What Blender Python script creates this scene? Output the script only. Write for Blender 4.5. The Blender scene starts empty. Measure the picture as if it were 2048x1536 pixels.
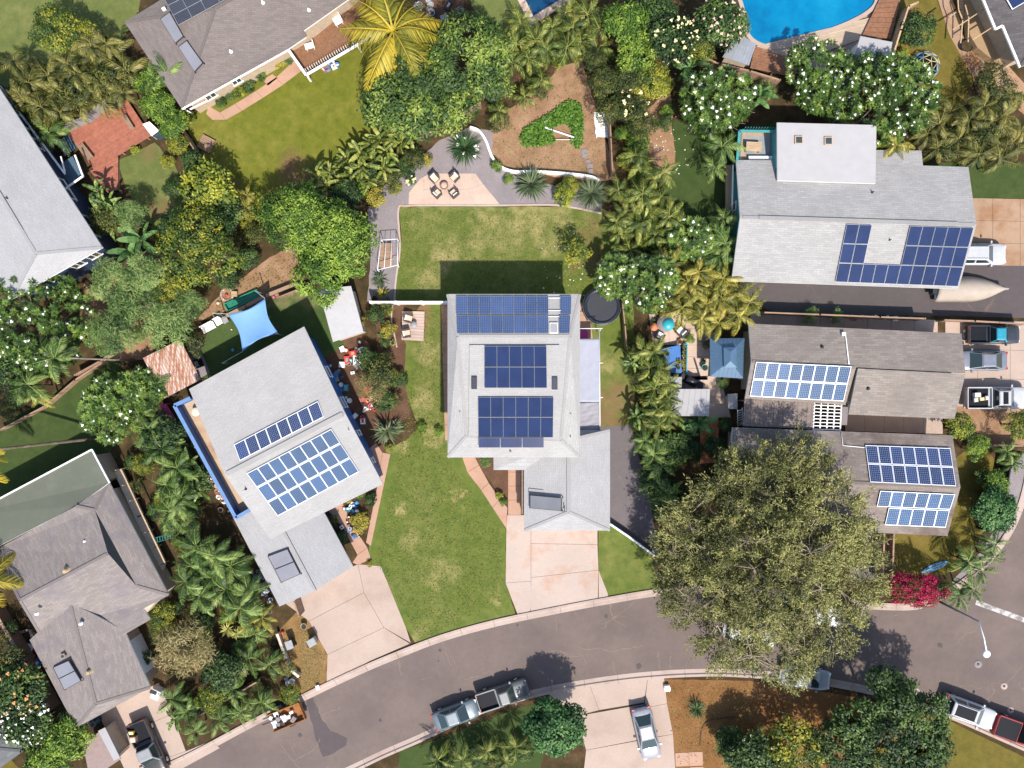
import bpy, bmesh, math, random
import numpy as np
from mathutils import Vector, Matrix, geometry

# ------------------------------------------------------------------ camera, sky, sun
S, H = 22.5, 66.0            # photo pixels per metre on the ground, camera height in metres
scn = bpy.context.scene
cam_d = bpy.data.cameras.new("camera"); cam = bpy.data.objects.new("camera", cam_d)
scn.collection.objects.link(cam)
cam.location = (0, 0, H); cam.rotation_euler = (0, 0, 0)
cam_d.sensor_width = 36.0; cam_d.lens = 36.0 * S * H / 2048.0
cam_d.clip_start = 1.0; cam_d.clip_end = 6000.0
scn.camera = cam
SUN_EL = math.radians(54.0)
SUN_DIR = Vector((0.29, -0.957, 0)).normalized()      # horizontal direction towards the sun
world = bpy.data.worlds.new("World"); scn.world = world; world.use_nodes = True
wn = world.node_tree.nodes; wl = world.node_tree.links
sky = wn.new("ShaderNodeTexSky"); sky.sky_type = 'NISHITA'; sky.sun_disc = False
sky.sun_elevation = SUN_EL; sky.sun_rotation = math.atan2(SUN_DIR.x, SUN_DIR.y)
sky.air_density = 1.0; sky.dust_density = 1.2; sky.ozone_density = 0.6
wl.new(sky.outputs[0], wn["Background"].inputs[0]); wn["Background"].inputs[1].default_value = 0.13
sun_d = bpy.data.lights.new("sun", 'SUN'); sun_d.energy = 4.0; sun_d.angle = math.radians(1.3)
sun_d.color = (1.0, 0.945, 0.86)
sun = bpy.data.objects.new("sun", sun_d); scn.collection.objects.link(sun)
sun.location = (SUN_DIR.x * 60, SUN_DIR.y * 60, 90)
sun.rotation_euler = (-Vector((SUN_DIR.x * math.cos(SUN_EL), SUN_DIR.y * math.cos(SUN_EL), math.sin(SUN_EL)))).to_track_quat('-Z', 'Y').to_euler()
scn.view_settings.view_transform = 'Standard'; scn.view_settings.look = 'None'
scn.view_settings.exposure = 0.8; scn.view_settings.gamma = 1.0; scn.view_settings.use_curve_mapping = False

# ------------------------------------------------------------------ helpers
COL = scn.collection
rng = np.random.default_rng(7); random.seed(7)
WLOC = {}
R = math.radians

def P(px, py, z=0.0):
    """photo pixel -> world point at height z (camera straight down)"""
    k = (H - z) / H / S
    return Vector(((px - 1024) * k, (768 - py) * k, z))
def P2(px, py, z=0.0):
    v = P(px, py, z); return (v.x, v.y)
def PP(pts, z=0.0): return [P2(a, b, z) for a, b in pts]
def plane_from(a, b, c):
    n = (b - a).cross(c - a).normalized()
    if n.z < 0: n = -n
    return a, n
def on_plane(px, py, plane, off=0.0):
    a, n = plane
    o = Vector((0, 0, H)); d = (P(px, py, 0) - o)
    t = (a + n * off - o).dot(n) / d.dot(n)
    return o + d * t
def set_tags(o, label=None, cat=None, group=None, kind=None):
    if label: o["label"] = label
    if cat: o["category"] = cat
    if group: o["group"] = group
    if kind: o["kind"] = kind
    return o
def wloc(o):
    return WLOC.get(o.name, Vector((0, 0, 0))) if o is not None else Vector((0, 0, 0))
def empty(name, loc=(0, 0, 0), label=None, cat=None, group=None, parent=None):
    o = bpy.data.objects.new(name, None); COL.objects.link(o)
    loc = Vector(loc); o.empty_display_size = 0.3
    o.location = loc - wloc(parent)
    if parent is not None: o.parent = parent
    WLOC[o.name] = loc.copy()
    return set_tags(o, label, cat, group)
def link_mesh(name, me, loc=(0, 0, 0), parent=None, label=None, cat=None, group=None, kind=None):
    o = bpy.data.objects.new(name, me); COL.objects.link(o)
    loc = Vector(loc); o.location = loc - wloc(parent)
    if parent is not None: o.parent = parent
    WLOC[o.name] = loc.copy()
    return set_tags(o, label, cat, group, kind)
def copy_tree(o, parent=None):
    c = o.copy(); COL.objects.link(c); c.parent = parent
    for ch in list(o.children): copy_tree(ch, c)
    return c

class MB:
    """collects shapes in world (or local) space and links them as one mesh"""
    def __init__(self): self.v = []; self.f = []; self.m = []; self.uv = []; self.sm = []
    def add(self, vs, fs, mat=0, uvs=None, smooth=False):
        b = len(self.v); self.v += [tuple(x) for x in vs]
        for i, f in enumerate(fs):
            self.f.append(tuple(b + k for k in f)); self.m.append(mat); self.sm.append(smooth)
            self.uv.append(uvs[i] if uvs else [(0.0, 0.0)] * len(f))
        return self
    def box(self, c, s, rz=0.0, mat=0, tilt=0.0):
        hx, hy, hz = s[0] / 2, s[1] / 2, s[2] / 2
        M = Matrix.Translation(Vector(c)) @ Matrix.Rotation(rz, 4, 'Z') @ Matrix.Rotation(tilt, 4, 'X')
        vs = [M @ Vector((x, y, z)) for z in (-hz, hz) for x, y in ((-hx, -hy), (hx, -hy), (hx, hy), (-hx, hy))]
        return self.add(vs, [(3, 2, 1, 0), (4, 5, 6, 7), (0, 1, 5, 4), (1, 2, 6, 5), (2, 3, 7, 6), (3, 0, 4, 7)], mat)
    def bar(self, a, b, w, h, mat=0):
        """box beam from a to b (centre line), width w, height h"""
        a = Vector(a); b = Vector(b); d = b - a; L = d.length
        if L < 1e-6: return self
        d /= L
        up = Vector((0, 0, 1)) if abs(d.z) < 0.95 else Vector((1, 0, 0))
        s = d.cross(up).normalized(); u = s.cross(d)
        vs = [p + s * (w / 2 * i) + u * (h / 2 * j) for p in (a, b) for i, j in ((-1, -1), (1, -1), (1, 1), (-1, 1))]
        return self.add(vs, [(0, 1, 2, 3), (7, 6, 5, 4), (4, 5, 1, 0), (5, 6, 2, 1), (6, 7, 3, 2), (7, 4, 0, 3)], mat)
    def tube(self, pts, rad, n=6, mat=0, smooth=True, cap=True):
        pts = [Vector(p) for p in pts]; k = len(pts)
        rr = rad if isinstance(rad, (list, tuple)) else [rad] * k
        vs = []; fs = []
        for i, p in enumerate(pts):
            d = (pts[min(i + 1, k - 1)] - pts[max(i - 1, 0)])
            d = d.normalized() if d.length > 1e-9 else Vector((0, 0, 1))
            up = Vector((0, 0, 1)) if abs(d.z) < 0.9 else Vector((1, 0, 0))
            s = d.cross(up).normalized(); u = s.cross(d)
            for j in range(n):
                t = 2 * math.pi * j / n
                vs.append(p + (s * math.cos(t) + u * math.sin(t)) * rr[i])
        for i in range(k - 1):
            for j in range(n):
                a = i * n + j; b = i * n + (j + 1) % n
                fs.append((a, b, b + n, a + n))
        if cap: fs.append(tuple(range(n - 1, -1, -1))); fs.append(tuple((k - 1) * n + j for j in range(n)))
        return self.add(vs, fs, mat, smooth=smooth)
    def lathe(self, c, prof, n=20, mat=0, smooth=True, close=False):
        """prof: list of (r, z) from bottom to top"""
        c = Vector(c); vs = []; fs = []
        for r, z in prof:
            for j in range(n):
                t = 2 * math.pi * j / n; vs.append(c + Vector((r * math.cos(t), r * math.sin(t), z)))
        for i in range(len(prof) - 1):
            for j in range(n):
                a = i * n + j; b = i * n + (j + 1) % n; fs.append((a, b, b + n, a + n))
        if close:
            if prof[0][0] > 1e-4: fs.append(tuple(range(n - 1, -1, -1)))
            if prof[-1][0] > 1e-4: fs.append(tuple((len(prof) - 1) * n + j for j in range(n)))
        return self.add(vs, fs, mat, smooth=smooth)
    def poly(self, pts, z, mat=0):
        """flat polygon facing up (any simple outline)"""
        vs = [Vector((x, y, z)) for x, y in pts]
        tris = geometry.tessellate_polygon([vs])
        fs = []
        for t in tris:
            a, b, c = (vs[i] for i in t)
            fs.append(tuple(t) if (b - a).cross(c - a).z > 0 else tuple(reversed(t)))
        return self.add(vs, fs, mat)
    def prism(self, pts, z0, z1, mat=0, side=None):
        area = sum(pts[i][0] * pts[(i + 1) % len(pts)][1] - pts[(i + 1) % len(pts)][0] * pts[i][1] for i in range(len(pts)))
        if area < 0: pts = pts[::-1]
        self.poly(pts, z1, mat); n = len(pts)
        vs = [(x, y, z0) for x, y in pts] + [(x, y, z1) for x, y in pts]
        return self.add(vs, [(i, (i + 1) % n, n + (i + 1) % n, n + i) for i in range(n)], mat if side is None else side)
    def build(self, name, mats, parent=None, label=None, cat=None, group=None, kind=None, origin=None):
        if not isinstance(mats, (list, tuple)): mats = [mats]
        V = np.array(self.v, dtype=float)
        if origin is None:
            lo = V.min(0); hi = V.max(0); origin = Vector(((lo[0] + hi[0]) / 2, (lo[1] + hi[1]) / 2, lo[2]))
        else: origin = Vector(origin)
        me = bpy.data.meshes.new(name)
        me.from_pydata((V - np.array(origin)).tolist(), [], self.f)
        for m in mats: me.materials.append(m)
        me.polygons.foreach_set("material_index", self.m)
        me.polygons.foreach_set("use_smooth", self.sm)
        uvl = me.uv_layers.new(name="UVMap")
        flat = [c for uv in self.uv for p in uv for c in p]
        uvl.data.foreach_set("uv", flat)
        me.update()
        return link_mesh(name, me, origin, parent, label, cat, group, kind)

def inset(pts, d):
    """offset a simple polygon inwards by d"""
    n = len(pts); area = sum(pts[i][0] * pts[(i + 1) % n][1] - pts[(i + 1) % n][0] * pts[i][1] for i in range(n))
    sg = 1 if area > 0 else -1; out = []
    for i in range(n):
        p0, p1, p2 = (Vector(pts[(i + k) % n]) for k in (-1, 0, 1))
        d1 = (p1 - p0).normalized(); d2 = (p2 - p1).normalized()
        n1 = Vector((-d1.y, d1.x)) * sg; n2 = Vector((-d2.y, d2.x)) * sg
        b = n1 + n2; L = b.length
        b = b / L if L > 1e-6 else n1
        c = max(0.35, b.dot(n1)); q = p1 + b * (d / c); out.append((q.x, q.y))
    return out
def smooth_line(pts, n=6, closed=False):
    """Catmull-Rom through 2D points"""
    P_ = [Vector(p) for p in pts]; out = []; k = len(P_)
    rngk = range(k if closed else k - 1)
    for i in rngk:
        g = (lambda j: P_[j % k]) if closed else (lambda j: P_[max(0, min(k - 1, j))])
        p0, p1, p2, p3 = g(i - 1), g(i), g(i + 1), g(i + 2)
        for t in range(n):
            t /= n
            q = 0.5 * ((2 * p1) + (p2 - p0) * t + (2 * p0 - 5 * p1 + 4 * p2 - p3) * t * t + (3 * p1 - p0 - 3 * p2 + p3) * t ** 3)
            out.append((q.x, q.y))
    if not closed: out.append(tuple(P_[-1]))
    return out
def rough_poly(pts, step=0.5, amp=0.08, seed=1):
    rr = random.Random(seed); out = []
    n = len(pts)
    for i in range(n):
        a = Vector(pts[i]); b = Vector(pts[(i + 1) % n]); L = (b - a).length; k = max(1, int(L / step))
        nn = Vector((-(b - a).y, (b - a).x)).normalized() if L > 1e-6 else Vector((0, 0))
        for j in range(k):
            q = a.lerp(b, j / k) + nn * rr.uniform(-amp, amp); out.append((q.x, q.y))
    return out

# ------------------------------------------------------------------ materials
def nmat(name):
    m = bpy.data.materials.new(name); m.use_nodes = True
    nt = m.node_tree; return m, nt, nt.nodes["Principled BSDF"]
def mk(nt, t, **kw):
    n = nt.nodes.new(t)
    for k, v in kw.items(): setattr(n, k, v)
    return n
def noise(nt, vec, scale, detail=4, rough=0.55):
    n = mk(nt, "ShaderNodeTexNoise"); n.inputs["Scale"].default_value = scale
    n.inputs["Detail"].default_value = detail; n.inputs["Roughness"].default_value = rough
    nt.links.new(vec, n.inputs["Vector"]); return n.outputs["Fac"]
def ramp(nt, fac, stops):
    r = mk(nt, "ShaderNodeValToRGB"); e = r.color_ramp.elements
    while len(e) < len(stops): e.new(0.5)
    for i, (p, c) in enumerate(stops):
        e[i].position = p; e[i].color = (c[0], c[1], c[2], 1) if hasattr(c, '__len__') else (c, c, c, 1)
    nt.links.new(fac, r.inputs[0]); return r.outputs[0]
def mixc(nt, fac, a, b, mode='MIX'):
    n = mk(nt, "ShaderNodeMix", data_type='RGBA', blend_type=mode)
    for s, v in ((n.inputs[0], fac), (n.inputs[6], a), (n.inputs[7], b)):
        if hasattr(v, 'links'): nt.links.new(v, s)
        elif hasattr(v, '__len__'): s.default_value = (v[0], v[1], v[2], 1)
        else: s.default_value = v
    return n.outputs[2]
def mth(nt, op, a, b=0.5, c=None, clamp=False):
    n = mk(nt, "ShaderNodeMath", operation=op, use_clamp=clamp)
    for i, v in enumerate((a, b, c)):
        if v is None: continue
        if hasattr(v, 'links'): nt.links.new(v, n.inputs[i])
        else: n.inputs[i].default_value = v
    return n.outputs[0]
def pos(nt): return mk(nt, "ShaderNodeNewGeometry").outputs["Position"]
def bump(nt, b, h, strength=0.3, dist=0.03):
    n = mk(nt, "ShaderNodeBump"); n.inputs["Strength"].default_value = strength; n.inputs["Distance"].default_value = dist
    nt.links.new(h, n.inputs["Height"]); nt.links.new(n.outputs[0], b.inputs["Normal"])
def flat(name, col, rough=0.6, metal=0.0, var=0.12, scale=3.0, spec=None):
    m, nt, b = nmat(name); p = pos(nt)
    f = noise(nt, p, scale, 5, 0.6)
    c = ramp(nt, f, [(0.3, [x * (1 - var) for x in col]), (0.7, [min(1, x * (1 + var)) for x in col])])
    nt.links.new(c, b.inputs["Base Color"]); b.inputs["Roughness"].default_value = rough; b.inputs["Metallic"].default_value = metal
    if spec is not None: b.inputs["Specular IOR Level"].default_value = spec
    return m
def shingle(name, col, var=0.25, row=0.16, stain=None, stain_scale=0.35, stain_amt=0.5):
    """asphalt shingles: rows from UV (metres), per-tab tone, granules, weathering"""
    m, nt, b = nmat(name); uv = mk(nt, "ShaderNodeUVMap").outputs[0]; p = pos(nt)
    br = mk(nt, "ShaderNodeTexBrick"); br.offset = 0.5
    br.inputs["Scale"].default_value = 1.0; br.inputs["Brick Width"].default_value = row * 3.2; br.inputs["Row Height"].default_value = row
    br.inputs["Mortar Size"].default_value = 0.018; br.inputs["Mortar Smooth"].default_value = 0.6
    br.inputs["Color1"].default_value = (*[x * (1 - var * .6) for x in col], 1); br.inputs["Color2"].default_value = (*[min(1, x * (1 + var * .6)) for x in col], 1)
    br.inputs["Mortar"].default_value = (*[x * (0.9 - var * .6) for x in col], 1)
    nt.links.new(uv, br.inputs["Vector"])
    g = noise(nt, p, 9.0, 3, 0.7); w = noise(nt, p, 0.5, 5, 0.6)
    c = mixc(nt, 0.75, br.outputs["Color"], ramp(nt, g, [(0.25, 0.7), (0.75, 1.0)]), 'MULTIPLY')
    c = mixc(nt, 0.55, c, ramp(nt, w, [(0.3, 0.78), (0.7, 1.0)]), 'MULTIPLY')
    if stain:
        s = noise(nt, p, stain_scale, 6, 0.65)
        c = mixc(nt, mth(nt, 'MULTIPLY', ramp(nt, s, [(0.48, 0.0), (0.66, 1.0)]), stain_amt), c, stain)
    nt.links.new(c, b.inputs["Base Color"]); b.inputs["Roughness"].default_value = 0.85
    bump(nt, b, br.outputs["Fac"], 0.25, 0.02); return m
def lawn(name, base, light, dry, spots=(), dryamt=0.45, soil=(0.2, 0.11, 0.06)):
    m, nt, b = nmat(name); p = pos(nt)
    n1 = noise(nt, p, 0.16, 6, 0.6); n2 = noise(nt, p, 1.1, 5, 0.65); n3 = noise(nt, p, 14.0, 3, 0.7)
    c = ramp(nt, n2, [(0.28, base), (0.72, light)])
    d = ramp(nt, n1, [(0.46, 0.0), (0.68, 1.0)])
    mask = mth(nt, 'MULTIPLY', d, dryamt)
    soilmask = None
    if spots:
        wv = mk(nt, "ShaderNodeTexNoise"); wv.inputs["Scale"].default_value = 0.7; wv.inputs["Detail"].default_value = 4
        nt.links.new(p, wv.inputs["Vector"])
        off = mk(nt, "ShaderNodeVectorMath", operation='MULTIPLY_ADD'); nt.links.new(wv.outputs["Color"], off.inputs[0])
        off.inputs[1].default_value = (4.4, 4.4, 0); off.inputs[2].default_value = (-2.2, -2.2, 0)
        q = mk(nt, "ShaderNodeVectorMath", operation='ADD'); nt.links.new(p, q.inputs[0]); nt.links.new(off.outputs[0], q.inputs[1])
        for (px, py, rp, wgt, kind) in spots:
            w0 = P(px, py)
            ds = mk(nt, "ShaderNodeVectorMath", operation='DISTANCE'); nt.links.new(q.outputs[0], ds.inputs[0]); ds.inputs[1].default_value = (w0.x, w0.y, 0)
            mr = mk(nt, "ShaderNodeMapRange", interpolation_type='SMOOTHSTEP'); nt.links.new(ds.outputs["Value"], mr.inputs[0])
            mr.inputs[1].default_value = rp / S * 1.15; mr.inputs[2].default_value = rp / S * 0.25; mr.inputs[3].default_value = 0.0; mr.inputs[4].default_value = wgt
            if kind == 'dry': mask = mth(nt, 'MAXIMUM', mask, mr.outputs[0])
            else: soilmask = mr.outputs[0] if soilmask is None else mth(nt, 'MAXIMUM', soilmask, mr.outputs[0])
    mask = mth(nt, 'MULTIPLY', mask, ramp(nt, n2, [(0.34, 0.25), (0.62, 1.0)]))
    c = mixc(nt, mask, c, dry)
    if soilmask is not None:
        c = mixc(nt, mth(nt, 'MULTIPLY', soilmask, ramp(nt, n2, [(0.3, 0.45), (0.6, 1.0)])), c, soil)
    c = mixc(nt, 0.8, c, ramp(nt, n3, [(0.25, 0.6), (0.75, 1.0)]), 'MULTIPLY')
    nt.links.new(c, b.inputs["Base Color"]); b.inputs["Roughness"].default_value = 0.9; b.inputs["Specular IOR Level"].default_value = 0.15
    bump(nt, b, n3, 0.7, 0.05); return m
def ground_mat(name, c1, c2, c3, scale=0.8, fine=12.0, bumpd=0.06):
    m, nt, b = nmat(name); p = pos(nt)
    n1 = noise(nt, p, scale, 7, 0.65); n2 = noise(nt, p, fine, 4, 0.7)
    c = ramp(nt, n1, [(0.3, c1), (0.52, c2), (0.72, c3)])
    c = mixc(nt, 0.8, c, ramp(nt, n2, [(0.28, 0.5), (0.72, 1.0)]), 'MULTIPLY')
    nt.links.new(c, b.inputs["Base Color"]); b.inputs["Roughness"].default_value = 0.95; b.inputs["Specular IOR Level"].default_value = 0.1
    bump(nt, b, n2, 0.8, bumpd); return m
def concrete(name, col, stain, amt=0.6, scale=0.45, lo=0.5, hi=0.72):
    m, nt, b = nmat(name); p = pos(nt)
    s = noise(nt, p, scale, 7, 0.62); g = noise(nt, p, 8.0, 4, 0.7); w = noise(nt, p, 0.25, 3)
    c = mixc(nt, mth(nt, 'MULTIPLY', ramp(nt, s, [(lo, 0.0), (hi, 1.0)]), amt), col, stain)
    c = mixc(nt, 0.6, c, ramp(nt, g, [(0.25, 0.72), (0.75, 1.0)]), 'MULTIPLY')
    c = mixc(nt, 0.5, c, ramp(nt, w, [(0.35, 0.8), (0.65, 1.0)]), 'MULTIPLY')
    nt.links.new(c, b.inputs["Base Color"]); b.inputs["Roughness"].default_value = 0.85; b.inputs["Specular IOR Level"].default_value = 0.2
    bump(nt, b, g, 0.2, 0.01); return m
def asphalt_mat(name, col, warm):
    m, nt, b = nmat(name); p = pos(nt)
    n1 = noise(nt, p, 0.22, 6, 0.6); n2 = noise(nt, p, 10.0, 4, 0.75); n3 = noise(nt, p, 1.6, 5, 0.6)
    c = ramp(nt, n1, [(0.33, col), (0.66, warm)])
    c = mixc(nt, 0.7, c, ramp(nt, n2, [(0.25, 0.65), (0.75, 1.0)]), 'MULTIPLY')
    c = mixc(nt, 0.5, c, ramp(nt, n3, [(0.3, 0.8), (0.7, 1.0)]), 'MULTIPLY')
    # hairline cracks
    wv = mk(nt, "ShaderNodeTexVoronoi", feature='DISTANCE_TO_EDGE'); wv.inputs["Scale"].default_value = 0.22
    ad = mk(nt, "ShaderNodeVectorMath", operation='MULTIPLY_ADD'); nz = mk(nt, "ShaderNodeTexNoise"); nz.inputs["Scale"].default_value = 0.9; nz.inputs["Detail"].default_value = 6
    nt.links.new(p, nz.inputs["Vector"]); nt.links.new(nz.outputs["Color"], ad.inputs[0]); ad.inputs[1].default_value = (1.6, 1.6, 0); nt.links.new(p, ad.inputs[2])
    nt.links.new(ad.outputs[0], wv.inputs["Vector"])
    cr = ramp(nt, wv.outputs["Distance"], [(0.0, 1.0), (0.009, 0.0)])
    msk = ramp(nt, noise(nt, p, 0.13, 3), [(0.55, 0.0), (0.66, 1.0)])
    c = mixc(nt, mth(nt, 'MULTIPLY', mth(nt, 'MULTIPLY', cr, msk), 0.55), c, (0.30, 0.21, 0.13))
    nt.links.new(c, b.inputs["Base Color"]); b.inputs["Roughness"].default_value = 0.9; b.inputs["Specular IOR Level"].default_value = 0.2
    bump(nt, b, n2, 0.3, 0.01); return m
def wood(name, col, var=0.3, scale=(1, 14, 1), rz=0.0, rough=0.7):
    m, nt, b = nmat(name); p = pos(nt)
    mp = mk(nt, "ShaderNodeMapping"); mp.inputs["Rotation"].default_value = (0, 0, rz); mp.inputs["Scale"].default_value = scale
    nt.links.new(p, mp.inputs[0]); f = noise(nt, mp.outputs[0], 1.0, 5, 0.65)
    oi = mk(nt, "ShaderNodeObjectInfo").outputs["Random"]
    c = ramp(nt, f, [(0.3, [x * (1 - var) for x in col]), (0.7, [min(1, x * (1 + var)) for x in col])])
    c = mixc(nt, 0.6, c, ramp(nt, oi, [(0.0, 0.75), (1.0, 1.0)]), 'MULTIPLY')
    w = noise(nt, p, 0.8, 5, 0.6); c = mixc(nt, 0.5, c, ramp(nt, w, [(0.3, 0.75), (0.65, 1.0)]), 'MULTIPLY')
    nt.links.new(c, b.inputs["Base Color"]); b.inputs["Roughness"].default_value = rough; return m
def leafmat(name, stops, trans=0.25, rough=0.55, ov=0.3):
    """leaf colour from the per-face 'rnd' attribute and the object's own random"""
    m, nt, b = nmat(name)
    at = mk(nt, "ShaderNodeAttribute", attribute_name="rnd").outputs["Fac"]
    oi = mk(nt, "ShaderNodeObjectInfo").outputs["Random"]
    f = mth(nt, 'ADD', at, mth(nt, 'MULTIPLY_ADD', oi, ov, -ov / 2), clamp=True)
    c = ramp(nt, f, stops)
    nt.links.new(c, b.inputs["Base Color"]); b.inputs["Roughness"].default_value = rough; b.inputs["Specular IOR Level"].default_value = 0.3
    tr = mk(nt, "ShaderNodeBsdfTranslucent"); nt.links.new(mixc(nt, 0.5, c, (0.9, 1.0, 0.3), 'MULTIPLY'), tr.inputs[0])
    mx = mk(nt, "ShaderNodeMixShader"); mx.inputs[0].default_value = trans
    nt.links.new(b.outputs[0], mx.inputs[1]); nt.links.new(tr.outputs[0], mx.inputs[2])
    nt.links.new(mx.outputs[0], nt.nodes["Material Output"].inputs[0]); return m
def solarmat(name, cell, line, nx, ny, lw=0.03, rough=0.18, dot=0.0, tone=0.2):
    """PV glass: cell grid from UV, grid lines and the bright corner diamonds of mono cells"""
    m, nt, b = nmat(name); uv = mk(nt, "ShaderNodeUVMap").outputs[0]
    sp = mk(nt, "ShaderNodeSeparateXYZ"); nt.links.new(uv, sp.inputs[0])
    fx = mth(nt, 'FRACT', mth(nt, 'MULTIPLY', sp.outputs[0], nx)); fy = mth(nt, 'FRACT', mth(nt, 'MULTIPLY', sp.outputs[1], ny))
    dx = mth(nt, 'ABSOLUTE', mth(nt, 'SUBTRACT', fx, 0.5)); dy = mth(nt, 'ABSOLUTE', mth(nt, 'SUBTRACT', fy, 0.5))
    g = mth(nt, 'GREATER_THAN', mth(nt, 'MAXIMUM', dx, dy), 0.5 - lw)
    if dot > 0: g = mth(nt, 'MAXIMUM', g, mth(nt, 'GREATER_THAN', mth(nt, 'ADD', dx, dy), 1.0 - dot))
    oi = mk(nt, "ShaderNodeObjectInfo").outputs["Random"]
    p = pos(nt); nz = noise(nt, p, 0.7, 4)
    cc = mixc(nt, min(1, tone * 1.6), cell, ramp(nt, oi, [(0, [x * 0.3 for x in cell]), (0.5, cell), (1, [min(1, x * 2.2) for x in cell])]))
    cc = mixc(nt, 0.35, cc, ramp(nt, nz, [(0.3, [x * 0.7 for x in cell]), (0.7, [min(1, x * 1.7) for x in cell])]))  # patchy tint paints varying sky reflection into the cells
    c = mixc(nt, g, cc, line)
    nt.links.new(c, b.inputs["Base Color"]); b.inputs["Roughness"].default_value = rough * .6
    b.inputs["Specular IOR Level"].default_value = 0.3; return m
def paint(name, col, rough=0.25, metal=0.0, coat=0.6):
    m, nt, b = nmat(name); p = mk(nt, "ShaderNodeTexCoord").outputs["Object"]
    f = noise(nt, p, 2.2, 5, 0.6)
    c = ramp(nt, f, [(0.3, [x * 0.88 for x in col]), (0.7, [min(1, x * 1.05) for x in col])])
    nt.links.new(c, b.inputs["Base Color"]); b.inputs["Metallic"].default_value = metal
    nt.links.new(mth(nt, 'MULTIPLY_ADD', f, 0.2, rough), b.inputs["Roughness"]); b.inputs["Coat Weight"].default_value = coat * .5; b.inputs["Coat Roughness"].default_value = 0.08
    return m
M = {}
SOIL = (0.16, 0.085, 0.045)
M['soil'] = ground_mat('garden soil', (0.035, 0.03, 0.013), (0.075, 0.05, 0.024), (0.14, 0.085, 0.045))  # darkened so that shade under the planting sits in the soil colour
M['dirt'] = ground_mat('orange dirt', (0.23, 0.13, 0.07), (0.33, 0.195, 0.115), (0.41, 0.265, 0.165), 0.6, 9.0)
M['mulch'] = ground_mat('brown bed mulch', (0.10, 0.055, 0.035), (0.13, 0.072, 0.045), (0.165, 0.095, 0.06), 1.2, 14.0)
M['gravel'] = ground_mat('lilac grey gravel', (0.235, 0.205, 0.21), (0.27, 0.235, 0.24), (0.305, 0.27, 0.275), 0.5, 16.0, 0.02)
M['asphalt'] = asphalt_mat('street asphalt', (0.142, 0.110, 0.101), (0.182, 0.139, 0.122))
M['drive_asphalt'] = asphalt_mat('side yard asphalt', (0.135, 0.12, 0.125), (0.165, 0.14, 0.145))
M['patch'] = asphalt_mat('asphalt repair patch', (0.092, 0.076, 0.078), (0.105, 0.085, 0.085))
M['kerb'] = concrete('kerb concrete', (0.42, 0.33, 0.285), (0.28, 0.19, 0.145), 0.6)
M['pink'] = concrete('pinkish driveway concrete', (0.45, 0.36, 0.31), (0.39, 0.22, 0.14), 0.65, 0.5, 0.5, 0.68)
M['pinkwalk'] = concrete('terracotta tinted walk', (0.43, 0.265, 0.19), (0.36, 0.18, 0.115), 0.6, 0.7)
M['beige'] = concrete('beige drive concrete', (0.42, 0.325, 0.27), (0.31, 0.215, 0.165), 0.5, 0.35)
M['rustdrive'] = concrete('rust stained drive concrete', (0.36, 0.24, 0.16), (0.26, 0.125, 0.06), 0.85, 0.5, 0.45, 0.65)
M['stone'] = concrete('pale pink flagstone', (0.52, 0.395, 0.32), (0.43, 0.275, 0.2), 0.6, 0.9)
M['white'] = flat('white paint', (0.78, 0.76, 0.73), 0.5, 0, 0.06)
M['white_metal'] = flat('white enamel metal', (0.75, 0.76, 0.78), 0.35, 0, 0.05)
M['cream'] = flat('cream stucco', (0.55, 0.47, 0.37), 0.8)
M['tan'] = flat('tan siding', (0.42, 0.33, 0.24), 0.75)
M['grey'] = flat('mid grey paint', (0.25, 0.25, 0.25), 0.6)
M['dark'] = flat('dark grey', (0.035, 0.035, 0.04), 0.6, spec=.15)
M['black'] = flat('matte black', (0.010, 0.011, 0.015), 0.6, spec=.12)
M['glass'] = flat('window glass', (0.03, 0.045, 0.05), 0.06, 0, 0.3, 1.0, 0.8)
M['steel'] = flat('galvanised steel', (0.42, 0.43, 0.44), 0.35, 0.6)
M['blue'] = flat('strong blue paint', (0.035, 0.13, 0.36), 0.55)
M['navy'] = flat('navy painted wall', (0.022, 0.045, 0.085), 0.6)
M['teal'] = flat('teal painted wood', (0.04, 0.24, 0.24), 0.55)
M['turq'] = flat('turquoise plastic', (0.03, 0.32, 0.40), 0.4)
M['red'] = flat('red plastic', (0.5, 0.04, 0.03), 0.4)
M['pinkp'] = flat('bright pink plastic', (0.62, 0.075, 0.24), 0.4)
M['yellow'] = flat('yellow plastic', (0.65, 0.45, 0.04), 0.4)
M['orange'] = flat('orange terracotta', (0.5, 0.17, 0.07), 0.7)
M['terracotta'] = flat('terracotta pot', (0.32, 0.14, 0.08), 0.8)
M['bark'] = ground_mat('tree bark', (0.10, 0.075, 0.055), (0.16, 0.12, 0.09), (0.22, 0.17, 0.13), 2.0, 12.0)
M['palebark'] = ground_mat('pale grey bark', (0.17, 0.14, 0.11), (0.25, 0.205, 0.16), (0.33, 0.275, 0.22), 1.5, 8.0)
M['rubber'] = flat('tyre rubber', (0.015, 0.015, 0.016), 0.8)
M['rim'] = flat('alloy wheel', (0.45, 0.45, 0.46), 0.3, 0.7)
M['lamp'] = flat('headlamp lens', (0.7, 0.72, 0.74), 0.1)
M['tail'] = flat('red tail lamp', (0.45, 0.012, 0.012), 0.2)
M['wicker'] = flat('grey brown wicker', (0.075, 0.055, 0.045), 0.8, 0, 0.3, 20)
M['cushion'] = flat('cream cushion', (0.52, 0.40, 0.30), 0.9)
M['fencewood'] = wood('weathered fence wood', (0.30, 0.19, 0.125))
M['palewood'] = wood('pale timber', (0.46, 0.32, 0.19))
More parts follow.
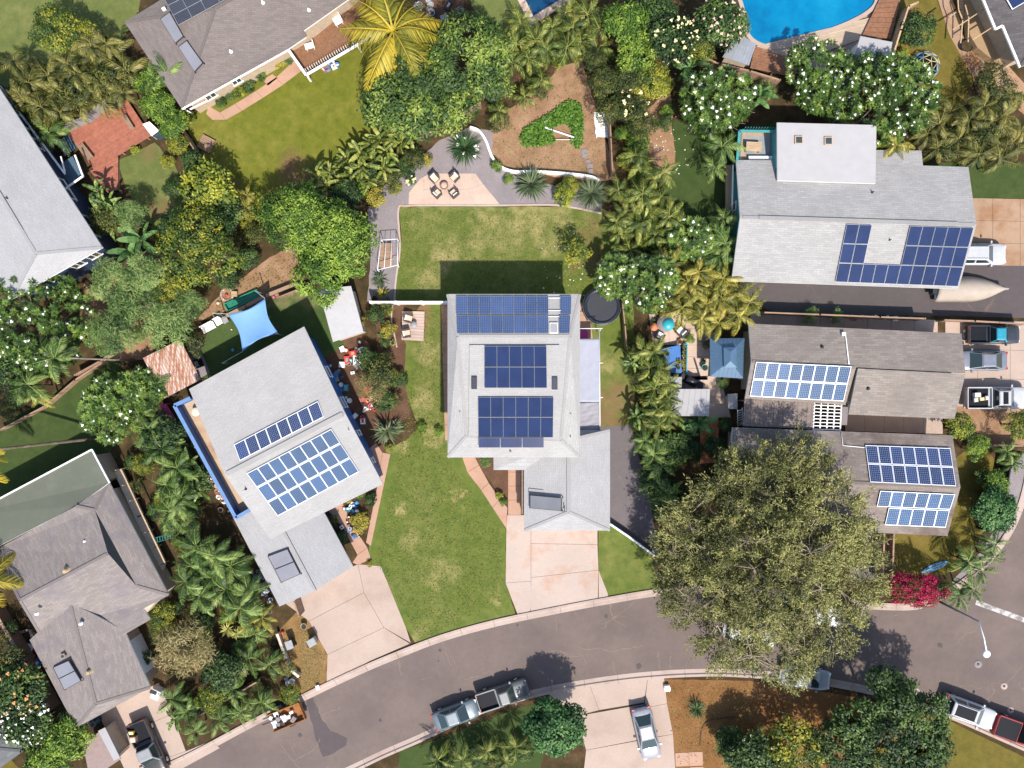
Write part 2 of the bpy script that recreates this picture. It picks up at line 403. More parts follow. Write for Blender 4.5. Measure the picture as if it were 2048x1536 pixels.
# ------------------------------------------------------------------ ground, street, kerbs, lawns
def sheet(name, pts, z, mat, rough=0.0, seed=1, kind='structure', curve=False):
    w = PP(pts)
    if curve: w = smooth_line(w, 5, True)
    if rough: w = rough_poly(w, 0.45, rough, seed)
    mb = MB(); mb.poly(w, z); return mb.build(name, mat, kind=kind)
g = MB(); E = 3000.0
g.poly([(-E, -E), (E, -E), (E, E), (-E, E)], 0.0); g.build('ground', M['soil'], kind='structure')

NK = [(250, 1578), (380, 1520), (512, 1450), (612, 1400), (717, 1350), (800, 1315), (887, 1282), (987, 1254), (1090, 1232), (1210, 1209), (1330, 1190), (1450, 1186), (1580, 1195), (1700, 1213), (1775, 1220), (1842, 1217), (1900, 1190), (1952, 1153), (1995, 1108), (2028, 1060), (2052, 1000), (2066, 930), (2074, 820)]
SK = [(540, 1600), (690, 1536), (762, 1502), (827, 1474), (870, 1454), (960, 1413), (1054, 1383), (1144, 1364), (1244, 1349), (1331, 1341), (1399, 1338), (1454, 1338), (1560, 1345), (1661, 1358), (1745, 1375), (1843, 1402), (1920, 1430), (2000, 1465), (2080, 1500), (2170, 1540)]
NKw = smooth_line(PP(NK), 6); SKw = smooth_line(PP(SK), 6)
road = MB()
road.poly(NKw + [P2(2700, 760), P2(2700, 1560)] + SKw[::-1], 0.004); road.build('road', M['asphalt'], kind='structure')
rp = MB(); rp.poly(rough_poly(PP([(612, 1400), (628, 1393), (645, 1440), (662, 1462), (694, 1476), (693, 1490), (668, 1506), (646, 1514), (632, 1480), (622, 1440)]), 0.4, 0.05, 3), 0.008); rp.build('road_patch', M['patch'], kind='structure')

crk = concrete('sandy crack filling', (0.26, 0.19, 0.14), (0.18, 0.14, 0.11), .8, 2.0)
for cr_ in ([(884, 1282), (892, 1305), (903, 1332)], [(797, 1317), (799, 1335), (804, 1352)], [(627, 1394), (640, 1425), (649, 1444)], [(645, 1430), (665, 1422), (684, 1416)], [(1096, 1304), (1119, 1302), (1144, 1314), (1164, 1312), (1172, 1328)], [(1154, 1292), (1174, 1298), (1199, 1297), (1219, 1303), (1250, 1297), (1284, 1292)], [(1226, 1322), (1228, 1335), (1230, 1347)], [(1317, 1305), (1318, 1322), (1319, 1337)], [(1342, 1312), (1340, 1325), (1341, 1337)], [(1113, 1237), (1113, 1250), (1114, 1262)], [(560, 1490), (580, 1515), (600, 1540)], [(590, 1520), (625, 1500), (640, 1478)], [(1855, 1398), (1900, 1385), (1930, 1372), (1960, 1378)], [(1780, 1232), (1795, 1228)], [(930, 1360), (955, 1352), (990, 1342)]):
    pts_ = [Vector(q) for q in smooth_line(PP(cr_), 8)]; rr_ = random.Random(cr_[0][0]); L_, R_l = [], []
    for i_, q in enumerate(pts_):
        d_ = (pts_[min(i_ + 1, len(pts_) - 1)] - pts_[max(0, i_ - 1)]).normalized(); n_ = Vector((-d_.y, d_.x)); q = q + n_ * rr_.uniform(-.09, .09); w_ = rr_.uniform(.008, .028)
        L_.append(tuple(q + n_ * w_)); R_l.append(tuple(q - n_ * w_))
    k_ = len(L_); MB().add([(x, y, .0085) for x, y in L_ + R_l], [(i_, k_ + i_, k_ + i_ + 1, i_ + 1) for i_ in range(k_ - 1)]).build('road_crack', crk, kind='structure')
stn = flat('oil stain', (0.06, 0.048, 0.046), .8)
for i_, (x, y, a_) in enumerate(((880, 1300, .16), (877, 1322, .08), (1278, 1332, .3), (1035, 1250, .12), (1212, 1232, .2), (1000, 1390, .25), (600, 1470, .2), (760, 1440, .18), (1880, 1290, .3), (1700, 1300, .3))):
    q = P(x, y); rr_ = random.Random(i_); MB().poly([(q.x + math.cos(t) * a_ * rr_.uniform(.6, 1.2), q.y + math.sin(t) * a_ * rr_.uniform(.6, 1.2)) for t in np.linspace(0, 6.0, 11)], .0075).build('oil_stain', stn, kind='structure')
def kerb_run(name, line, side, seg=3.0):
    root = empty(name, (line[len(line) // 2][0], line[len(line) // 2][1], 0)); set_tags(root, kind='structure')
    pts = [Vector(p) for p in line]; cum = [0.0]
    for a, b in zip(pts, pts[1:]): cum.append(cum[-1] + (b - a).length)
    def at(s):
        s = max(0, min(cum[-1], s)); i = max(0, min(len(pts) - 2, int(np.searchsorted(cum, s)) - 1))
        d = pts[i + 1] - pts[i]; t = (s - cum[i]) / max(1e-6, cum[i + 1] - cum[i])
        return pts[i] + d * t, Vector((-d.y, d.x)).normalized() * side
    prof = [(-0.02, -0.12), (-0.02, 0.014), (0.33, 0.028), (0.42, 0.125), (0.64, 0.125), (0.64, -0.12)]
    s = 0.0
    while s < cum[-1] - 0.3:
        e = min(cum[-1], s + seg); k = 5; vs = []; fs = []
        for i in range(k + 1):
            q, n = at(s + 0.012 + (e - s - 0.024) * i / k)
            vs += [(q.x + n.x * o, q.y + n.y * o, z) for o, z in prof]
        m = len(prof)
        for i in range(k):
            for j in range(m - 1):
                a = i * m + j; f = (a, a + 1, a + m + 1, a + m); fs.append(f if side < 0 else f[::-1])
        fs.append(tuple(range(m))); fs.append(tuple(k * m + j for j in range(m)))
        MB().add(vs, fs).build('kerb_stone', M['kerb'], root); s = e
kerb_run('kerb', NKw, 1); kerb_run('kerb', SKw, -1)
# pavement along the cross street
sheet('pavement', [(1905, 1160), (1960, 1105), (1995, 1050), (2012, 985), (2018, 930), (2045, 900), (2060, 930), (2045, 1000), (2018, 1060), (1985, 1105), (1940, 1150), (1900, 1182)], 0.02, M['gravel'])
sl = MB(); sl.poly(rough_poly(PP([(1953, 1200), (2052, 1236), (2140, 1275), (2138, 1284), (2050, 1246), (1950, 1209)]), 0.5, 0.02), 0.009); sl.build('stop_line', concrete('worn road paint', (0.5, 0.48, 0.46), (0.2, 0.17, 0.165), .9, 1.5, .46, .6), label='worn white stop line painted across the side street', cat='road marking')
for i, (px, py, r, mt, lb) in enumerate([(1832, 1382, 0.32, 'kerb', 'pale concrete manhole cover near the dark round tree'), (2008, 1372, 0.32, 'kerb', 'pale manhole cover nearest the right edge of the street'), (2021, 1420, 0.3, 'kerb', 'pale manhole cover beside the red pickup'), (1956, 1328, 0.36, 'gravel', 'faint reddish grey manhole cover under the street lamp head')]):
    root = empty('manhole_cover', P(px, py), lb, 'manhole cover', 'manhole covers in the street')
    MB().lathe(P(px, py), [(r, 0.0), (r, 0.012), (r * .36, 0.014), (r * .34, 0.010)], 24, close=True).build('ring', M[mt], root)
    MB().lathe(P(px, py), [(r * .32, 0.0), (r * .32, 0.014)], 16, close=True).build('lid', M['dark' if mt == 'kerb' else 'patch'], root)

LG = ((0.074, 0.114, 0.02), (0.146, 0.172, 0.034), (0.38, 0.31, 0.135))
M['lawn_main'] = lawn('main lot lawn', *LG, spots=[(975, 435, 40, .85, 'dry'), (1060, 440, 60, .75, 'dry'), (890, 510, 45, .8, 'dry'), (960, 490, 40, .6, 'dry'), (1120, 425, 40, .7, 'dry'), (1180, 470, 30, .7, 'soil'), (1160, 540, 26, .5, 'soil'), (1190, 530, 28, .8, 'soil'), (1225, 800, 45, .75, 'soil'), (1225, 840, 40, .8, 'soil'), (1215, 720, 30, .6, 'dry'), (860, 560, 35, .6, 'dry'), (1100, 490, 40, .6, 'dry'), (1020, 470, 60, .5, 'dry'), (840, 450, 30, .4, 'dry')], dryamt=0.4)
M['lawn_front'] = lawn('front lawn', *LG, spots=[(860, 700, 40, .7, 'dry'), (850, 800, 40, .7, 'dry'), (870, 860, 28, .8, 'dry'), (916, 1000, 14, .9, 'dry'), (800, 1020, 16, .8, 'dry'), (790, 890, 25, .7, 'dry'), (835, 620, 35, .9, 'soil'), (990, 1208, 14, .8, 'dry'), (820, 660, 25, .8, 'soil'), (880, 1150, 40, .5, 'dry'), (815, 1080, 25, .5, 'dry'), (830, 1270, 25, .6, 'dry'), (945, 1200, 8, .9, 'soil')], dryamt=0.25)
M['lawn_a'] = lawn('sunny neighbour lawn', (0.095, 0.118, 0.012), (0.185, 0.18, 0.024), (0.32, 0.26, 0.08), spots=[(585, 345, 45, .9, 'soil'), (560, 400, 40, .6, 'soil'), (470, 380, 30, .6, 'soil')], dryamt=0.35)
M['lawn_b'] = lawn('patchy bluish lawn', (0.09, 0.12, 0.035), (0.16, 0.175, 0.05), (0.29, 0.25, 0.10), spots=[(325, 420, 30, .8, 'soil'), (300, 300, 25, .5, 'soil'), (345, 390, 30, .6, 'dry')], dryamt=0.5)
M['lawn_dark'] = lawn('deep green and shaded lawn', (0.036, 0.062, 0.016), (0.06, 0.088, 0.024), (0.11, 0.125, 0.04), dryamt=0.25)  # deep green; tree shade on the bottom lawn is also in this colour
M['lawn_g'] = lawn('parched olive lawn', (0.10, 0.085, 0.016), (0.17, 0.135, 0.025), (0.26, 0.17, 0.06), dryamt=0.6)
M['turf'] = lawn('play yard grass', (0.045, 0.085, 0.022), (0.07, 0.105, 0.03), (0.22, 0.19, 0.09), spots=[(620, 590, 45, .9, 'dry'), (560, 590, 35, .8, 'dry')], dryamt=0.15)
sheet('lawn', [(799, 414), (1118, 413), (1203, 427), (1262, 520), (1270, 700), (1268, 850), (1200, 858), (1100, 858), (1100, 640), (895, 640), (893, 603), (790, 603), (795, 540), (803, 480)], 0.010, M['lawn_main'], 0.05, 2)
sheet('lawn', [(845, 606), (960, 606), (960, 925), (922, 912), (1012, 1058), (1011, 1165), (1034, 1236), (930, 1255), (830, 1285), (812, 1255), (738, 1130), (738, 1060), (772, 900), (812, 880), (838, 855), (812, 790), (803, 690), (820, 640)], 0.010, M['lawn_front'], 0.05, 3)
sheet('lawn', [(1197, 1050), (1222, 1050), (1302, 1107), (1322, 1188), (1216, 1205), (1197, 1150)], 0.010, M['lawn_front'], 0.03, 4)
sheet('lawn', [(395, 225), (545, 130), (620, 60), (760, 60), (790, 200), (745, 280), (680, 360), (570, 420), (500, 445), (470, 400), (410, 320), (375, 258)], 0.010, M['lawn_a'], 0.08, 5)
sheet('lawn', [(237, 322), (310, 285), (350, 330), (375, 400), (335, 480), (310, 470), (290, 440), (250, 370)], 0.010, M['lawn_b'], 0.08, 6)
sheet('lawn', [(-200, -150), (300, -150), (275, 40), (235, 90), (180, 150), (60, 190), (-200, 210)], 0.010, M['lawn_b'], 0.08, 7)
sheet('lawn', [(-150, 905), (0, 855), (90, 795), (170, 745), (235, 715), (260, 790), (200, 880), (235, 915), (60, 1060), (-150, 1100)], 0.010, M['lawn_dark'], 0.04, 8)
sheet('lawn', [(395, 720), (420, 650), (455, 635), (590, 572), (645, 585), (690, 690), (640, 720), (560, 760), (420, 790)], 0.010, M['turf'], 0.04, 9)
sheet('lawn', [(1790, 0), (1815, -60), (1850, -60), (1905, 80), (1950, 160), (1900, 240), (1780, 190), (1760, 110)], 0.010, M['lawn_g'], 0.06, 10)
sheet('lawn', [(1320, 330), (1350, 240), (1470, 280), (1560, 240), (1560, 420), (1480, 560), (1400, 480), (1340, 420)], 0.010, M['lawn_dark'], 0.06, 11)
sheet('lawn', [(1840, 325), (2200, 325), (2200, 397), (1840, 397)], 0.010, M['lawn_dark'], 0.03, 12)
sheet('lawn', [(1790, 1040), (1880, 1060), (1895, 930), (1960, 880), (1990, 920), (1995, 1020), (1930, 1120), (1890, 1150), (1770, 1150)], 0.010, M['lawn_g'], 0.06, 13)
sheet('lawn', [(798, 1502), (860, 1484), (1040, 1414), (1095, 1403), (1100, 1460), (1060, 1620), (798, 1620)], 0.010, M['lawn_dark'], 0.03, 14)
sheet('lawn', [(1700, 1400), (1840, 1418), (1900, 1442), (2090, 1535), (2200, 1640), (1750, 1640)], 0.010, M['lawn_g'], 0.03, 15)
sheet('lawn', [(915, -80), (1060, -80), (1080, 60), (1010, 110), (960, 60)], 0.010, M['lawn_b'], 0.06, 16)
sheet('lawn', [(-60, 1430), (60, 1560), (120, 1640), (-60, 1640)], 0.010, M['lawn_g'], 0.03, 17)
# dirt, mulch and gravel areas
sheet('garden_dirt', [(975, 270), (1010, 225), (1060, 190), (1120, 135), (1165, 120), (1180, 180), (1205, 260), (1235, 360), (1190, 362), (1100, 352), (1020, 345), (985, 315)], 0.012, M['dirt'], 0.08, 21)
sheet('gravel_bed', [(735, 420), (770, 370), (830, 325), (880, 280), (940, 255), (985, 262), (985, 320), (1030, 352), (1110, 372), (1205, 380), (1203, 424), (1120, 411), (797, 411), (799, 480), (792, 560), (789, 603), (735, 603), (742, 500)], 0.014, M['gravel'], 0.04, 22)
sheet('soil_bed', [(748, 606), (815, 606), (800, 640), (812, 690), (808, 760), (822, 830), (790, 850), (760, 760)], 0.012, M['mulch'], 0.05, 23)
sheet('soil_bed', [(940, 905), (1040, 905), (1020, 1018), (1014, 1012)], 0.012, M['mulch'], 0, 24)
sheet('dirt_yard', [(395, 640), (440, 590), (540, 515), (600, 480), (600, 560), (560, 590), (440, 640)], 0.012, M['dirt'], 0.06, 25)
sheet('dirt_yard', [(1328, 1358), (1500, 1362), (1660, 1385), (1850, 1425), (1800, 1640), (1352, 1640)], 0.009, ground_mat('dry brown yard', (0.18, 0.085, 0.032), (0.245, 0.118, 0.045), (0.29, 0.155, 0.065), 0.5, 9.0), 0.03, 26)
sheet('dirt_yard', [(592, 1225), (618, 1232), (655, 1312), (652, 1368), (600, 1395), (560, 1330), (560, 1260)], 0.012, ground_mat('dead orange grass', (0.15, 0.10, 0.035), (0.26, 0.155, 0.06), (0.32, 0.20, 0.09), 1.4, 8.0), 0.05, 27)
sheet('dirt_yard', [(170, 560), (330, 480), (340, 620), (300, 720), (230, 720), (160, 640)], 0.011, M['dirt'], 0.1, 28)
sheet('dirt_yard', [(740, 690), (690, 640), (640, 690), (700, 850), (745, 930), (775, 900), (790, 850)], 0.008, M['mulch'], 0.05, 29)
sheet('dirt_yard', [(1290, 220), (1340, 180), (1350, 330), (1325, 380), (1300, 330)], 0.011, M['dirt'], 0.1, 30)
sheet('dirt_yard', [(1895, 800), (2150, 800), (2150, 900), (1960, 890), (1900, 860)], 0.008, M['dirt'], 0.08, 31)
sheet('side_drive', [(1190, 855), (1262, 850), (1300, 1000), (1318, 1110), (1302, 1106), (1215, 1045), (1190, 1045)], 0.014, M['drive_asphalt'])
sheet('side_drive', [(1440, 555), (1960, 530), (2200, 530), (2200, 640), (1900, 632), (1560, 628), (1480, 600)], 0.012, M['patch'])
sheet('side_drive', [(1700, 1040), (1762, 1040), (1765, 1160), (1700, 1160)], 0.012, M['drive_asphalt'])

def slabs(name, mat, polys, gap=0.012, top=0.035, kind='structure'):
    c = P(*polys[0][0]); root = empty(name, (c.x, c.y, 0)); set_tags(root, kind=kind)
    for pl in polys:
        MB().prism(inset(PP(pl), gap), 0.0, top).build('slab', M[mat], root)
    return root
def grid_slabs(a, b, c, d, nu, nv):
    """quad a-b-c-d (pixels) split into nu x nv"""
    a, b, c, d = (Vector(q) for q in (a, b, c, d)); out = []
    f = lambda u, v: a.lerp(b, u).lerp(d.lerp(c, u), v)
    for i in range(nu):
        for j in range(nv):
            out.append([tuple(f(i / nu, j / nv)), tuple(f((i + 1) / nu, j / nv)), tuple(f((i + 1) / nu, (j + 1) / nv)), tuple(f(i / nu, (j + 1) / nv))])
    return out
slabs('driveway', 'pink', [[(1013, 1030), (1062, 1030), (1062, 1162), (1011, 1166)], [(1062, 1040), (1195, 1040), (1195, 1089), (1062, 1087)], [(1062, 1087), (1195, 1089), (1197, 1140), (1062, 1155)], [(1011, 1166), (1062, 1162), (1062, 1212), (1060, 1226), (1036, 1231)], [(1062, 1155), (1197, 1140), (1196, 1187), (1196, 1200), (1061, 1226)], [(1197, 1140), (1215, 1185), (1217, 1197), (1197, 1200)]])
slabs('garden_path', 'pinkwalk', [[(922, 908), (947, 908), (958, 930), (935, 945)], [(935, 945), (958, 930), (978, 966), (962, 980)], [(962, 980), (978, 966), (1000, 998), (985, 1015)], [(985, 1015), (1000, 998), (1015, 1015), (1013, 1058)]])
slabs('walkway', 'pinkwalk', [[(1016, 930), (1042, 930), (1042, 944), (1016, 944)], [(1016, 944), (1042, 944), (1042, 972), (1016, 972)], [(1016, 972), (1042, 972), (1042, 1000), (1016, 1000)], [(1016, 1000), (1042, 1000), (1042, 1030), (1016, 1030)]])
slabs('side_walk', 'pinkwalk', grid_slabs((882, 608), (900, 608), (906, 880), (890, 880), 1, 9))
slabs('terrace_paving', 'pinkwalk', [[(1120, 606), (1165, 606), (1180, 630), (1120, 630)], [(1120, 630), (1180, 630), (1186, 680), (1120, 680)]])
slabs('driveway', 'beige', [[(562, 1200), (716, 1128), (728, 1185), (618, 1242)], [(618, 1242), (728, 1185), (768, 1255), (655, 1309)], [(655, 1309), (768, 1255), (820, 1287), (740, 1322), (653, 1366)], [(716, 1128), (762, 1132), (812, 1255), (822, 1286), (768, 1255), (728, 1185)]])
slabs('entry_walk', 'pinkwalk', [[(655, 1020), (685, 1005), (705, 1050), (688, 1058)], [(688, 1058), (705, 1050), (735, 1095), (715, 1110)], [(705, 1125), (715, 1110), (735, 1095), (742, 1118), (716, 1130)], [(765, 905), (781, 908), (742, 1092), (732, 1085), (755, 970)], [(735, 900), (752, 885), (765, 905), (755, 970), (740, 950)]])
slabs('driveway', 'beige', [[(195, 1425), (318, 1365), (345, 1428), (222, 1478)], [(222, 1478), (345, 1428), (372, 1502), (252, 1545)], [(372, 1502), (425, 1480), (440, 1496), (350, 1545), (252, 1545)]], top=0.03)
slabs('driveway', 'beige', [[(1092, 1384), (1180, 1372), (1198, 1420), (1152, 1432)], [(1180, 1372), (1295, 1358), (1288, 1405), (1198, 1420)], [(1295, 1358), (1328, 1356), (1334, 1407), (1288, 1416)], [(1288, 1416), (1334, 1407), (1346, 1468), (1275, 1480)], [(1152, 1432), (1288, 1408), (1275, 1480), (1172, 1500)], [(1172, 1500), (1346, 1468), (1352, 1560), (1165, 1560)]])
slabs('stepping_paving', 'pinkwalk', [[(1350, 1506), (1378, 1504), (1378, 1532), (1351, 1533)], [(1378, 1504), (1405, 1503), (1406, 1531), (1378, 1532)], [(1380, 1534), (1407, 1533), (1408, 1560), (1380, 1560)]])
slabs('driveway', 'rustdrive', grid_slabs((1930, 396), (2150, 400), (2150, 534), (1930, 530), 4, 3))
slabs('driveway', 'beige', grid_slabs((1890, 640), (2150, 645), (2150, 820), (1890, 812), 4, 3))
slabs('side_path', 'beige', grid_slabs((1500, 622), (1875, 640), (1875, 672), (1500, 655), 8, 1), top=0.05)
slabs('side_path', 'beige', grid_slabs((1690, 825), (1885, 836), (1885, 868), (1690, 862), 5, 1), top=0.05)
slabs('house_path', 'pinkwalk', [[(418, 212), (440, 225), (452, 240), (425, 240), (412, 228)], [(440, 225), (470, 208), (484, 222), (452, 240)], [(470, 208), (512, 182), (526, 196), (484, 222)], [(512, 182), (552, 155), (566, 170), (526, 196)], [(552, 155), (590, 120), (606, 140), (566, 170)], [(525, 160), (545, 148), (556, 156), (536, 172)]])
slabs('path', 'rustdrive', grid_slabs((1862, -40), (1884, -40), (1925, 70), (1898, 70), 1, 3) + grid_slabs((1898, 70), (1925, 70), (1965, 150), (1945, 155), 1, 3) + [[(1925, 75), (1962, 100), (1975, 150), (1965, 150)], [(1975, 120), (2010, 125), (2060, 180), (2060, 240), (2000, 190)]])
slabs('patio', 'stone', [[(817, 409), (818, 385), (840, 358), (848, 358), (848, 409)], [(840, 358), (860, 347), (900, 347), (900, 379), (848, 379), (848, 358)], [(900, 347), (951, 347), (966, 368), (935, 379), (900, 379)], [(848, 379), (900, 379), (900, 409), (848, 409)], [(900, 379), (935, 379), (950, 409), (900, 409)], [(935, 379), (966, 368), (1000, 409), (950, 409)]], gap=0.006, top=0.04)
slabs('patio', 'stone', grid_slabs((1298, 628), (1405, 624), (1408, 690), (1305, 690), 3, 2) + grid_slabs((1370, 690), (1420, 690), (1415, 760), (1372, 760), 1, 3) + grid_slabs((1405, 624), (1425, 640), (1428, 690), (1408, 690), 1, 1) + grid_slabs((1335, 752), (1440, 752), (1462, 835), (1335, 835), 2, 2), gap=0.01, top=0.04)
slabs('brick_path', 'orange', grid_slabs((1408, 832), (1436, 832), (1438, 860), (1410, 860), 3, 3) + grid_slabs((1400, 860), (1438, 860), (1432, 925), (1400, 928), 3, 7), gap=0.008, top=0.03)
# dirt and kerb edging round the lawn
def edging(name, pts, w, z, mat, seg=0.9, kind='structure', curve=True):
    line = smooth_line(PP(pts), 8) if curve else PP(pts)
    root = empty(name, (line[0][0], line[0][1], 0)); set_tags(root, kind=kind)
    P3 = [Vector(p) for p in line]; acc = [P3[0]]; L = 0
    for a, b in zip(P3, P3[1:]):
        L += (b - a).length; acc.append(b)
        if L >= seg or b is P3[-1]:
            vs = []; fs = []
            for i, q in enumerate(acc):
                d = (acc[min(i + 1, len(acc) - 1)] - acc[max(0, i - 1)]).normalized(); n = Vector((-d.y, d.x)) * w / 2
                vs += [(q.x - n.x, q.y - n.y, 0), (q.x - n.x, q.y - n.y, z), (q.x + n.x, q.y + n.y, z), (q.x + n.x, q.y + n.y, 0)]
            for i in range(len(acc) - 1):
                for j in range(4):
                    a0 = i * 4 + j; b0 = i * 4 + (j + 1) % 4; fs.append((a0, a0 + 4, b0 + 4, b0))
            fs.append((3, 2, 1, 0)); k = len(acc) * 4; fs.append((k - 4, k - 3, k - 2, k - 1))
            MB().add(vs, fs).build('edging_stone', M[mat], root); acc = [b]; L = 0
    return root
edging('lawn_edging', [(789, 603), (792, 560), (800, 495), (797, 420), (815, 412), (900, 411), (1000, 411), (1100, 410), (1150, 416), (1203, 427)], 0.16, 0.08, 'pink')
edging('lawn_edging', [(786, 606), (783, 640), (789, 670), (794, 695)], 0.12, 0.06, 'pink')
edging('lawn_edging', [(1400, 1490), (1402, 1465), (1412, 1445), (1440, 1437), (1470, 1434)], 0.12, 0.06, 'mulch')
edging('lawn_edging', [(170, 870 + 640), (230, 1490)], 0.1, 0.06, 'kerb')
# ------------------------------------------------------------------ houses
M['sh_light'] = shingle('pale grey shingles', (0.385, 0.37, 0.358), 0.07)
M['sh_light2'] = shingle('bluish light grey shingles', (0.355, 0.348, 0.35), 0.07)
M['sh_E'] = shingle('streaked pale shingles', (0.345, 0.332, 0.322), 0.15, 0.18)
M['sh_A'] = shingle('taupe grey shingles', (0.185, 0.152, 0.138), 0.2, 0.16)
M['sh_D'] = shingle('patchy mauve grey shingles', (0.235, 0.2, 0.185), 0.22, 0.18, (0.135, 0.115, 0.125), 0.5, 0.75)
M['sh_F'] = shingle('brown grey weathered shingles', (0.25, 0.212, 0.185), 0.25, 0.2, (0.14, 0.115, 0.10), 0.25, 0.6)
M['sh_G'] = shingle('mossy brown shingles', (0.225, 0.185, 0.162), 0.28, 0.2, (0.085, 0.055, 0.045), 0.3, 0.85)
M['sh_H'] = shingle('dark charcoal shingles', (0.10, 0.088, 0.088), 0.35, 0.22)
M['sh_I'] = shingle('blue grey shingles', (0.12, 0.125, 0.13), 0.35, 0.3)
M['membrane'] = flat('white roof membrane', (0.30, 0.29, 0.295), 0.75, 0, 0.05, 1.2)
M['greenroll'] = concrete('green rolled roofing', (0.115, 0.125, 0.095), (0.15, 0.145, 0.125), 0.5, 0.6)
M['pv_blue'] = solarmat('blue polycrystalline cells', (0.03, 0.055, 0.13), (0.17, 0.21, 0.32), 6, 10, 0.05, 0.2)
M['pv_dark'] = solarmat('seamless blue cells', (0.016, 0.028, 0.078), (0.028, 0.042, 0.10), 6, 10, 0.03, 0.2, 0, 0.1)
M['pv_mono'] = solarmat('navy mono cells', (0.013, 0.026, 0.085), (0.26, 0.31, 0.40), 6, 9, 0.035, 0.2, 0.16, 0.3)
M['pv_mono2'] = solarmat('bright blue mono cells', (0.026, 0.062, 0.135), (0.30, 0.36, 0.44), 6, 9, 0.035, 0.2, 0.16, 0.3)
M['pv_black'] = solarmat('dark ribbed cells', (0.04, 0.042, 0.055), (0.10, 0.10, 0.12), 8, 6, 0.06, 0.3)
M['collector'] = flat('solar heater glass', (0.20, 0.20, 0.225), 0.25, 0, 0.08, 0.6)
M['collector_dark'] = flat('grey solar heater glass', (0.15, 0.155, 0.17), 0.25, 0, 0.12, 0.6)

def slope_uv(pts):
    a, b, c = pts[0], pts[1], pts[2]; n = (b - a).cross(c - a)
    n = n.normalized() if n.length > 1e-9 else Vector((0, 0, 1))
    u = Vector((-n.y, n.x, 0)); u = u.normalized() if u.length > 1e-4 else Vector((1, 0, 0))
    v = n.cross(u); return [(q.dot(u), q.dot(v)) for q in pts]
def roof(parent, V, F, mat, thick=0.16, edge=None, name='roof', holes=()):
    """V: key -> (px,py,z) or Vector; F: list of key tuples (top faces). Solid with fascia."""
    W = {k: (P(*v) if not isinstance(v, Vector) else v) for k, v in V.items()}
    mb = MB(); cnt = {}
    for f in F:
        pts = [W[k] for k in f]
        n = Vector((0, 0, 0))
        for i in range(1, len(pts) - 1): n += (pts[i] - pts[0]).cross(pts[i + 1] - pts[0])
        if n.z < 0: pts = pts[::-1]; f = f[::-1]
        uv = slope_uv(pts)
        tri = geometry.tessellate_polygon([[Vector((q.x, q.y, 0)) for q in pts]])
        tri = [t if ((pts[t[1]] - pts[t[0]]).cross(pts[t[2]] - pts[t[0]])).z > 0 else (t[2], t[1], t[0]) for t in tri]
        mb.add(pts, [tuple(t) for t in tri], 0, [[uv[k] for k in t] for t in tri])
        mb.add([p - Vector((0, 0, thick)) for p in pts], [tuple(reversed(t)) for t in tri], 1)
        for i in range(len(f)):
            e = (f[i], f[(i + 1) % len(f)]); cnt[e] = cnt.get(e, 0) + 1
    for (a, b) in cnt:
        if (b, a) in cnt: continue
        pa, pb = W[a], W[b]; d = Vector((0, 0, thick)); mb.add([pa, pa - d, pb - d, pb], [(0, 1, 2, 3)], 1)
    o = mb.build(name, [M[mat], M[edge or 'white']], parent)
    nf = {}
    for f in F:
        q = [W[k] for k in f]; n = Vector((0, 0, 0))
        for i in range(1, len(q) - 1): n += (q[i] - q[0]).cross(q[i + 1] - q[0])
        n = n.normalized() * (1 if n.z > 0 else -1); c = sum(q, Vector()) / len(q)
        for i in range(len(f)): nf.setdefault(frozenset((f[i], f[(i + 1) % len(f)])), []).append((n, c))
    for e, l in nf.items():
        if len(l) == 2 and thick > .1 and mat != 'membrane' and l[0][0].dot(l[1][1] - l[0][1]) < -.03 and l[0][0].angle(l[1][0]) > .06:
            a, b = (W[k] for k in e); u = Vector((0, 0, .012)); MB().bar(a.lerp(b, .01) + u, a.lerp(b, .99) + u, .24, .05).build('ridge_cap', M[mat], o)
    return o, W
def walls(parent, pts, z_eave, mat, over=0.5, z0=0.0, drop=0.14, name='wall', zp=None):
    """pts: roof outline in photo pixels, seen at height z_eave"""
    w = inset(PP(pts, z_eave if zp is None else zp), over)
    MB().prism(w, z0, z_eave - drop).build(name, M[mat], parent)
    a = sum(w[i][0] * w[(i + 1) % len(w)][1] - w[(i + 1) % len(w)][0] * w[i][1] for i in range(len(w)))
    return w if a > 0 else w[::-1]
def win(parent, w, i, t0, t1, z0, z1, frame='white', name='window', mull=1):
    """window on wall edge i of outline w (counter-clockwise): frame ring proud of the wall, pane set back"""
    a = Vector(w[i]); b = Vector(w[(i + 1) % len(w)]); d = (b - a).normalized(); n = Vector((d.y, -d.x))
    p = a.lerp(b, t0); q = a.lerp(b, t1); L = (q - p).length; rz = math.atan2(d.y, d.x); mid = (p + q) / 2
    fr = MB(); zc = (z0 + z1) / 2; hh = z1 - z0
    c = lambda off, along=0.0: Vector((mid.x + n.x * off + d.x * along, mid.y + n.y * off + d.y * along, 0))
    fr.box(c(0.035) + Vector((0, 0, z1)), (L + 0.16, 0.07, 0.09), rz)
    fr.box(c(0.05) + Vector((0, 0, z0)), (L + 0.2, 0.1, 0.08), rz)
    for k in range(mull + 2):
        fr.box(c(0.035, (k / (mull + 1) - 0.5) * L) + Vector((0, 0, zc)), (0.07, 0.066, hh), rz)
    o = fr.build(name, M[frame], parent)
    MB().box(c(0.012) + Vector((0, 0, zc)), (L, 0.02, hh), rz).build('pane', M['glass'], o)
    return o
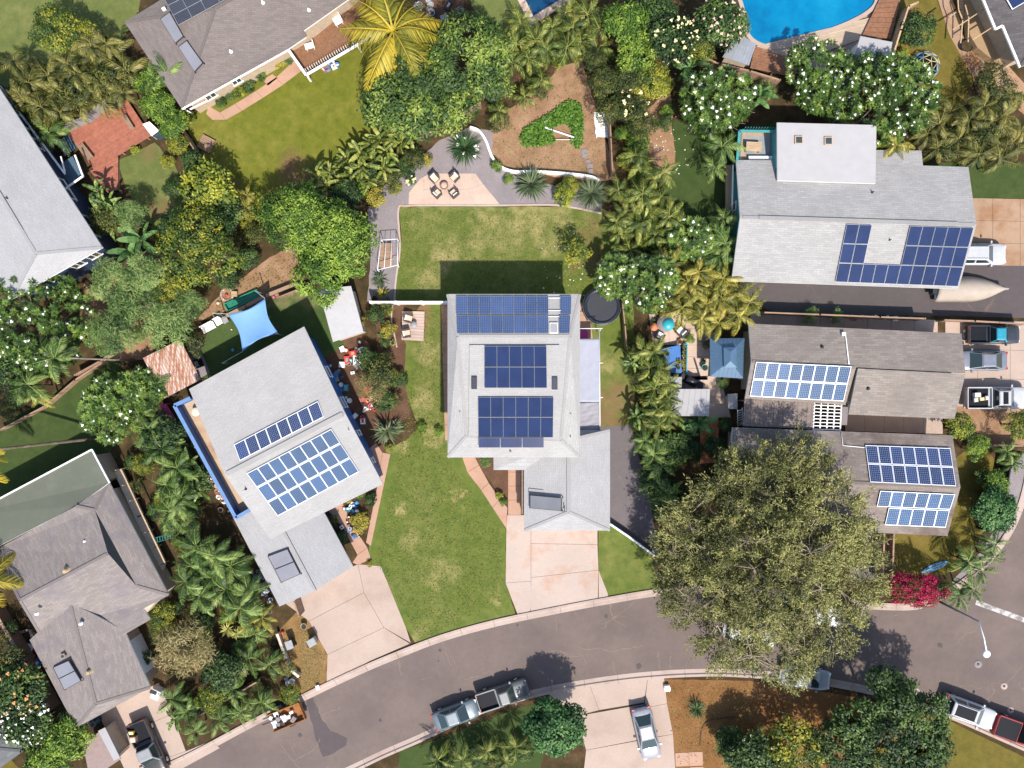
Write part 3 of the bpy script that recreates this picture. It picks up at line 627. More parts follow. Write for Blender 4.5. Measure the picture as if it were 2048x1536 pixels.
def door(parent, w, i, t0, t1, z1, mat='white'):
    a = Vector(w[i]); b = Vector(w[(i + 1) % len(w)]); d = (b - a).normalized(); n = Vector((d.y, -d.x))
    p = a.lerp(b, t0); q = a.lerp(b, t1); mid = (p + q) / 2 + n * 0.03; rz = math.atan2(d.y, d.x)
    o = MB().box((mid.x, mid.y, z1 / 2 + 0.02), ((q - p).length, 0.06, z1), rz).build('door', M[mat], parent)
    h = mid + n * 0.05 + d * ((q - p).length * 0.38)
    MB().box((h.x, h.y, 1.0), (0.12, 0.05, 0.05), rz).build('handle', M['steel'], o); return o
def panel(parent, q, mat, frame, fw=0.045, th=0.05, name='solar_panel', flip=False):
    """one PV panel on quad q (4 world points, counter-clockwise from top-left): frame box with glass inset"""
    n = (q[1] - q[0]).cross(q[3] - q[0]).normalized()
    if n.z < 0: n = -n
    c = (q[0] + q[1] + q[2] + q[3]) / 4
    ins = [p + (c - p).normalized() * (fw * 1.414) for p in q]
    top = [p + n * th for p in q]; it = [p + n * (th - 0.006) for p in ins]; itp = [p + n * th for p in ins]
    mb = MB(); uv = [(0, 1), (1, 1), (1, 0), (0, 0)]
    vs = list(q) + top + itp + it
    fs = []
    for i in range(4):
        j = (i + 1) % 4
        fs += [(i, j, 4 + j, 4 + i), (4 + i, 4 + j, 8 + j, 8 + i), (8 + i, 8 + j, 12 + j, 12 + i)]
    mb.add(vs, fs, 1); mb.add(it, [(0, 1, 2, 3)], 0, [uv])
    return mb.build(name, [M[mat], M[frame]], parent)
def array(parent, corners, plane, nu, nv, mat, frame='white_metal', gap=0.02, off=0.09, skip=(), name='solar_array', fw=0.045, rowgap=None):
    """rectangular field of panels between four photo corners TL,TR,BR,BL lying on a roof plane"""
    a, b, c, d = (on_plane(x, y, plane, off) for x, y in corners)
    root = empty(name, (a + c) / 2, parent=parent)
    f = lambda u, v: a.lerp(b, u).lerp(d.lerp(c, u), v)
    wu = (b - a).length / nu; wv = (d - a).length / nv; gu = gap / wu / 2; gv = (rowgap or gap) / wv / 2
    for i in range(nu):
        for j in range(nv):
            if (i, j) in skip: continue
            u0, u1, v0, v1 = (i + gu) / nu, (i + 1 - gu) / nu, (j + gv) / nv, (j + 1 - gv) / nv
            panel(root, [f(u0, v0), f(u1, v0), f(u1, v1), f(u0, v1)], mat, frame, fw)
    n = plane[1]
    for v in [] if skip else [k / nv + s / nv for k in range(nv) for s in (0.22, 0.78)]:
        rm = MB().bar(f(0, v) - n * 0.035, f(1, v) - n * 0.035, 0.05, 0.05); rm.build('rail', M['steel'], root)
    return root
def collector(parent, corners, plane, n, mat='collector', off=0.12, pipe=True):
    a, b, c, d = (on_plane(x, y, plane, off) for x, y in corners)
    root = empty('solar_heater', (a + c) / 2, parent=parent)
    for i in range(n):
        q = [a.lerp(b, (i + .01) / n), a.lerp(b, (i + .99) / n), d.lerp(c, (i + .99) / n), d.lerp(c, (i + .01) / n)]
        panel(root, q, mat, 'dark', 0.05, 0.09, 'collector_panel')
    for p in (a, b, c, d):
        MB().bar(p, p - plane[1] * (off + 0.03), 0.06, 0.06).build('bracket', M['dark'], root)
    if pipe:
        u = (b - a).normalized(); v = (a - d).normalized()
        MB().tube([a + plane[1] * .05, a + v * 0.28 + plane[1] * .05, a + v * 0.28 + u * (b - a).length * 0.45 + plane[1] * .03], 0.035, 6).build('pipe', M['dark'], root)
        MB().tube([c + plane[1] * .05, c + u * 0.22, c + u * 0.22 + v * 0.5], 0.035, 6).build('pipe', M['dark'], root)
    return root
def vent(parent, px, py, plane, r=0.07, h=0.35, mat='white'):
    p = on_plane(px, py, plane)
    o = MB().lathe(p, [(r * 2.2, -0.05), (r * 2.0, 0.03), (r, 0.05), (r, h), (r * .7, h)], 10, close=True).build('vent_pipe', M[mat], parent)
    return o
def ridge_vent(parent, a, b, w=0.32, mat='sh_light'):
    d = Vector((0, 0, 0.05)); MB().bar(Vector(a) + d, Vector(b) + d, w, 0.09).build('ridge_vent', M[mat], parent)
Z = lambda W, *k: plane_from(*(W[x] for x in k))

# ---- main house (two storeys, pale roof, garage wing)
mh = empty('house', P(1028, 770), 'two storey house with pale grey hip roof and three solar arrays, centre of the photo', 'house')
_, W = roof(mh, dict(a=(895, 588, 5.2), b=(1160, 588, 5.2), c=(1160, 915, 5.2), d=(895, 915, 5.2), r1=(916, 672, 5.95), r2=(1140, 672, 5.95), s1=(933, 872, 5.55), s2=(1122, 880, 5.55)),
            [('a', 'r1', 'r2', 'b'), ('b', 'r2', 's2', 'c'), ('d', 'c', 's2', 's1'), ('a', 'd', 's1', 'r1'), ('r1', 's1', 's2', 'r2')], 'sh_light')
up = Z(W, 'r1', 's1', 's2')
roof(mh, dict(a=on_plane(939, 690, up, 0.13), b=on_plane(1119, 690, up, 0.13), c=on_plane(1119, 879, up, 0.12), d=on_plane(937, 871, up, 0.12)), [('a', 'd', 'c', 'b')], 'sh_light', 0.3, 'sh_light', name='roof_cap')
cap = plane_from(on_plane(939, 690, up, 0.13), on_plane(1119, 690, up, 0.13), on_plane(1119, 879, up, 0.12))
wA = walls(mh, [(895, 588), (1160, 588), (1160, 915), (895, 915)], 5.2, 'cream', 0.45)
for e, ts in ((0, ((.1, .3), (.45, .6), (.75, .9))), (1, ((.15, .3), (.5, .65))), (2, ((.1, .25), (.4, .6), (.75, .9))), (3, ((.2, .35), (.6, .8)))):
    for t0, t1 in ts: win(mh, wA, e, t0, t1, 3.4, 4.6)
north = Z(W, 'a', 'b', 'r2')
array(mh, [(912, 592), (1097, 592), (1097, 629), (912, 629)], north, 8, 1, 'pv_blue', 'steel', 0.03, 0.12, fw=0.02)
array(mh, [(913, 631), (1097, 631), (1097, 667), (914, 667)], north, 8, 1, 'pv_blue', 'steel', 0.03, 0.12, fw=0.02)
array(mh, [(1120, 592), (1143, 592), (1142, 629), (1121, 629)], north, 1, 1, 'pv_blue', 'steel', 0.03, 0.12, fw=0.02)
array(mh, [(1118, 631), (1141, 631), (1139, 667), (1118, 667)], north, 1, 1, 'pv_blue', 'steel', 0.03, 0.12, fw=0.02)
for y in (596, 621, 633): MB().bar(on_plane(1096, y, north, .12), on_plane(1121, y, north, .12), 0.05, 0.05).build('mounting_rail', M['white_metal'], mh)
panel(mh, [on_plane(x, y, north, .06) for x, y in ((1099, 646), (1116, 646), (1116, 667), (1099, 667))], 'membrane', 'white', .05, .1, 'roof_hatch')
array(mh, [(969, 692), (1093, 692), (1094, 776), (969, 776)], cap, 5, 2, 'pv_dark', 'grey', 0.02, 0.1, fw=0.014)
array(mh, [(956, 794), (1107, 794), (1106, 875), (957, 875)], cap, 6, 2, 'pv_dark', 'grey', 0.02, 0.1, fw=0.014)
array(mh, [(957, 876), (1088, 876), (1088, 895), (957, 895)], Z(W, 'd', 'c', 's2'), 3, 1, 'pv_dark', 'grey', 0.02, 0.22, fw=0.014)
for x, y in ((943, 753), (1104, 754)): panel(mh, [on_plane(x + i, y + j, cap, .05) for i, j in ((0, 0), (11, 0), (11, 25), (0, 25))], 'pv_black', 'dark', .03, .09, 'attic_fan_panel')
for x, y, k in ((914, 758, ('a', 'd', 's1')), (920, 824, ('a', 'd', 's1')), (1141, 828, ('b', 'c', 's2')), (1141, 874, ('b', 'c', 's2')), (1021, 903, ('d', 'c', 's2'))): vent(mh, x, y, Z(W, *k), .05, .3, 'grey')
_, G = roof(mh, dict(a=(987, 860, 2.9), b=(1100, 860, 2.9), c=(1100, 860.5, 2.9), n=(1220, 861, 2.9), e=(1220, 1061, 2.9), w=(1048, 1061, 2.9), k=(1048, 940, 2.9), l=(987, 940, 2.9), r1=(1137, 880, 3.7), r2=(1137, 1024, 3.7)),
            [('n', 'e', 'r2', 'r1'), ('e', 'w', 'r2'), ('w', 'k', 'r1', 'r2'), ('k', 'l', 'a', 'b', 'r1'), ('b', 'n', 'r1')], 'sh_light2', name='garage_roof')
wG = walls(mh, [(1048, 905), (1220, 861), (1220, 1061), (1048, 1061)], 2.9, 'cream', 0.45, name='garage_wall')
ridge_vent(mh, G['r1'], G['r2'], 0.3, 'sh_light2'); door(mh, wG, 0, .12, .88, 2.1); door(mh, wA, 0, .35, .42, 2.1, 'teal')
MB().prism(PP([(1000, 905), (1046, 905), (1046, 925), (1000, 925)]), 0, 2.7).build('porch_wall', M['cream'], mh)
collector(mh, [(1059, 990), (1125, 996), (1124, 1022), (1059, 1016)], Z(G, 'w', 'k', 'r2'), 1, 'collector_dark', 0.3)
MB().bar(P(1045.5, 940, 2.3), P(1045.5, 1028, 2.3), 0.2, 0.25).build('porch_beam', M['fencewood'], mh)
for y in (945, 985, 1025): MB().bar(P(1045.5, y, 0), P(1045.5, y, 2.2), 0.12, 0.12).build('porch_post', M['fencewood'], mh)

# ---- house C: pale roof, two arrays, blue balcony, garage wing (left of the main lot)
hc = empty('house', P(570, 900), 'pale roofed house with strong blue walls and long balcony, left of the main lot', 'house')
z1, z2 = 4.3, 5.0
_, W = roof(hc, dict(a=(608, 653, z1), b=(378, 778, z1), c=(450, 950, z2), d=(690, 826, z2), e=(766, 968, z1), f=(540, 1078, z1)),
            [('a', 'b', 'c', 'd'), ('c', 'f', 'e', 'd')], 'sh_light')
wC = walls(hc, [(608, 653), (378, 778), (540, 1078), (766, 968)], z1, 'blue', 0.55)
for e, ts in ((2, ((.1, .3), (.6, .8))), (3, ((.1, .16), (.3, .36), (.5, .6), (.72, .82))), (0, ((.15, .3), (.6, .75)))):
    for t0, t1 in ts: win(hc, wC, e, t0, t1 - .03, 2.6, 3.5, mull=0); win(hc, wC, e, t0, t1 - .03, 0.7, 1.6, mull=0)
NP, SP = Z(W, 'a', 'b', 'c'), Z(W, 'c', 'f', 'e')
ridge_vent(hc, W['c'].lerp(W['d'], .02), W['c'].lerp(W['d'], .98), 0.4)
array(hc, [(468, 889), (636, 802), (648, 834), (480, 922)], NP, 8, 1, 'pv_mono', 'white_metal', 0.03, 0.1)
array(hc, [(493, 946), (662, 857), (719, 944), (556, 1033)], SP, 8, 3, 'pv_mono2', 'white_metal', 0.03, 0.1, rowgap=0.08)
vent(hc, 492, 978, SP, .05, .3, 'dark'); vent(hc, 698, 860, SP, .03, .4, 'steel')
_, G = roof(hc, dict(a=(466, 1035, 2.5), b=(559, 1213, 2.5), c=(631, 1181, 3.3), d=(540, 1010, 3.3), e=(706, 1133, 2.5), f=(640, 1010, 2.5)), [('a', 'b', 'c', 'd'), ('d', 'c', 'e', 'f')], 'sh_light2', name='garage_roof')
door(hc, walls(hc, [(466, 1035), (559, 1213), (706, 1133), (640, 1010)], 2.5, 'blue', 0.75, name='garage_wall'), 1, .12, .88, 2.0)
ridge_vent(hc, G['d'], G['c'], 0.22, 'sh_light2')
collector(hc, [(563, 1165), (536, 1112), (576, 1097), (602, 1148)], Z(G, 'a', 'b', 'c'), 2, 'collector', 0.15, False)
# balcony: beige floor behind a blue parapet
bo = PP([(349, 811), (381, 796), (499, 1020), (472, 1036)], 3.4)
MB().prism(inset(bo, 0.05), 2.0, 2.3).build('balcony_floor', concrete('peeling balcony deck', (0.46, 0.34, 0.24), (0.28, 0.14, 0.08), 0.8, 0.5), hc)
for i in (0, 2, 3):
    a, b = Vector(bo[i]), Vector(bo[(i + 1) % 4])
    MB().bar((a.x, a.y, 2.7), (b.x, b.y, 2.7), 0.16, 1.4).build('parapet', M['blue'], hc)
    MB().bar((a.x, a.y, 3.43), (b.x, b.y, 3.43), 0.3, 0.06).build('parapet_cap', flat('pale blue cap', (0.10, 0.19, 0.36), .6), hc)
for t in (.02, .5, .98):
    q = Vector(bo[0]).lerp(Vector(bo[3]), t); MB().bar((q.x, q.y, 0), (q.x, q.y, 2.0), .16, .16).build('post', M['blue'], hc)

# ---- house A (top): taupe roof, raised brown lanai
ha = empty('house', P(480, 60), 'taupe roofed house with raised brown lanai and two solar heaters, top of the photo', 'house')
z1, z2 = 3.3, 4.3
_, W = roof(ha, dict(a=(249, 44, z1), b=(363, 217, z1), c=(575, 99, z1), c2=(612, 74, z1), c3=(608, 61, z1), d=(760, -46, z1), e=(610, -180, z1), r1=(430, 18, z2), r2=(620, -95, z2)),
            [('a', 'b', 'r1'), ('b', 'c', 'c2', 'c3', 'd', 'r2', 'r1'), ('d', 'e', 'r2'), ('e', 'a', 'r1', 'r2')], 'sh_A')
wA = walls(ha, [(249, 44), (363, 217), (612, 74), (760, -46), (610, -180)], z1, 'tan', 0.6)
for t0, t1 in ((.12, .2), (.35, .42)): win(ha, wA, 1, t0, t1, 1.2, 2.4)
win(ha, wA, 0, .2, .3, 1.2, 2.4); win(ha, wA, 0, .6, .7, 1.2, 2.4)
SEf, SWf = Z(W, 'b', 'c', 'r1'), Z(W, 'a', 'b', 'r1')
MB().bar(W['b'] - Vector((0, 0, .1)), W['c'] - Vector((0, 0, .1)), 0.14, 0.14).build('gutter', M['white'], ha)
collector(ha, [(321, 38), (340, 24), (368, 74), (352, 88)], SWf, 1, 'collector', 0.15, False)
collector(ha, [(357, 94), (374, 81), (407, 127), (390, 145)], SWf, 1, 'collector', 0.15, False)
array(ha, [(326, -8), (437, -62), (468, -10), (357, 51)], Z(W, 'a', 'e', 'r1'), 4, 3, 'pv_black', 'steel', 0.02, 0.1, fw=0.02)
for x, y in ((462, 103), (526, 5), (618, 20)): vent(ha, x, y, SEf, .08, .25)
pb = MB().box(on_plane(328, 18, SWf, .12), (.3, .22, .2), 0.5).build('junction_box', M['white'], ha)
# corner notch balcony
for a, b, z in (((382, 209), (409, 191), 2.0), ((380, 219), (416, 201), 1.6), ((366, 217), (382, 226), 1.6)):
    MB().bar(P(*a, z), P(*b, z), .1, .14).build('railing', M['white'], ha)
for t in range(8):
    p = P(380, 219, 0).lerp(P(416, 201, 0), t / 7); MB().bar((p.x, p.y, .3), (p.x, p.y, 1.6), .05, .05).build('baluster', M['white'], ha)
# raised lanai
lz = 1.3
lq = [(577, 100), (612, 150), (716, 90), (760, 60), (720, -30), (695, 0), (608, 60)]
MB().prism(PP(lq, lz), lz - 0.3, lz).build('lanai_deck', wood('brown lanai decking', (0.21, 0.10, 0.05), .3, (5, 5, 1)), ha)
for a, b in (((577, 100), (612, 150)), ((612, 150), (718, 88)), ((718, 88), (770, 50))):
    MB().bar(P(*a, lz + 1.0), P(*b, lz + 1.0), .22, .08).build('railing', M['white'], ha)
    MB().bar(P(*a, lz + 0.1), P(*b, lz + 0.1), .12, .1).build('bottom_rail', M['white'], ha)
    n = int((P(*a) - P(*b)).length / .22)
    for i in range(n + 1):
        p = P(*a, lz).lerp(P(*b, lz), i / max(1, n)); MB().bar((p.x, p.y, lz), (p.x, p.y, lz + 1.0), .05, .05).build('baluster', M['white'], ha)
for x, y in ((614, 150), (665, 120), (716, 90)):
    p = P(x, y, lz); MB().bar((p.x, p.y, 0), (p.x, p.y, lz - .3), .16, .16).build('post', M['white'], ha)

# ---- house B (left edge): bluish pale hip roof, navy walls
hb = empty('house', P(40, 400), 'bluish pale grey hip roofed house with navy walls at the left edge', 'house')
z1, z2 = 4.4, 5.5
_, W = roof(hb, dict(a=(205, 495, z1), b=(22, 599, z1), c=(-220, 215, z1), d=(-30, 132, z1), r1=(72, 507, z2), r2=(-155, 130, z2)), [('a', 'b', 'r1'), ('b', 'c', 'r2', 'r1'), ('c', 'd', 'r2'), ('d', 'a', 'r1', 'r2')], 'sh_light2')
wB = walls(hb, [(205, 495), (22, 599), (-220, 215), (-30, 132)], z1, 'navy', 0.5)
for e in range(4):
    for t0, t1 in ((.08, .2), (.3, .42), (.6, .72), (.8, .92)): win(hb, wB, e, t0, t1, 2.2, 3.5)
ridge_vent(hb, W['r1'].lerp(W['r2'], .12), W['r1'].lerp(W['r2'], .98), 0.28, 'sh_light2'); vent(hb, 15, 397, Z(W, 'd', 'a', 'r1'), .05, .3, 'dark')
# long lanai rail and stair on its right side
for a, b in (((0, 172), (130, 348)), ((150, 310), (166, 352)), ((166, 352), (130, 378))):
    MB().bar(P(*a, 2.6), P(*b, 2.6), .14, .1).build('railing', M['white'], hb)
MB().prism(PP([(-10, 170), (0, 172), (130, 348), (120, 352)], 1.6), 1.3, 1.6).build('lanai_floor', M['navy'], hb)
lm = M['navy']; stp = flat('blue grey stair treads', (0.055, 0.10, 0.14), .7)
MB().prism(PP([(118, 330), (145, 312), (165, 352), (130, 376)], 1.5), 1.2, 1.5).build('landing', stp, hb)
for i in range(6):
    a = P(143 + i * 1.2, 298 - i * 4.5 + 8, 0); MB().box((a.x, a.y, 1.3 - i * .2), (1.4, .3, .06), -1.1).build('stair_tread', stp, hb)
MB().bar(P(122, 313, 2.4), P(130, 345, 2.5), .1, .1).build('railing', M['white'], hb)

# ---- house D (bottom left): mauve grey roofs, green flat roof
hd = empty('house', P(180, 1180), 'patchy mauve grey roofed house with green flat roof section, bottom left', 'house')
z1, z2 = 2.9, 4.4
_, W = roof(hd, dict(a=(217, 963, z1), b=(338, 1190, z1), t1=(190, 1020, 3.7), t2=(273, 1172, 3.5), ap=(216, 1107, 4.5), k=(286, 1218, z1), k2=(301, 1239, z1), k3=(249, 1269, z1), l=(80, 1267, z1), m=(-10, 1100, z1), n=(152, 1012, 3.6), r2=(40, 1200, 4.4)),
            [('a', 'b', 't2', 't1'), ('b', 'k', 'k2', 'k3', 'l', 'r2', 'ap', 't2'), ('ap', 'r2', 'm', 'n', 't1'), ('l', 'm', 'r2'), ('n', 'a', 't1')], 'sh_D')
MB().add([W['t1'], W['t2'], W['ap']], [(0, 1, 2)]).build('gable_end', flat('dark slate gable', (0.03, 0.035, 0.04), .7), hd)
walls(hd, [(217, 963), (338, 1190), (301, 1239), (80, 1267), (-10, 1100), (60, 1040)], z1, 'tan', 0.6)
roof(hd, dict(a=(184, 899, 3.2), b=(219, 965, 3.2), c=(150, 1014, 3.45), d=(-60, 1122, 3.45), e=(-60, 1028, 3.2)), [('a', 'b', 'c', 'd', 'e')], 'greenroll', 0.2, 'white', name='flat_roof')
walls(hd, [(184, 899), (219, 965), (-60, 1110), (-60, 1028)], 3.2, 'tan', 0.4, name='flat_roof_wall')
_, G = roof(hd, dict(a=(249, 1262, 2.8), b=(301, 1375, 2.8), c=(152, 1456, 2.8), d=(59, 1280, 2.8), r1=(140, 1205, 3.6), r2=(192, 1408, 3.6)), [('a', 'b', 'r2', 'r1'), ('b', 'c', 'r2'), ('c', 'd', 'r1', 'r2')], 'sh_D', name='garage_roof')
wGd = walls(hd, [(249, 1262), (301, 1375), (152, 1456), (59, 1280)], 2.8, 'tan', 0.5, name='garage_wall'); door(hd, wGd, 2, .15, .85, 2.0)
gw = Z(G, 'c', 'd', 'r2')
collector(hd, [(130, 1380), (107, 1334), (139, 1320), (164, 1361)], gw, 2, 'collector', .12, False)
sk = panel(hd, [on_plane(x, y, gw, .02) for x, y in ((121, 1310), (129, 1306), (133, 1313), (125, 1317))], 'glass', 'palewood', .04, .12, 'skylight')
for x, y in ((171, 1082), (74, 1227), (162, 1247)): vent(hd, x, y, Z(W, 'ap', 'r2', 'm') if y < 1150 else Z(W, 'b', 'k3', 'ap'), .08, .25)
vent(hd, 134, 1141, Z(W, 'ap', 'r2', 'm'), .16, .4, 'palewood'); vent(hd, 180, 1343, Z(G, 'a', 'b', 'r2'), .16, .4, 'palewood')
MB().bar(P(184, 899, 3.25), P(219, 965, 3.25), .12, .1).build('roof_edge', M['white'], hd); MB().bar(P(184, 899, 3.25), P(-40, 1018, 3.25), .12, .1).build('roof_edge', M['white'], hd)
# narrow lanai on the right side with cabinets
MB().prism(PP([(228, 945), (242, 938), (330, 1125), (322, 1150)], .9), .6, .9).build('lanai_floor', M['cream'], hd)
for a, b in (((242, 938), (285, 1030)), ((285, 1030), (330, 1125))):
    MB().bar(P(*a, 1.9), P(*b, 1.9), .12, .1).build('railing', M['palewood'], hd)
    for t in (0, .33, .66, 1.):
        p = P(*a, 1).lerp(P(*b, 1), t); MB().bar((p.x, p.y, .3), (p.x, p.y, 1.9), .08, .08).build('post', M['palewood'], hd)

# ---- house E (upper right): streaked pale roof, membrane dormer, U shaped array
he = empty('house', P(1700, 430), 'pale streaked roof house with white dormer and U shaped solar array, upper right', 'house')
z1, z2 = 3.2, 4.5
_, W = roof(he, dict(a=(1472, 320, z1), b=(1752, 322, z1), b1=(1752, 300, 3.0), b2=(1843, 301, 3.0), b3=(1846, 331, z1), c=(1937, 334, z1), r2=(1953, 449, z2), d=(1917, 578, z1), e=(1463, 562, z1), r1=(1480, 434, z2)),
            [('a', 'b', 'b3', 'c', 'r2', 'r1'), ('b', 'b1', 'b2', 'b3'), ('r1', 'r2', 'd', 'e')], 'sh_E')
wE = walls(he, [(1472, 320), (1752, 322), (1752, 304), (1838, 304), (1842, 335), (1937, 338), (1917, 578), (1463, 562)], z1, 'teal', 0.45)
for i in (0, 6, 7): win(he, wE, i, .3, .45, 1.0, 2.2); win(he, wE, i, .65, .8, 1.0, 2.2)
SPn = Z(W, 'r1', 'r2', 'd'); NPn = Z(W, 'a', 'c', 'r1')
ridge_vent(he, W['r1'].lerp(W['r2'], .08), W['r1'].lerp(W['r2'], .92), .3, 'sh_E')
_, D = roof(he, dict(a=(1554, 245, 4.7), b=(1753, 250, 4.7), c=(1751, 367, 3.95), d=(1555, 361, 3.95)), [('a', 'b', 'c', 'd')], 'membrane', .18, 'white', name='dormer_roof')
MB().prism(inset(PP([(1554, 245), (1753, 250), (1751, 340), (1555, 335)], 4.6), .2), 0, 4.0).build('dormer_wall', M['teal'], he)
dp = Z(D, 'a', 'b', 'c')
for x, y in ((1589, 272), (1648, 274)): panel(he, [on_plane(x + i, y + j, dp, .02) for i, j in ((0, 0), (16, 0), (16, 16), (0, 16))], 'glass', 'palewood', .07, .14, 'skylight')
array(he, [(1693, 448), (1947, 455), (1915, 573), (1670, 564)], SPn, 10, 3, 'pv_dark', 'steel', 0.03, .1, skip=[(i, j) for i in (2, 3, 4) for j in (0, 1)], fw=.015)
vent(he, 1744, 385, NPn, .05, .3, 'dark'); vent(he, 1779, 480, SPn, .04, .3, 'dark')
# upstairs deck with teal railing
dq = [(1480, 262), (1556, 264), (1556, 322), (1476, 322)]
MB().prism(PP(dq, 2.4), 2.1, 2.4).build('deck_floor', wood('sandy deck boards', (0.40, 0.28, 0.19), .2, (12, 1, 1)), he)
for a, b in (((1479, 262), (1555, 263)), ((1479, 262), (1474, 322))):
    MB().bar(P(*a, 3.4), P(*b, 3.4), .2, .08).build('railing', M['teal'], he)
    n = 14
    for i in range(n + 1):
        p = P(*a, 2.4).lerp(P(*b, 2.4), i / n); MB().bar((p.x, p.y, 2.4), (p.x, p.y, 3.4), .05, .05).build('baluster', M['teal'], he)
for x, y in dq[:2] + [(1474, 322)]: p = P(x, y, 2.3); MB().bar((p.x, p.y, 0), (p.x, p.y, 2.1), .14, .14).build('post', M['teal'], he)
MB().bar(P(1466, 330, 2.4), P(1464, 430, 2.4), .12, .08).build('side_railing', M['white'], he)
MB().prism(PP([(1452, 330), (1466, 330), (1464, 430), (1452, 430)], 1.), .7, 1.).build('side_deck', M['palewood'], he)

# ---- house F (right): brown grey gable roof
hf = empty('house', P(1710, 740), 'brown grey gable roofed house with white framed array over a patio, right side', 'house')
z1, z2 = 2.9, 3.8
_, W = roof(hf, dict(a=(1497, 647, z1), b=(1923, 667, z1), r2=(1931, 746, z2), r1=(1503, 723, z2), m=(1712, 735, z2), s=(1691, 810, z1), e=(1490, 797, z1)), [('a', 'b', 'r2', 'm', 'r1'), ('r1', 'm', 's', 'e')], 'sh_F')
_, G = roof(hf, dict(a=(1716, 737, 3.95), b=(1931, 748, 3.95), c=(1909, 838, 3.3), d=(1697, 829, 3.3)), [('a', 'b', 'c', 'd')], 'sh_F', .2, 'grey', name='raised_roof')
wF = walls(hf, [(1497, 647), (1923, 667), (1909, 838), (1697, 829), (1691, 800), (1490, 790)], z1, 'tan', 0.5)
for t0, t1 in ((.1, .25), (.4, .5), (.7, .85)): win(hf, wF, 0, t0, t1, 1, 2.1); win(hf, wF, 3, t0, t1, 1, 2.1)
win(hf, wF, 1, .2, .8, 0.2, 2.2, mull=3)
array(hf, [(1512, 723), (1703, 732), (1687, 803), (1499, 793)], Z(W, 'r1', 'm', 's'), 8, 2, 'pv_mono2', 'white_metal', .035, .12, rowgap=.06)
NPf = Z(W, 'a', 'b', 'r1')
vent(hf, 1644, 694, NPf, .08, .2, 'dark'); vent(hf, 1736, 777, Z(G, 'a', 'b', 'c'), .08, .2, 'dark')
p1, p2, p3 = on_plane(1687, 664, NPf, .08), on_plane(1691, 668, NPf, .08), on_plane(1698, 729, NPf, .08)
MB().tube([p1, p2, p3], .04, 6).build('conduit', M['white_metal'], hf)
MB().box(on_plane(1687, 668, NPf, .15), (.3, .3, .25)).build('junction_box', M['white'], hf)

# ---- house G (lower right): mossy brown roof
hg = empty('house', P(1700, 960), 'mossy brown gable roofed house with two white framed arrays behind the big tree', 'house')
_, W = roof(hg, dict(a=(1465, 855, z1), b=(1905, 871, z1), r2=(1921, 974, 4.0), d=(1895, 1072, z1), e=(1455, 1053, z1), r1=(1462, 955, 4.0)), [('a', 'b', 'r2', 'r1'), ('r1', 'r2', 'd', 'e')], 'sh_G')
wG2 = walls(hg, [(1465, 855), (1905, 871), (1895, 1072), (1455, 1053)], z1, 'tan', .5)
for i in range(4): win(hg, wG2, i, .2, .35, 1, 2.1); win(hg, wG2, i, .6, .75, 1, 2.1)
array(hg, [(1730, 890), (1900, 896), (1912, 973), (1740, 965)], Z(W, 'a', 'b', 'r2'), 7, 2, 'pv_mono', 'white_metal', .035, .12, rowgap=.05)
SPg = Z(W, 'r1', 'r2', 'd')
array(hg, [(1760, 981), (1910, 988), (1900, 1019), (1753, 1013)], SPg, 6, 1, 'pv_mono2', 'white_metal', .035, .12)
array(hg, [(1777, 1015), (1899, 1020), (1891, 1055), (1769, 1050)], SPg, 5, 1, 'pv_mono2', 'white_metal', .035, .12)
NPg = Z(W, 'a', 'b', 'r2'); MB().tube([on_plane(1682, 862, NPg, .08), on_plane(1686, 891, NPg, .08), on_plane(1729, 895, NPg, .08)], .035, 6).build('conduit', M['white_metal'], hg)

# ---- house H (top right corner): charcoal roof with white gutter, tan deck
hh = empty('house', P(2080, 30), 'charcoal roofed house with white gutter and tan deck in the top right corner', 'house')
_, W = roof(hh, dict(a=(1945, -50, 3.4), b=(1990, 59, 3.4), c=(2004, 52, 3.4), d=(2039, 135, 3.4), e=(2300, 30, 3.4), f=(2200, -220, 3.4), r1=(2120, 20, 5.), r2=(2060, -130, 5.)), [('a', 'b', 'c', 'd', 'r1', 'r2'), ('d', 'e', 'r1'), ('e', 'f', 'r2', 'r1'), ('f', 'a', 'r2')], 'sh_H')
walls(hh, [(1945, -50), (2039, 135), (2300, 30), (2200, -220)], 3.4, 'tan', .9)
for a, b in (('a', 'b'), ('b', 'c'), ('c', 'd')): MB().bar(W[a] + Vector((0, 0, .02)), W[b] + Vector((0, 0, .02)), .18, .14).build('gutter', M['white'], hh)
array(hh, [(2000, -22), (2080, -62), (2096, -22), (2024, 20)], Z(W, 'a', 'd', 'r1'), 1, 1, 'pv_dark', 'white_metal', .02, .1, fw=.06)
tand = wood('tan deck boards', (0.36, 0.24, 0.13), .15, (9, 9, 1))
MB().prism(PP([(1928, -30), (1955, -50), (2035, 122), (1998, 130), (1955, 95), (1940, 70)], .8), .1, .8).build('deck_floor', tand, hh)
for a, b in (((1914, -20), (1917, 20)), ((1917, 20), (1925, 40)), ((1925, 40), (1921, 86)), ((1930, 10), (1937, 36)), ((1937, 36), (1936, 84))):
    MB().bar(P(*a, 1.7), P(*b, 1.7), .1, .08).build('stair_rail', M['palewood'], hh)
for i in range(12):
    MB().bar(P(1917 + i * .8, -8 + i * 5, .7 - i * .05), P(1930 + i * .6, -12 + i * 5, .7 - i * .05), .2, .05).build('stair_tread', M['palewood'], hh)
for a, b in (((1898, 35), (1912, 25)), ((1905, 60), (1970, 17)), ((1945, 80), (1984, 55))): MB().bar(P(*a, 2.2), P(*b, 2.2), .08, .1).build('beam', M['palewood'], hh)
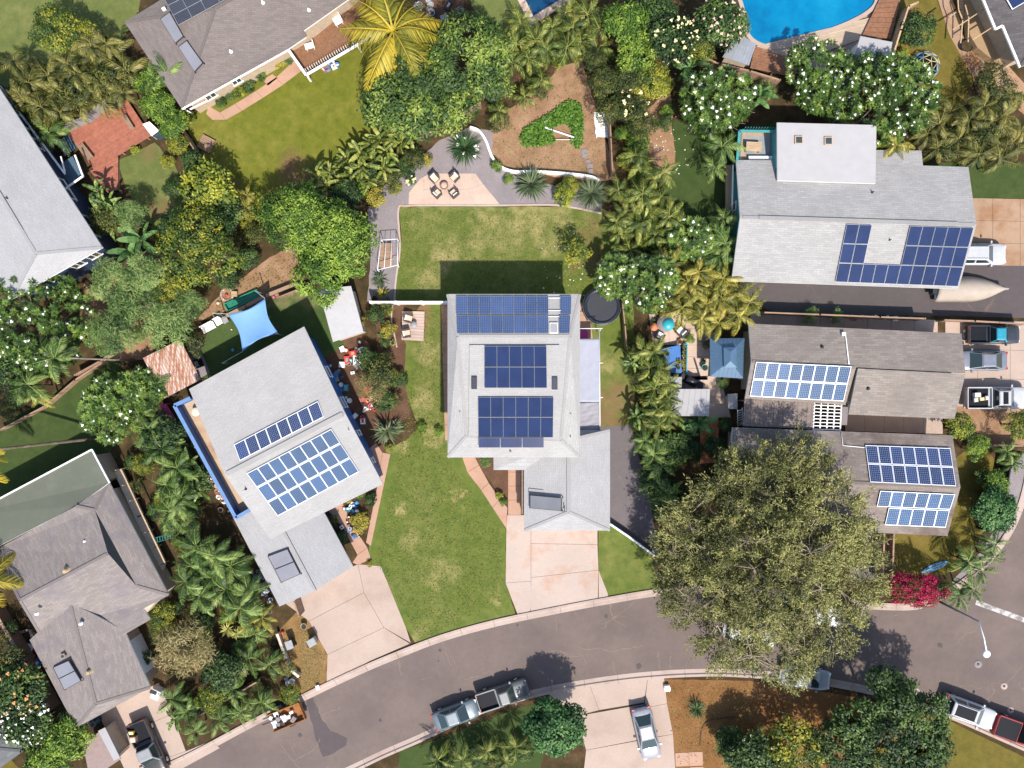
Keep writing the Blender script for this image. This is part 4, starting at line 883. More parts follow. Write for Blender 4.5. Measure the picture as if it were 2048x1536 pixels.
# ---- house I: corner of a blue grey roof, bottom left
hi_ = empty('house', P(0, 1510), 'blue grey shingled roof corner in the bottom left corner', 'house')
roof(hi_, dict(a=(28, 1448, 2.8), b=(47, 1502, 2.8), c=(-60, 1580, 2.8), d=(-160, 1450, 2.8), e=(-5, 1438, 2.8), r=(-70, 1490, 4.)), [('a', 'b', 'r'), ('b', 'c', 'r'), ('c', 'd', 'r'), ('d', 'e', 'r'), ('e', 'a', 'r')], 'sh_I')
walls(hi_, [(28, 1448), (47, 1502), (-60, 1580), (-160, 1450), (-5, 1438)], 2.8, 'tan', .4)
# ------------------------------------------------------------------ fences, decks, sheds, pools, yard structures
def fence(label, pts, h, mat, w=0.08, post=0.12, step=2.2, name='fence', cap=False, boards=True, group=None, solid=True):
    base = P(*pts[0]); root = empty(name, base, label, 'wall' if name == 'wall' else 'fence', group)
    for (a, b) in zip(pts, pts[1:]):
        A, B = P(*a, h), P(*b, h); A.z = B.z = 0; L = (B - A).length; n = max(1, round(L / step)); d = (B - A).normalized()
        for i in range(n):
            p, q = A.lerp(B, i / n), A.lerp(B, (i + 1) / n)
            e = d * (post / 2 + 0.004)
            if solid:
                MB().bar(p + e + Vector((0, 0, h * .5)), q - e + Vector((0, 0, h * .5)), w * .5, h * .94).build('panel', M[mat], root)
            MB().bar(p + e + Vector((0, 0, h * .99)), q - e + Vector((0, 0, h * .99)), w, .06).build('top_rail', M[mat], root)
            MB().box(p + Vector((0, 0, (h + .06) / 2)), (post, post, h + .06), math.atan2(d.y, d.x)).build('post', M[mat], root)
        MB().box(B + Vector((0, 0, (h + .06) / 2)), (post, post, h + .06), math.atan2(d.y, d.x)).build('post', M[mat], root)
    return root
fence('white vinyl fence from the gravel strip to the main house', [(741, 604), (893, 604)], 1.8, 'white', .16, .2, 2.3)
def wall_thing(label, pts, h, w, mat, curve=True, cat='wall', name='retaining_wall'):
    o = edging(name, pts, w, h, mat, 1.2, None, curve); set_tags(o, label, cat); 
    if 'kind' in o: del o['kind']
    return o
wall_thing('curved white retaining wall between gravel patio and dirt garden', [(940, 258), (958, 265), (972, 285), (985, 318), (1005, 338), (1030, 346), (1070, 346), (1130, 350), (1180, 356), (1197, 364)], .55, .2, 'white')
wall_thing('low white wall slanting from the garage corner to the street', [(1218, 1045), (1255, 1070), (1306, 1108)], .9, .16, 'white', False)
fence('weathered wood fence behind the play yard', [(555, 595), (600, 577), (628, 563)], .9, 'fencewood')
fence('low board fence beside the blue sail', [(452, 632), (530, 592), (595, 566)], .7, 'fencewood', .3, .1)
fence('wooden fence beside the taupe house lawn', [(340, 232), (368, 268), (395, 310), (415, 335)], 1.6, 'fencewood', .12)
fence('grey board fence above the red deck', [(125, 252), (170, 232), (215, 193)], 1.7, 'grey', .12)
fence('fence along the back of the patchy lawn', [(0, 860), (90, 812), (150, 760), (215, 718), (240, 700)], .8, 'fencewood', .12)
fence('weathered timber fence near the leaning palm', [(150, 750), (200, 722), (232, 700)], 1.2, 'fencewood', .12)
fence('long wooden fence north of the brown grey house', [(1530, 625), (1640, 629), (1760, 634), (1850, 637)], 1.6, 'fencewood', .12)
fence('short pale fence beside the pickup on the right drive', [(1890, 640), (1950, 642), (2050, 648)], 1.4, 'fencewood', .12)
fence('wooden pool fence stepping down to the right of the pool', [(1400, 112), (1440, 128), (1500, 142), (1560, 160)], 1.7, 'fencewood', .16)
fence('pale slatted pool fence beside the dome', [(1835, 5), (1818, 12), (1802, 60), (1784, 118)], 1.7, 'palewood', .14, .14, 1.2)
fence('brown fence between the driveway and olive lawn', [(1769, 1068), (1766, 1155)], 1.7, 'fencewood', .14)
fence('second brown fence rail beside the asphalt strip', [(1788, 1068), (1785, 1160)], 1.7, 'fencewood', .14)
fence('dark corner fence along the cross street pavement', [(1905, 860), (1985, 890), (2048, 892)], 1.2, 'fencewood', .12)
fence('street corner fence beside the grey pavement', [(2048, 905), (2022, 935), (2010, 1000), (1975, 1062)], 1.5, 'dark', .1)
fence('board fence on the left edge of the bottom left house', [(-20, 1210), (40, 1310), (90, 1400), (100, 1420)], 1.4, 'fencewood', .3, .16)
fence('thin fence along the back of the mango lot', [(840, 270), (900, 240), (960, 205)], 1.4, 'fencewood', .1)
fence('dark fence behind the hedge of the main lot', [(1225, 345), (1222, 275), (1218, 200)], 1.5, 'fencewood', .1)
fence('timber fence under the plumeria beside the trampoline', [(1243, 590), (1250, 650), (1256, 720)], 1.2, 'fencewood', .1)
fence('low wall in front of the leafy corner by the trailer', [(555, 1270), (580, 1340), (596, 1352)], .6, 'cream', .22, .24)
fence('fence behind the orange trailer palms', [(400, 1430), (470, 1390), (512, 1365)], 1.3, 'fencewood', .12)
fence('wood fence beside the beige driveway garage', [(588, 1205), (598, 1232)], 1.6, 'fencewood', .14)
fence('wooden rail above the top pool', [(1250, 18), (1275, 3)], 1.5, 'fencewood', .2)

def deck(label, quad, z, nb, mat, name='deck', gap=.012, board='board', cat='deck'):
    """boards run from edge 0-3 to edge 1-2; nb boards"""
    a, b, c, d = (P(*q, z) for q in quad)
    root = empty(name, ((a + c) / 2).to_2d().to_3d(), label, cat)
    for i in range(nb):
        v0 = (i + gap * 3) / nb; v1 = (i + 1 - gap * 3) / nb
        q = [a.lerp(d, v0), b.lerp(c, v0), b.lerp(c, v1), a.lerp(d, v1)]
        MB().prism([(p.x, p.y) for p in q], z - .04, z).build(board, M[mat] if isinstance(mat, str) else mat, root)
    for t in (.06, .5, .94):
        MB().bar(a.lerp(b, t) - Vector((0, 0, .04 + z / 2 - .02)), d.lerp(c, t) - Vector((0, 0, .04 + z / 2 - .02)), .12, max(.04, z - .05)).build('joist', M['fencewood'], root)
    return root
deck('small pale plank deck with two chairs beside the main house', [(805, 622), (849, 623), (847, 682), (803, 680)], .18, 10, wood('pale grey pink decking', (0.44, 0.33, 0.28), .15))
redw = wood('red stained decking', (0.33, 0.115, 0.07), .22, (4, 4, 1))
deck('large red stained deck beside the navy walled house', [(133, 262), (250, 193), (302, 272), (188, 340)], .5, 26, redw)
deck('red deck walkway leading to the patchy lawn', [(180, 342), (236, 312), (236, 380), (214, 384)], .42, 10, redw)
deck('sandy plank deck curving round the pool', [(1490, 98), (1760, 30), (1745, 70), (1600, 120)], .3, 12, wood('sandy decking', (0.45, 0.34, 0.24), .15))
brw = wood('brown stained decking', (0.22, 0.10, 0.05), .3, (4, 4, 1))
deck('brown deck strip right of the pool', [(1768, -20), (1808, -30), (1782, 78), (1724, 72)], .5, 10, brw)
deck('brown deck corner left below the pool', [(1510, 92), (1600, 122), (1590, 155), (1500, 136)], .5, 8, brw)

# pools
watermat, nt, b = nmat('pool water'); p_ = pos(nt)
cw = ramp(nt, noise(nt, p_, 0.2, 6, .7), [(0.32, (0.0, 0.10, 0.24)), (0.5, (0.0, 0.155, 0.31)), (0.7, (0.005, 0.20, 0.36))]); nt.links.new(cw, b.inputs["Base Color"]); b.inputs["Roughness"].default_value = .08
bump(nt, b, noise(nt, p_, 2.2, 5), .35, .05); M['water'] = watermat
dwm, nt, b = nmat('deep blue pool water'); p_ = pos(nt); cw = ramp(nt, noise(nt, p_, 0.5, 4), [(0.3, (0.004, 0.035, 0.085)), (0.7, (0.006, 0.05, 0.12))]); nt.links.new(cw, b.inputs["Base Color"]); b.inputs["Roughness"].default_value = .08; M['deepwater'] = dwm
pl = empty('swimming_pool', P(1610, 20), 'bright blue freeform swimming pool at the top right', 'pool')
pool_px = [(1488, -70), (1488, 25), (1492, 60), (1508, 82), (1536, 93), (1566, 92), (1600, 80), (1650, 62), (1700, 42), (1738, 18), (1748, -8), (1750, -70)]
pw = smooth_line(PP(pool_px), 5, True)
MB().poly(inset(pw, .02), .2).build('water', M['water'], pl)
ow = inset(pw, -.35); cp = MB()
n = len(pw)
for a0, b0, z_ in ((pw, ow, .33),):
    vs = [(x, y, z_) for x, y in a0] + [(x, y, z_) for x, y in b0] + [(x, y, .05) for x, y in a0] + [(x, y, 0) for x, y in b0]
    fs = []
    for i in range(n):
        j = (i + 1) % n; fs += [(i, j, n + j, n + i), (2 * n + i, 2 * n + j, j, i), (n + i, n + j, 3 * n + j, 3 * n + i)]
    cp.add(vs, fs)
cp.build('coping', M['beige'], pl)
sheet('pool_terrace', [(1470, 70), (1490, 25), (1488, -90), (1770, -90), (1762, 20), (1735, 70), (1700, 110), (1640, 140), (1590, 122), (1510, 95)], .02, M['beige'])
p2 = empty('swimming_pool', P(1085, 15), 'small rectangular dark blue pool with pink coping at the top edge', 'pool')
o_, i_ = [(1012, -30), (1112, -95), (1165, -15), (1061, 55)], None
wo = PP([(1020, -30), (1061, 53), (1150, -2), (1105, -95)]); wi = inset(wo, .62)
MB().poly(wi, .03).build('water', M['deepwater'], p2)
for i in range(4):
    q = [wo[i], wo[(i + 1) % 4], wi[(i + 1) % 4], wi[i]]; MB().prism(q, 0, .12).build('coping_stone', M['stone'], p2)

# sheds and roofs on posts
def lean_to(name, label, cat, quad, z, mat, posts='steel', th=.06, slope=0.0, body=None, ridges=0, dirn=0, edge=None):
    """roof sheet on quad (pixels at z), optionally with a body below, corrugation bars across"""
    W_ = [P(x, y, z + (slope if i in (0, 1) else 0)) for i, (x, y) in enumerate(quad)]
    c = (W_[0] + W_[2]) / 2; root = empty(name, (c.x, c.y, 0), label, cat)
    rf = MB(); dn = Vector((0, 0, th)); n = len(W_)
    rf.add(W_ + [w - dn for w in W_], [tuple(range(n)), tuple(reversed(range(n, 2 * n)))] + [(i, (i + 1) % n, n + (i + 1) % n, n + i) for i in range(n)], 0, [slope_uv(W_)] + [[(0, 0)] * n] + [[(0, 0)] * 4] * n)
    if MB and W_ and (W_[1] - W_[0]).cross(W_[3] - W_[0]).z < 0: rf.f = [f[::-1] for f in rf.f]; rf.uv = [u[::-1] for u in rf.uv]
    ro = rf.build('roof', M[mat] if isinstance(mat, str) else mat, root)
    a, b, c_, d = W_ if dirn == 0 else (W_[1], W_[2], W_[3], W_[0])
    for i in range(ridges):
        t = (i + .5) / ridges
        MB().bar(a.lerp(b, t) + Vector((0, 0, .012)), d.lerp(c_, t) + Vector((0, 0, .012)), .05, .03).build('rib', M[mat] if isinstance(mat, str) else mat, ro)
    ins = inset([(w.x, w.y) for w in W_], .2)
    if body: MB().prism(ins, 0, z - th - .02).build('wall', M[body], root)
    else:
        for q in ins: MB().bar((q[0], q[1], 0), (q[0], q[1], z - th), .09, .09).build('post', M[posts], root)
    return root
lean_to('garden_shed', 'plain pale grey roofed shed beside the large leafy tree', 'shed', [(637, 578), (702, 572), (727, 664), (666, 684)], 2.4, flat('pale grey shed roof', (0.36, 0.35, 0.355), .7, 0, .06), slope=.25, body='cream')
def rusty(name):
    m, nt, b = nmat(name); uv = mk(nt, "ShaderNodeUVMap").outputs[0]; mp = mk(nt, "ShaderNodeMapping"); mp.inputs["Rotation"].default_value = (0, 0, 0.0); mp.inputs["Scale"].default_value = (3.6, .32, 1); nt.links.new(uv, mp.inputs[0])
    f = noise(nt, mp.outputs[0], 1.6, 4, .6)
    c = ramp(nt, f, [(0.44, (0.46, 0.37, 0.32)), (0.53, (0.30, 0.13, 0.065)), (0.62, (0.24, 0.095, 0.045))]); nt.links.new(c, b.inputs["Base Color"]); b.inputs["Roughness"].default_value = .8; return m
M['rusty'] = rusty('rust streaked corrugated iron')
lean_to('carport', 'rust streaked corrugated iron roof on posts beside the play yard', 'canopy', [(286, 716), (360, 679), (401, 759), (328, 797)], 2.5, 'rusty', ridges=14)
lean_to('shed', 'grey metal shed roof with two skylights by the big pool', 'shed', [(1475, 66), (1512, 88), (1498, 131), (1445, 114)], 2.1, 'steel', slope=.15, body='tan', ridges=8)
lean_to('shed', 'smooth white shed roof right of the pool deck', 'shed', [(1721, 72), (1785, 84), (1778, 122), (1706, 122)], 2.2, 'membrane', slope=.1, body='white')
lean_to('storage_shed', 'faded brown resin shed with white roof panels by the black pickup', 'shed', [(165, 1500), (190, 1462), (212, 1456), (240, 1520), (225, 1545), (175, 1545)][0:4] if False else [(166, 1490), (208, 1455), (242, 1518), (180, 1560)], 2.0, flat('faded mauve brown resin', (0.23, 0.165, 0.15), .7), slope=.0, body='tan')
for t in (.25, .6): 
    pass
lean_to('storage_box', 'white panelled lid leaning on the brown resin shed', 'box', [(196, 1462), (210, 1455), (240, 1515), (228, 1522)], 2.12, 'membrane', body=None)
lean_to('storage_shed', 'grey pebbled metal shed between palms and house patio', 'shed', [(1342, 778), (1420, 778), (1418, 832), (1330, 832)], 2.0, 'membrane', slope=.1, body='tan', ridges=7)
lean_to('awning', 'flat grey awning between the shed and barbecue', 'awning', [(1337, 754), (1364, 754), (1363, 776), (1336, 776)], 1.9, 'grey')
lean_to('trash_enclosure', 'white boxy shed top beside the brown grey house corner', 'box', [(1455, 788), (1475, 787), (1475, 818), (1457, 818)], 1.4, 'membrane', body='cream')
lean_to('patio_cover', 'slatted brown translucent patio cover below the white framed array', 'patio cover', [(1489, 797), (1629, 803), (1626, 858), (1486, 852)], 2.5, wood('brown polycarbonate cover', (0.19, 0.145, 0.125), .25, (1, 6, 1)), posts='palewood', ridges=15)
pg = empty('pergola', P(1655, 830), 'open white lattice pergola beside the brown patio cover', 'pergola')
for i in range(5):
    MB().bar(P(1629 + i * 13.5, 801 + i * .7, 2.5), P(1626 + i * 13.5, 859 + i * .5, 2.5), .1, .1).build('beam', M['white'], pg)
for j in range(9):
    MB().bar(P(1629 - j * .4, 803 + j * 6.9, 2.6), P(1684 - j * .4, 806 + j * 6.7, 2.6), .07, .07).build('slat', M['white'], pg)
for q in ((1629, 803), (1683, 806), (1626, 859), (1680, 861)): p = P(*q, 2.4); MB().bar((p.x, p.y, 0), (p.x, p.y, 2.45), .1, .1).build('post', M['white'], pg)
lean_to('bench_roof', 'pale lavender lean-to roof strip beside the lattice pergola', 'awning', [(1685, 808), (1697, 810), (1694, 850), (1683, 850)], 2.2, 'gravel')

# gazebo with double hip roof of blue standing seam metal
gz = empty('gazebo', P(1455, 718), 'blue metal hip roofed gazebo with raised cap beside the brown grey house', 'gazebo')
gbm = flat('slate blue roof metal', (0.075, 0.135, 0.21), .4, .2, .06)
M['gbm'] = gbm
_, GW = roof(gz, dict(a=(1420, 677, 2.5), b=(1490, 676, 2.5), c=(1487, 757, 2.5), d=(1420, 753, 2.5), r1=(1460, 706, 3.35), r2=(1460, 722, 3.35)), [('a', 'd', 'r2', 'r1'), ('d', 'c', 'r2'), ('c', 'b', 'r1', 'r2'), ('b', 'a', 'r1')], 'gbm', .08, 'gbm')
roof(gz, dict(a=(1447, 695, 3.3), b=(1473, 694, 3.3), c=(1474, 735, 3.3), d=(1448, 735, 3.3), r1=(1461, 704, 3.6), r2=(1461, 722, 3.6)), [('a', 'd', 'r2', 'r1'), ('d', 'c', 'r2'), ('c', 'b', 'r1', 'r2'), ('b', 'a', 'r1')], 'gbm', .06, 'gbm', name='roof_cap')
for e, (k0, k1, t0, t1, nn) in enumerate((('a', 'd', 'r1', 'r2', 9), ('b', 'c', 'r1', 'r2', 9), ('d', 'c', 'r2', 'r2', 8), ('a', 'b', 'r1', 'r1', 8))):
    for i in range(1, nn):
        t = i / nn; s = GW[k0].lerp(GW[k1], t); f = GW[t0].lerp(GW[t1], t)
        m_ = min(t, 1 - t) * 2; q = s.lerp(f, min(1, .25 + m_ * .75)) if t0 == t1 else s.lerp(f, .96)
        if t0 == t1: q = s.lerp(Vector((s.x + (f - GW[k0].lerp(GW[k1], .5)).x, s.y + (f - GW[k0].lerp(GW[k1], .5)).y, f.z)), m_ * .96)
        MB().bar(s + Vector((0, 0, .01)), q + Vector((0, 0, .01)), .03, .03).build('seam', gbm, gz)
for k in 'abcd': p = GW[k] * .985; MB().bar((p.x, p.y, 0), (p.x, p.y, 2.42), .14, .14).build('post', M['dark'], gz)

# fabric awning beside the main house on white pipes
aw = empty('fabric_awning', P(1180, 768), 'lavender and grey fabric awning on white pipes along the main house', 'awning')
def cloth(parent, quad, z, mat, name='fabric', nx=14, ny=30, amp=.03, seed=1, sag=0.06):
    r_ = np.random.default_rng(seed); a, b, c, d = (P(x, y, z) for x, y in quad); vs = []; fs = []; ph = r_.uniform(0, 6, 6); fr = r_.uniform(2, 7, 6)
    for j in range(ny + 1):
        for i in range(nx + 1):
            u, v = i / nx, j / ny; q = a.lerp(b, u).lerp(d.lerp(c, u), v)
            w_ = sum(math.sin(fr[k] * (u * (k % 2 + .3) + v * ((k + 1) % 3)) * 3 + ph[k]) for k in range(6)) / 6
            vs.append(q + Vector((0, 0, w_ * amp - sag * math.sin(math.pi * u) * math.sin(math.pi * v))))
    for j in range(ny):
        for i in range(nx): k = j * (nx + 1) + i; fs.append((k, k + nx + 1, k + nx + 2, k + 1))
    o = MB().add(vs, fs, smooth=True).build(name, mat, parent); md = o.modifiers.new('thickness', 'SOLIDIFY'); md.thickness = .006; return o
cloth(aw, [(1156, 678), (1198, 677), (1200, 804), (1156, 804)], 2.5, flat('lavender white canvas', (0.30, 0.31, 0.37), .8, 0, .04), 'light_canvas', amp=.03)
cloth(aw, [(1156, 805), (1199, 805), (1199, 861), (1156, 862)], 2.45, flat('grey canvas', (0.25, 0.24, 0.265), .8, 0, .06), 'grey_canvas', amp=.06, seed=4)
for a, b in (((1156, 657), (1205, 657)), ((1199, 657), (1200, 862)), ((1197, 726), (1206, 726)), ((1197, 795), (1206, 795))): MB().tube([P(*a, 2.52), P(*b, 2.52)], .035, 6).build('pipe', M['white_metal'], aw)
for y in (660, 726, 795, 860): p = P(1201, y, 2.4); MB().tube([(p.x, p.y, 0), (p.x, p.y, 2.5)], .035, 6).build('post', M['white_metal'], aw)

# blue sail shade
ss = empty('shade_sail', P(507, 650), 'pale blue four cornered shade sail over the play yard', 'shade sail')
co = [Vector(P(x, y, z)) for x, y, z in ((456, 628, 2.7), (530, 597, 2.9), (557, 667, 2.9), (485, 703, 2.6))]
vs = []; fs = []; N = 16
cc = sum(co, Vector()) / 4
for j in range(N + 1):
    for i in range(N + 1):
        u, v = i / N, j / N; q = co[0].lerp(co[1], u).lerp(co[3].lerp(co[2], u), v)
        e = 1 - .34 * (math.sin(math.pi * u) * (abs(2 * v - 1) ** 2) + math.sin(math.pi * v) * (abs(2 * u - 1) ** 2)) * .55
        vs.append(cc + (q - cc) * e - Vector((0, 0, .25 * math.sin(math.pi * u) * math.sin(math.pi * v))))
for j in range(N):
    for i in range(N): k = j * (N + 1) + i; fs.append((k, k + N + 1, k + N + 2, k + 1))
o = MB().add(vs, fs, smooth=True).build('sail_cloth', flat('pale blue sailcloth', (0.13, 0.27, 0.50), .7, 0, .03), ss); md = o.modifiers.new('t', 'SOLIDIFY'); md.thickness = .006
for i, (x, y) in enumerate(((452, 632), (533, 590), (572, 672), (470, 728))):
    p = P(x, y, 0); top = Vector((p.x, p.y, 2.9)); MB().tube([p, top], .05, 8).build('post', M['steel'], ss); MB().tube([top, co[i]], .012, 5).build('rope', M['white'], ss)

# trampoline
tr = empty('trampoline', P(1204, 610), 'large black round trampoline beside the white flowering tree', 'trampoline')
tc = P(1204, 612, .8); tc.z = 0
MB().lathe(tc, [(1.62, .80), (1.66, .84), (1.62, .88), (1.35, .86), (1.32, .82)], 40).build('pad', flat('black vinyl pad', (0.012, 0.016, 0.028), .35), tr)
MB().lathe(tc, [(1.33, .80), (.7, .79), (.001, .78)], 40).build('mat', flat('black jumping mat', (0.02, 0.022, 0.03), .6), tr)
MB().lathe(tc, [(1.67, .78), (1.70, .80), (1.67, .82)], 40).build('frame', M['steel'], tr)
for i in range(6):
    t = i * math.pi / 3; q = Vector((math.cos(t), math.sin(t), 0)); MB().tube([tc + q * 1.66 + Vector((0, 0, .8)), tc + q * 1.7 + Vector((0, 0, .02))], .025, 6).build('leg', M['steel'], tr)
MB().lathe(tc, [(1.60, .90), (1.615, .915), (1.60, .93)], 40).build('net_ring', M['black'], tr)
mt = empty('doormat', P(1168, 625), 'dark grey mat lying on the paving next to the trampoline', 'mat'); MB().prism(PP([(1162, 618), (1170, 614), (1183, 634), (1174, 642)]), .036, .055).build('mat_sheet', M['dark'], mt)
bx = empty('storage_bench', P(1168, 668), 'bright magenta bench under the awning pipes', 'bench')
MB().prism(PP([(1150, 660), (1174, 660), (1174, 677), (1150, 677)]), .25, .5).build('seat', flat('magenta paint', (0.36, 0.01, 0.17), .5), bx)
for q in ((1153, 662), (1172, 662), (1153, 675), (1172, 675)): p = P(*q); MB().bar((p.x, p.y, 0), (p.x, p.y, .25), .06, .06).build('leg', M['dark'], bx)

# climbing dome
dm = empty('climbing_dome', P(1855, 127), 'geodesic climbing dome of blue and yellow bars by the pool fence', 'climbing frame')
dc = P(1852, 130, .6); dc.z = 0; Rd = 1.35
ico = bmesh.new(); bmesh.ops.create_icosphere(ico, subdivisions=2, radius=Rd)
cols = [flat('blue dome bar', (0.10, 0.28, 0.45), .4), flat('yellow dome bar', (0.55, 0.45, 0.2), .4)]
for e in ico.edges:
    a, b = e.verts[0].co, e.verts[1].co
    if min(a.z, b.z) < -.05: continue
    MB().tube([dc + a + Vector((0, 0, .05)), dc + b + Vector((0, 0, .05))], .028, 6).build('bar', cols[0 if (a.z + b.z) / 2 < .9 * Rd and (e.index % 3) else 1], dm)
ico.free()
MB().lathe(dc, [(Rd * .95, .012), (.01, .02)], 24, close=False).build('play_mat', M['black'], dm)

# dirt garden things
gcv = empty('plank', P(1125, 258), 'long white plank lying diagonally in the garden patch', 'plank'); MB().bar(P(1090, 255, .25), P(1148, 275, .3), .12, .06).build('plank_board', M['white'], gcv)
gcv = empty('pipe', P(1130, 278), 'thin pale pipe lying level below the white plank', 'pipe'); MB().tube([P(1095, 279, .2), P(1163, 279, .2)], .05, 6).build('pipe_body', M['cream'], gcv)
gcv = empty('pipe', P(1095, 238), 'short white stick at the edge of the green garden patch', 'pipe'); MB().tube([P(1088, 245, .3), P(1102, 235, .3)], .03, 6).build('pipe_body', M['white'], gcv)
pal = empty('slatted_panel', P(1201, 250), 'white slatted panel lying flat on the dirt by the dark hedge', 'panel')
for i in range(17): MB().box(P(1200 + i * .25 + random.uniform(-1, 1), 226 + i * 2.95, .12), (1.1 + random.uniform(-.05, .05), .09, .03), -.04).build('slat', M['white'], pal)
for x in (1190, 1212): MB().bar(P(x, 224, .07), P(x + 3, 276, .07), .06, .06).build('batten', M['white'], pal)
for i, (x, y, w_, r_, lb) in enumerate(((1168, 303, .5, .05, 'topmost'), (1169, 312, .5, -.05, 'second'), (1176, 324, .36, .1, 'small square'), (1180, 332, .5, -.08, 'widest'), (1181, 343, .4, .12, 'lowest'))):
    s_ = empty('stepping_stone', P(x, y), '%s pale grey stepping stone right of the dirt garden' % lb, 'stone', 'stepping stones in the dirt garden')
    MB().box(P(x, y) + Vector((0, 0, .05)), (w_, .38, .08), r_).build('stone_slab', M['gravel'], s_)

# cage with pots on the gravel strip
cg = empty('plant_cage', P(775, 505), 'white tubular plant cage on the gravel beside the large leafy tree', 'plant cage')
c4 = [(762, 480), (794, 478), (795, 530), (755, 540)]
for a, b in zip(c4, c4[1:] + c4[:1]): MB().tube([P(*a, 1.7), P(*b, 1.7)], .03, 6).build('top_bar', M['white_metal'], cg)
for t in (.33, .66): MB().tube([P(762, 480, 1.7).lerp(P(794, 478, 1.7), t), P(755, 540, 1.7).lerp(P(795, 530, 1.7), t)], .02, 6).build('cross_bar', M['white_metal'], cg)
for q in c4: p = P(*q, 1.7); MB().tube([(p.x, p.y, 0), (p.x, p.y, 1.7)], .03, 6).build('post', M['white_metal'], cg)
MB().prism(PP([(762, 488), (786, 487), (786, 534), (760, 536)]), .3, .34).build('shelf', M['fencewood'], cg)
MB().bar(P(774, 500, .1), P(774, 500, .3), .5, .5).build('shelf_block', M['fencewood'], cg)
# ------------------------------------------------------------------ vehicles (front faces +x, built at the origin)
def ring_loft(mb, stations, mat=0):
    """stations: (x, half width, z bottom, z belt, crown)"""
    n = 12; vs = []; fs = []
    for x, w, zb, zt, cr in stations:
        half = [(0, zt + cr), (w * .55, zt + cr * .8), (w * .88, zt), (w * .985, zt - .07), (w, (zt + zb) / 2 + .05), (w * .94, zb + .04), (w * .5, zb)]
        ringp = half + [(-y, z) for y, z in half[1:-1]][::-1]
        ring = half + [(-y, z) for y, z in reversed(half[1:])]
        vs += [(x, y, z) for y, z in ring]
    m = len(vs) // len(stations)
    for i in range(len(stations) - 1):
        for j in range(m):
            a = i * m + j; b = i * m + (j + 1) % m; fs.append((a, b, b + m, a + m))
    fs.append(tuple(range(m))); fs.append(tuple((len(stations) - 1) * m + j for j in reversed(range(m))))
    mb.add(vs, fs, mat, smooth=True); return mb
PAINTS = {}
def get_paint(c, metal=0.0):
    k = (tuple(c), metal)
    if k not in PAINTS: PAINTS[k] = paint('car paint %d' % (len(PAINTS) + 1), c, .28, metal)
    return PAINTS[k]
glassm, nt_, b_ = nmat('tinted car glass'); b_.inputs["Base Color"].default_value = (0.02, 0.035, 0.035, 1); b_.inputs["Roughness"].default_value = .05; b_.inputs["Specular IOR Level"].default_value = .8
M['carglass'] = glassm
def quad_part(pts, name, mat, parent, off=.012):
    n = (pts[1] - pts[0]).cross(pts[2] - pts[0]).normalized(); c = sum(pts, Vector()) / len(pts)
    if n.dot(c - Vector((c.x * .4, 0, .6))) < 0: n = -n; pts = pts[::-1]
    k = len(pts); vs = [p + n * off for p in pts] + [p - n * .02 for p in pts]
    MB().add(vs, [tuple(range(k)), tuple(reversed(range(k, 2 * k)))] + [(i, k + i, k + (i + 1) % k, (i + 1) % k) for i in range(k)]).build(name, mat, parent)
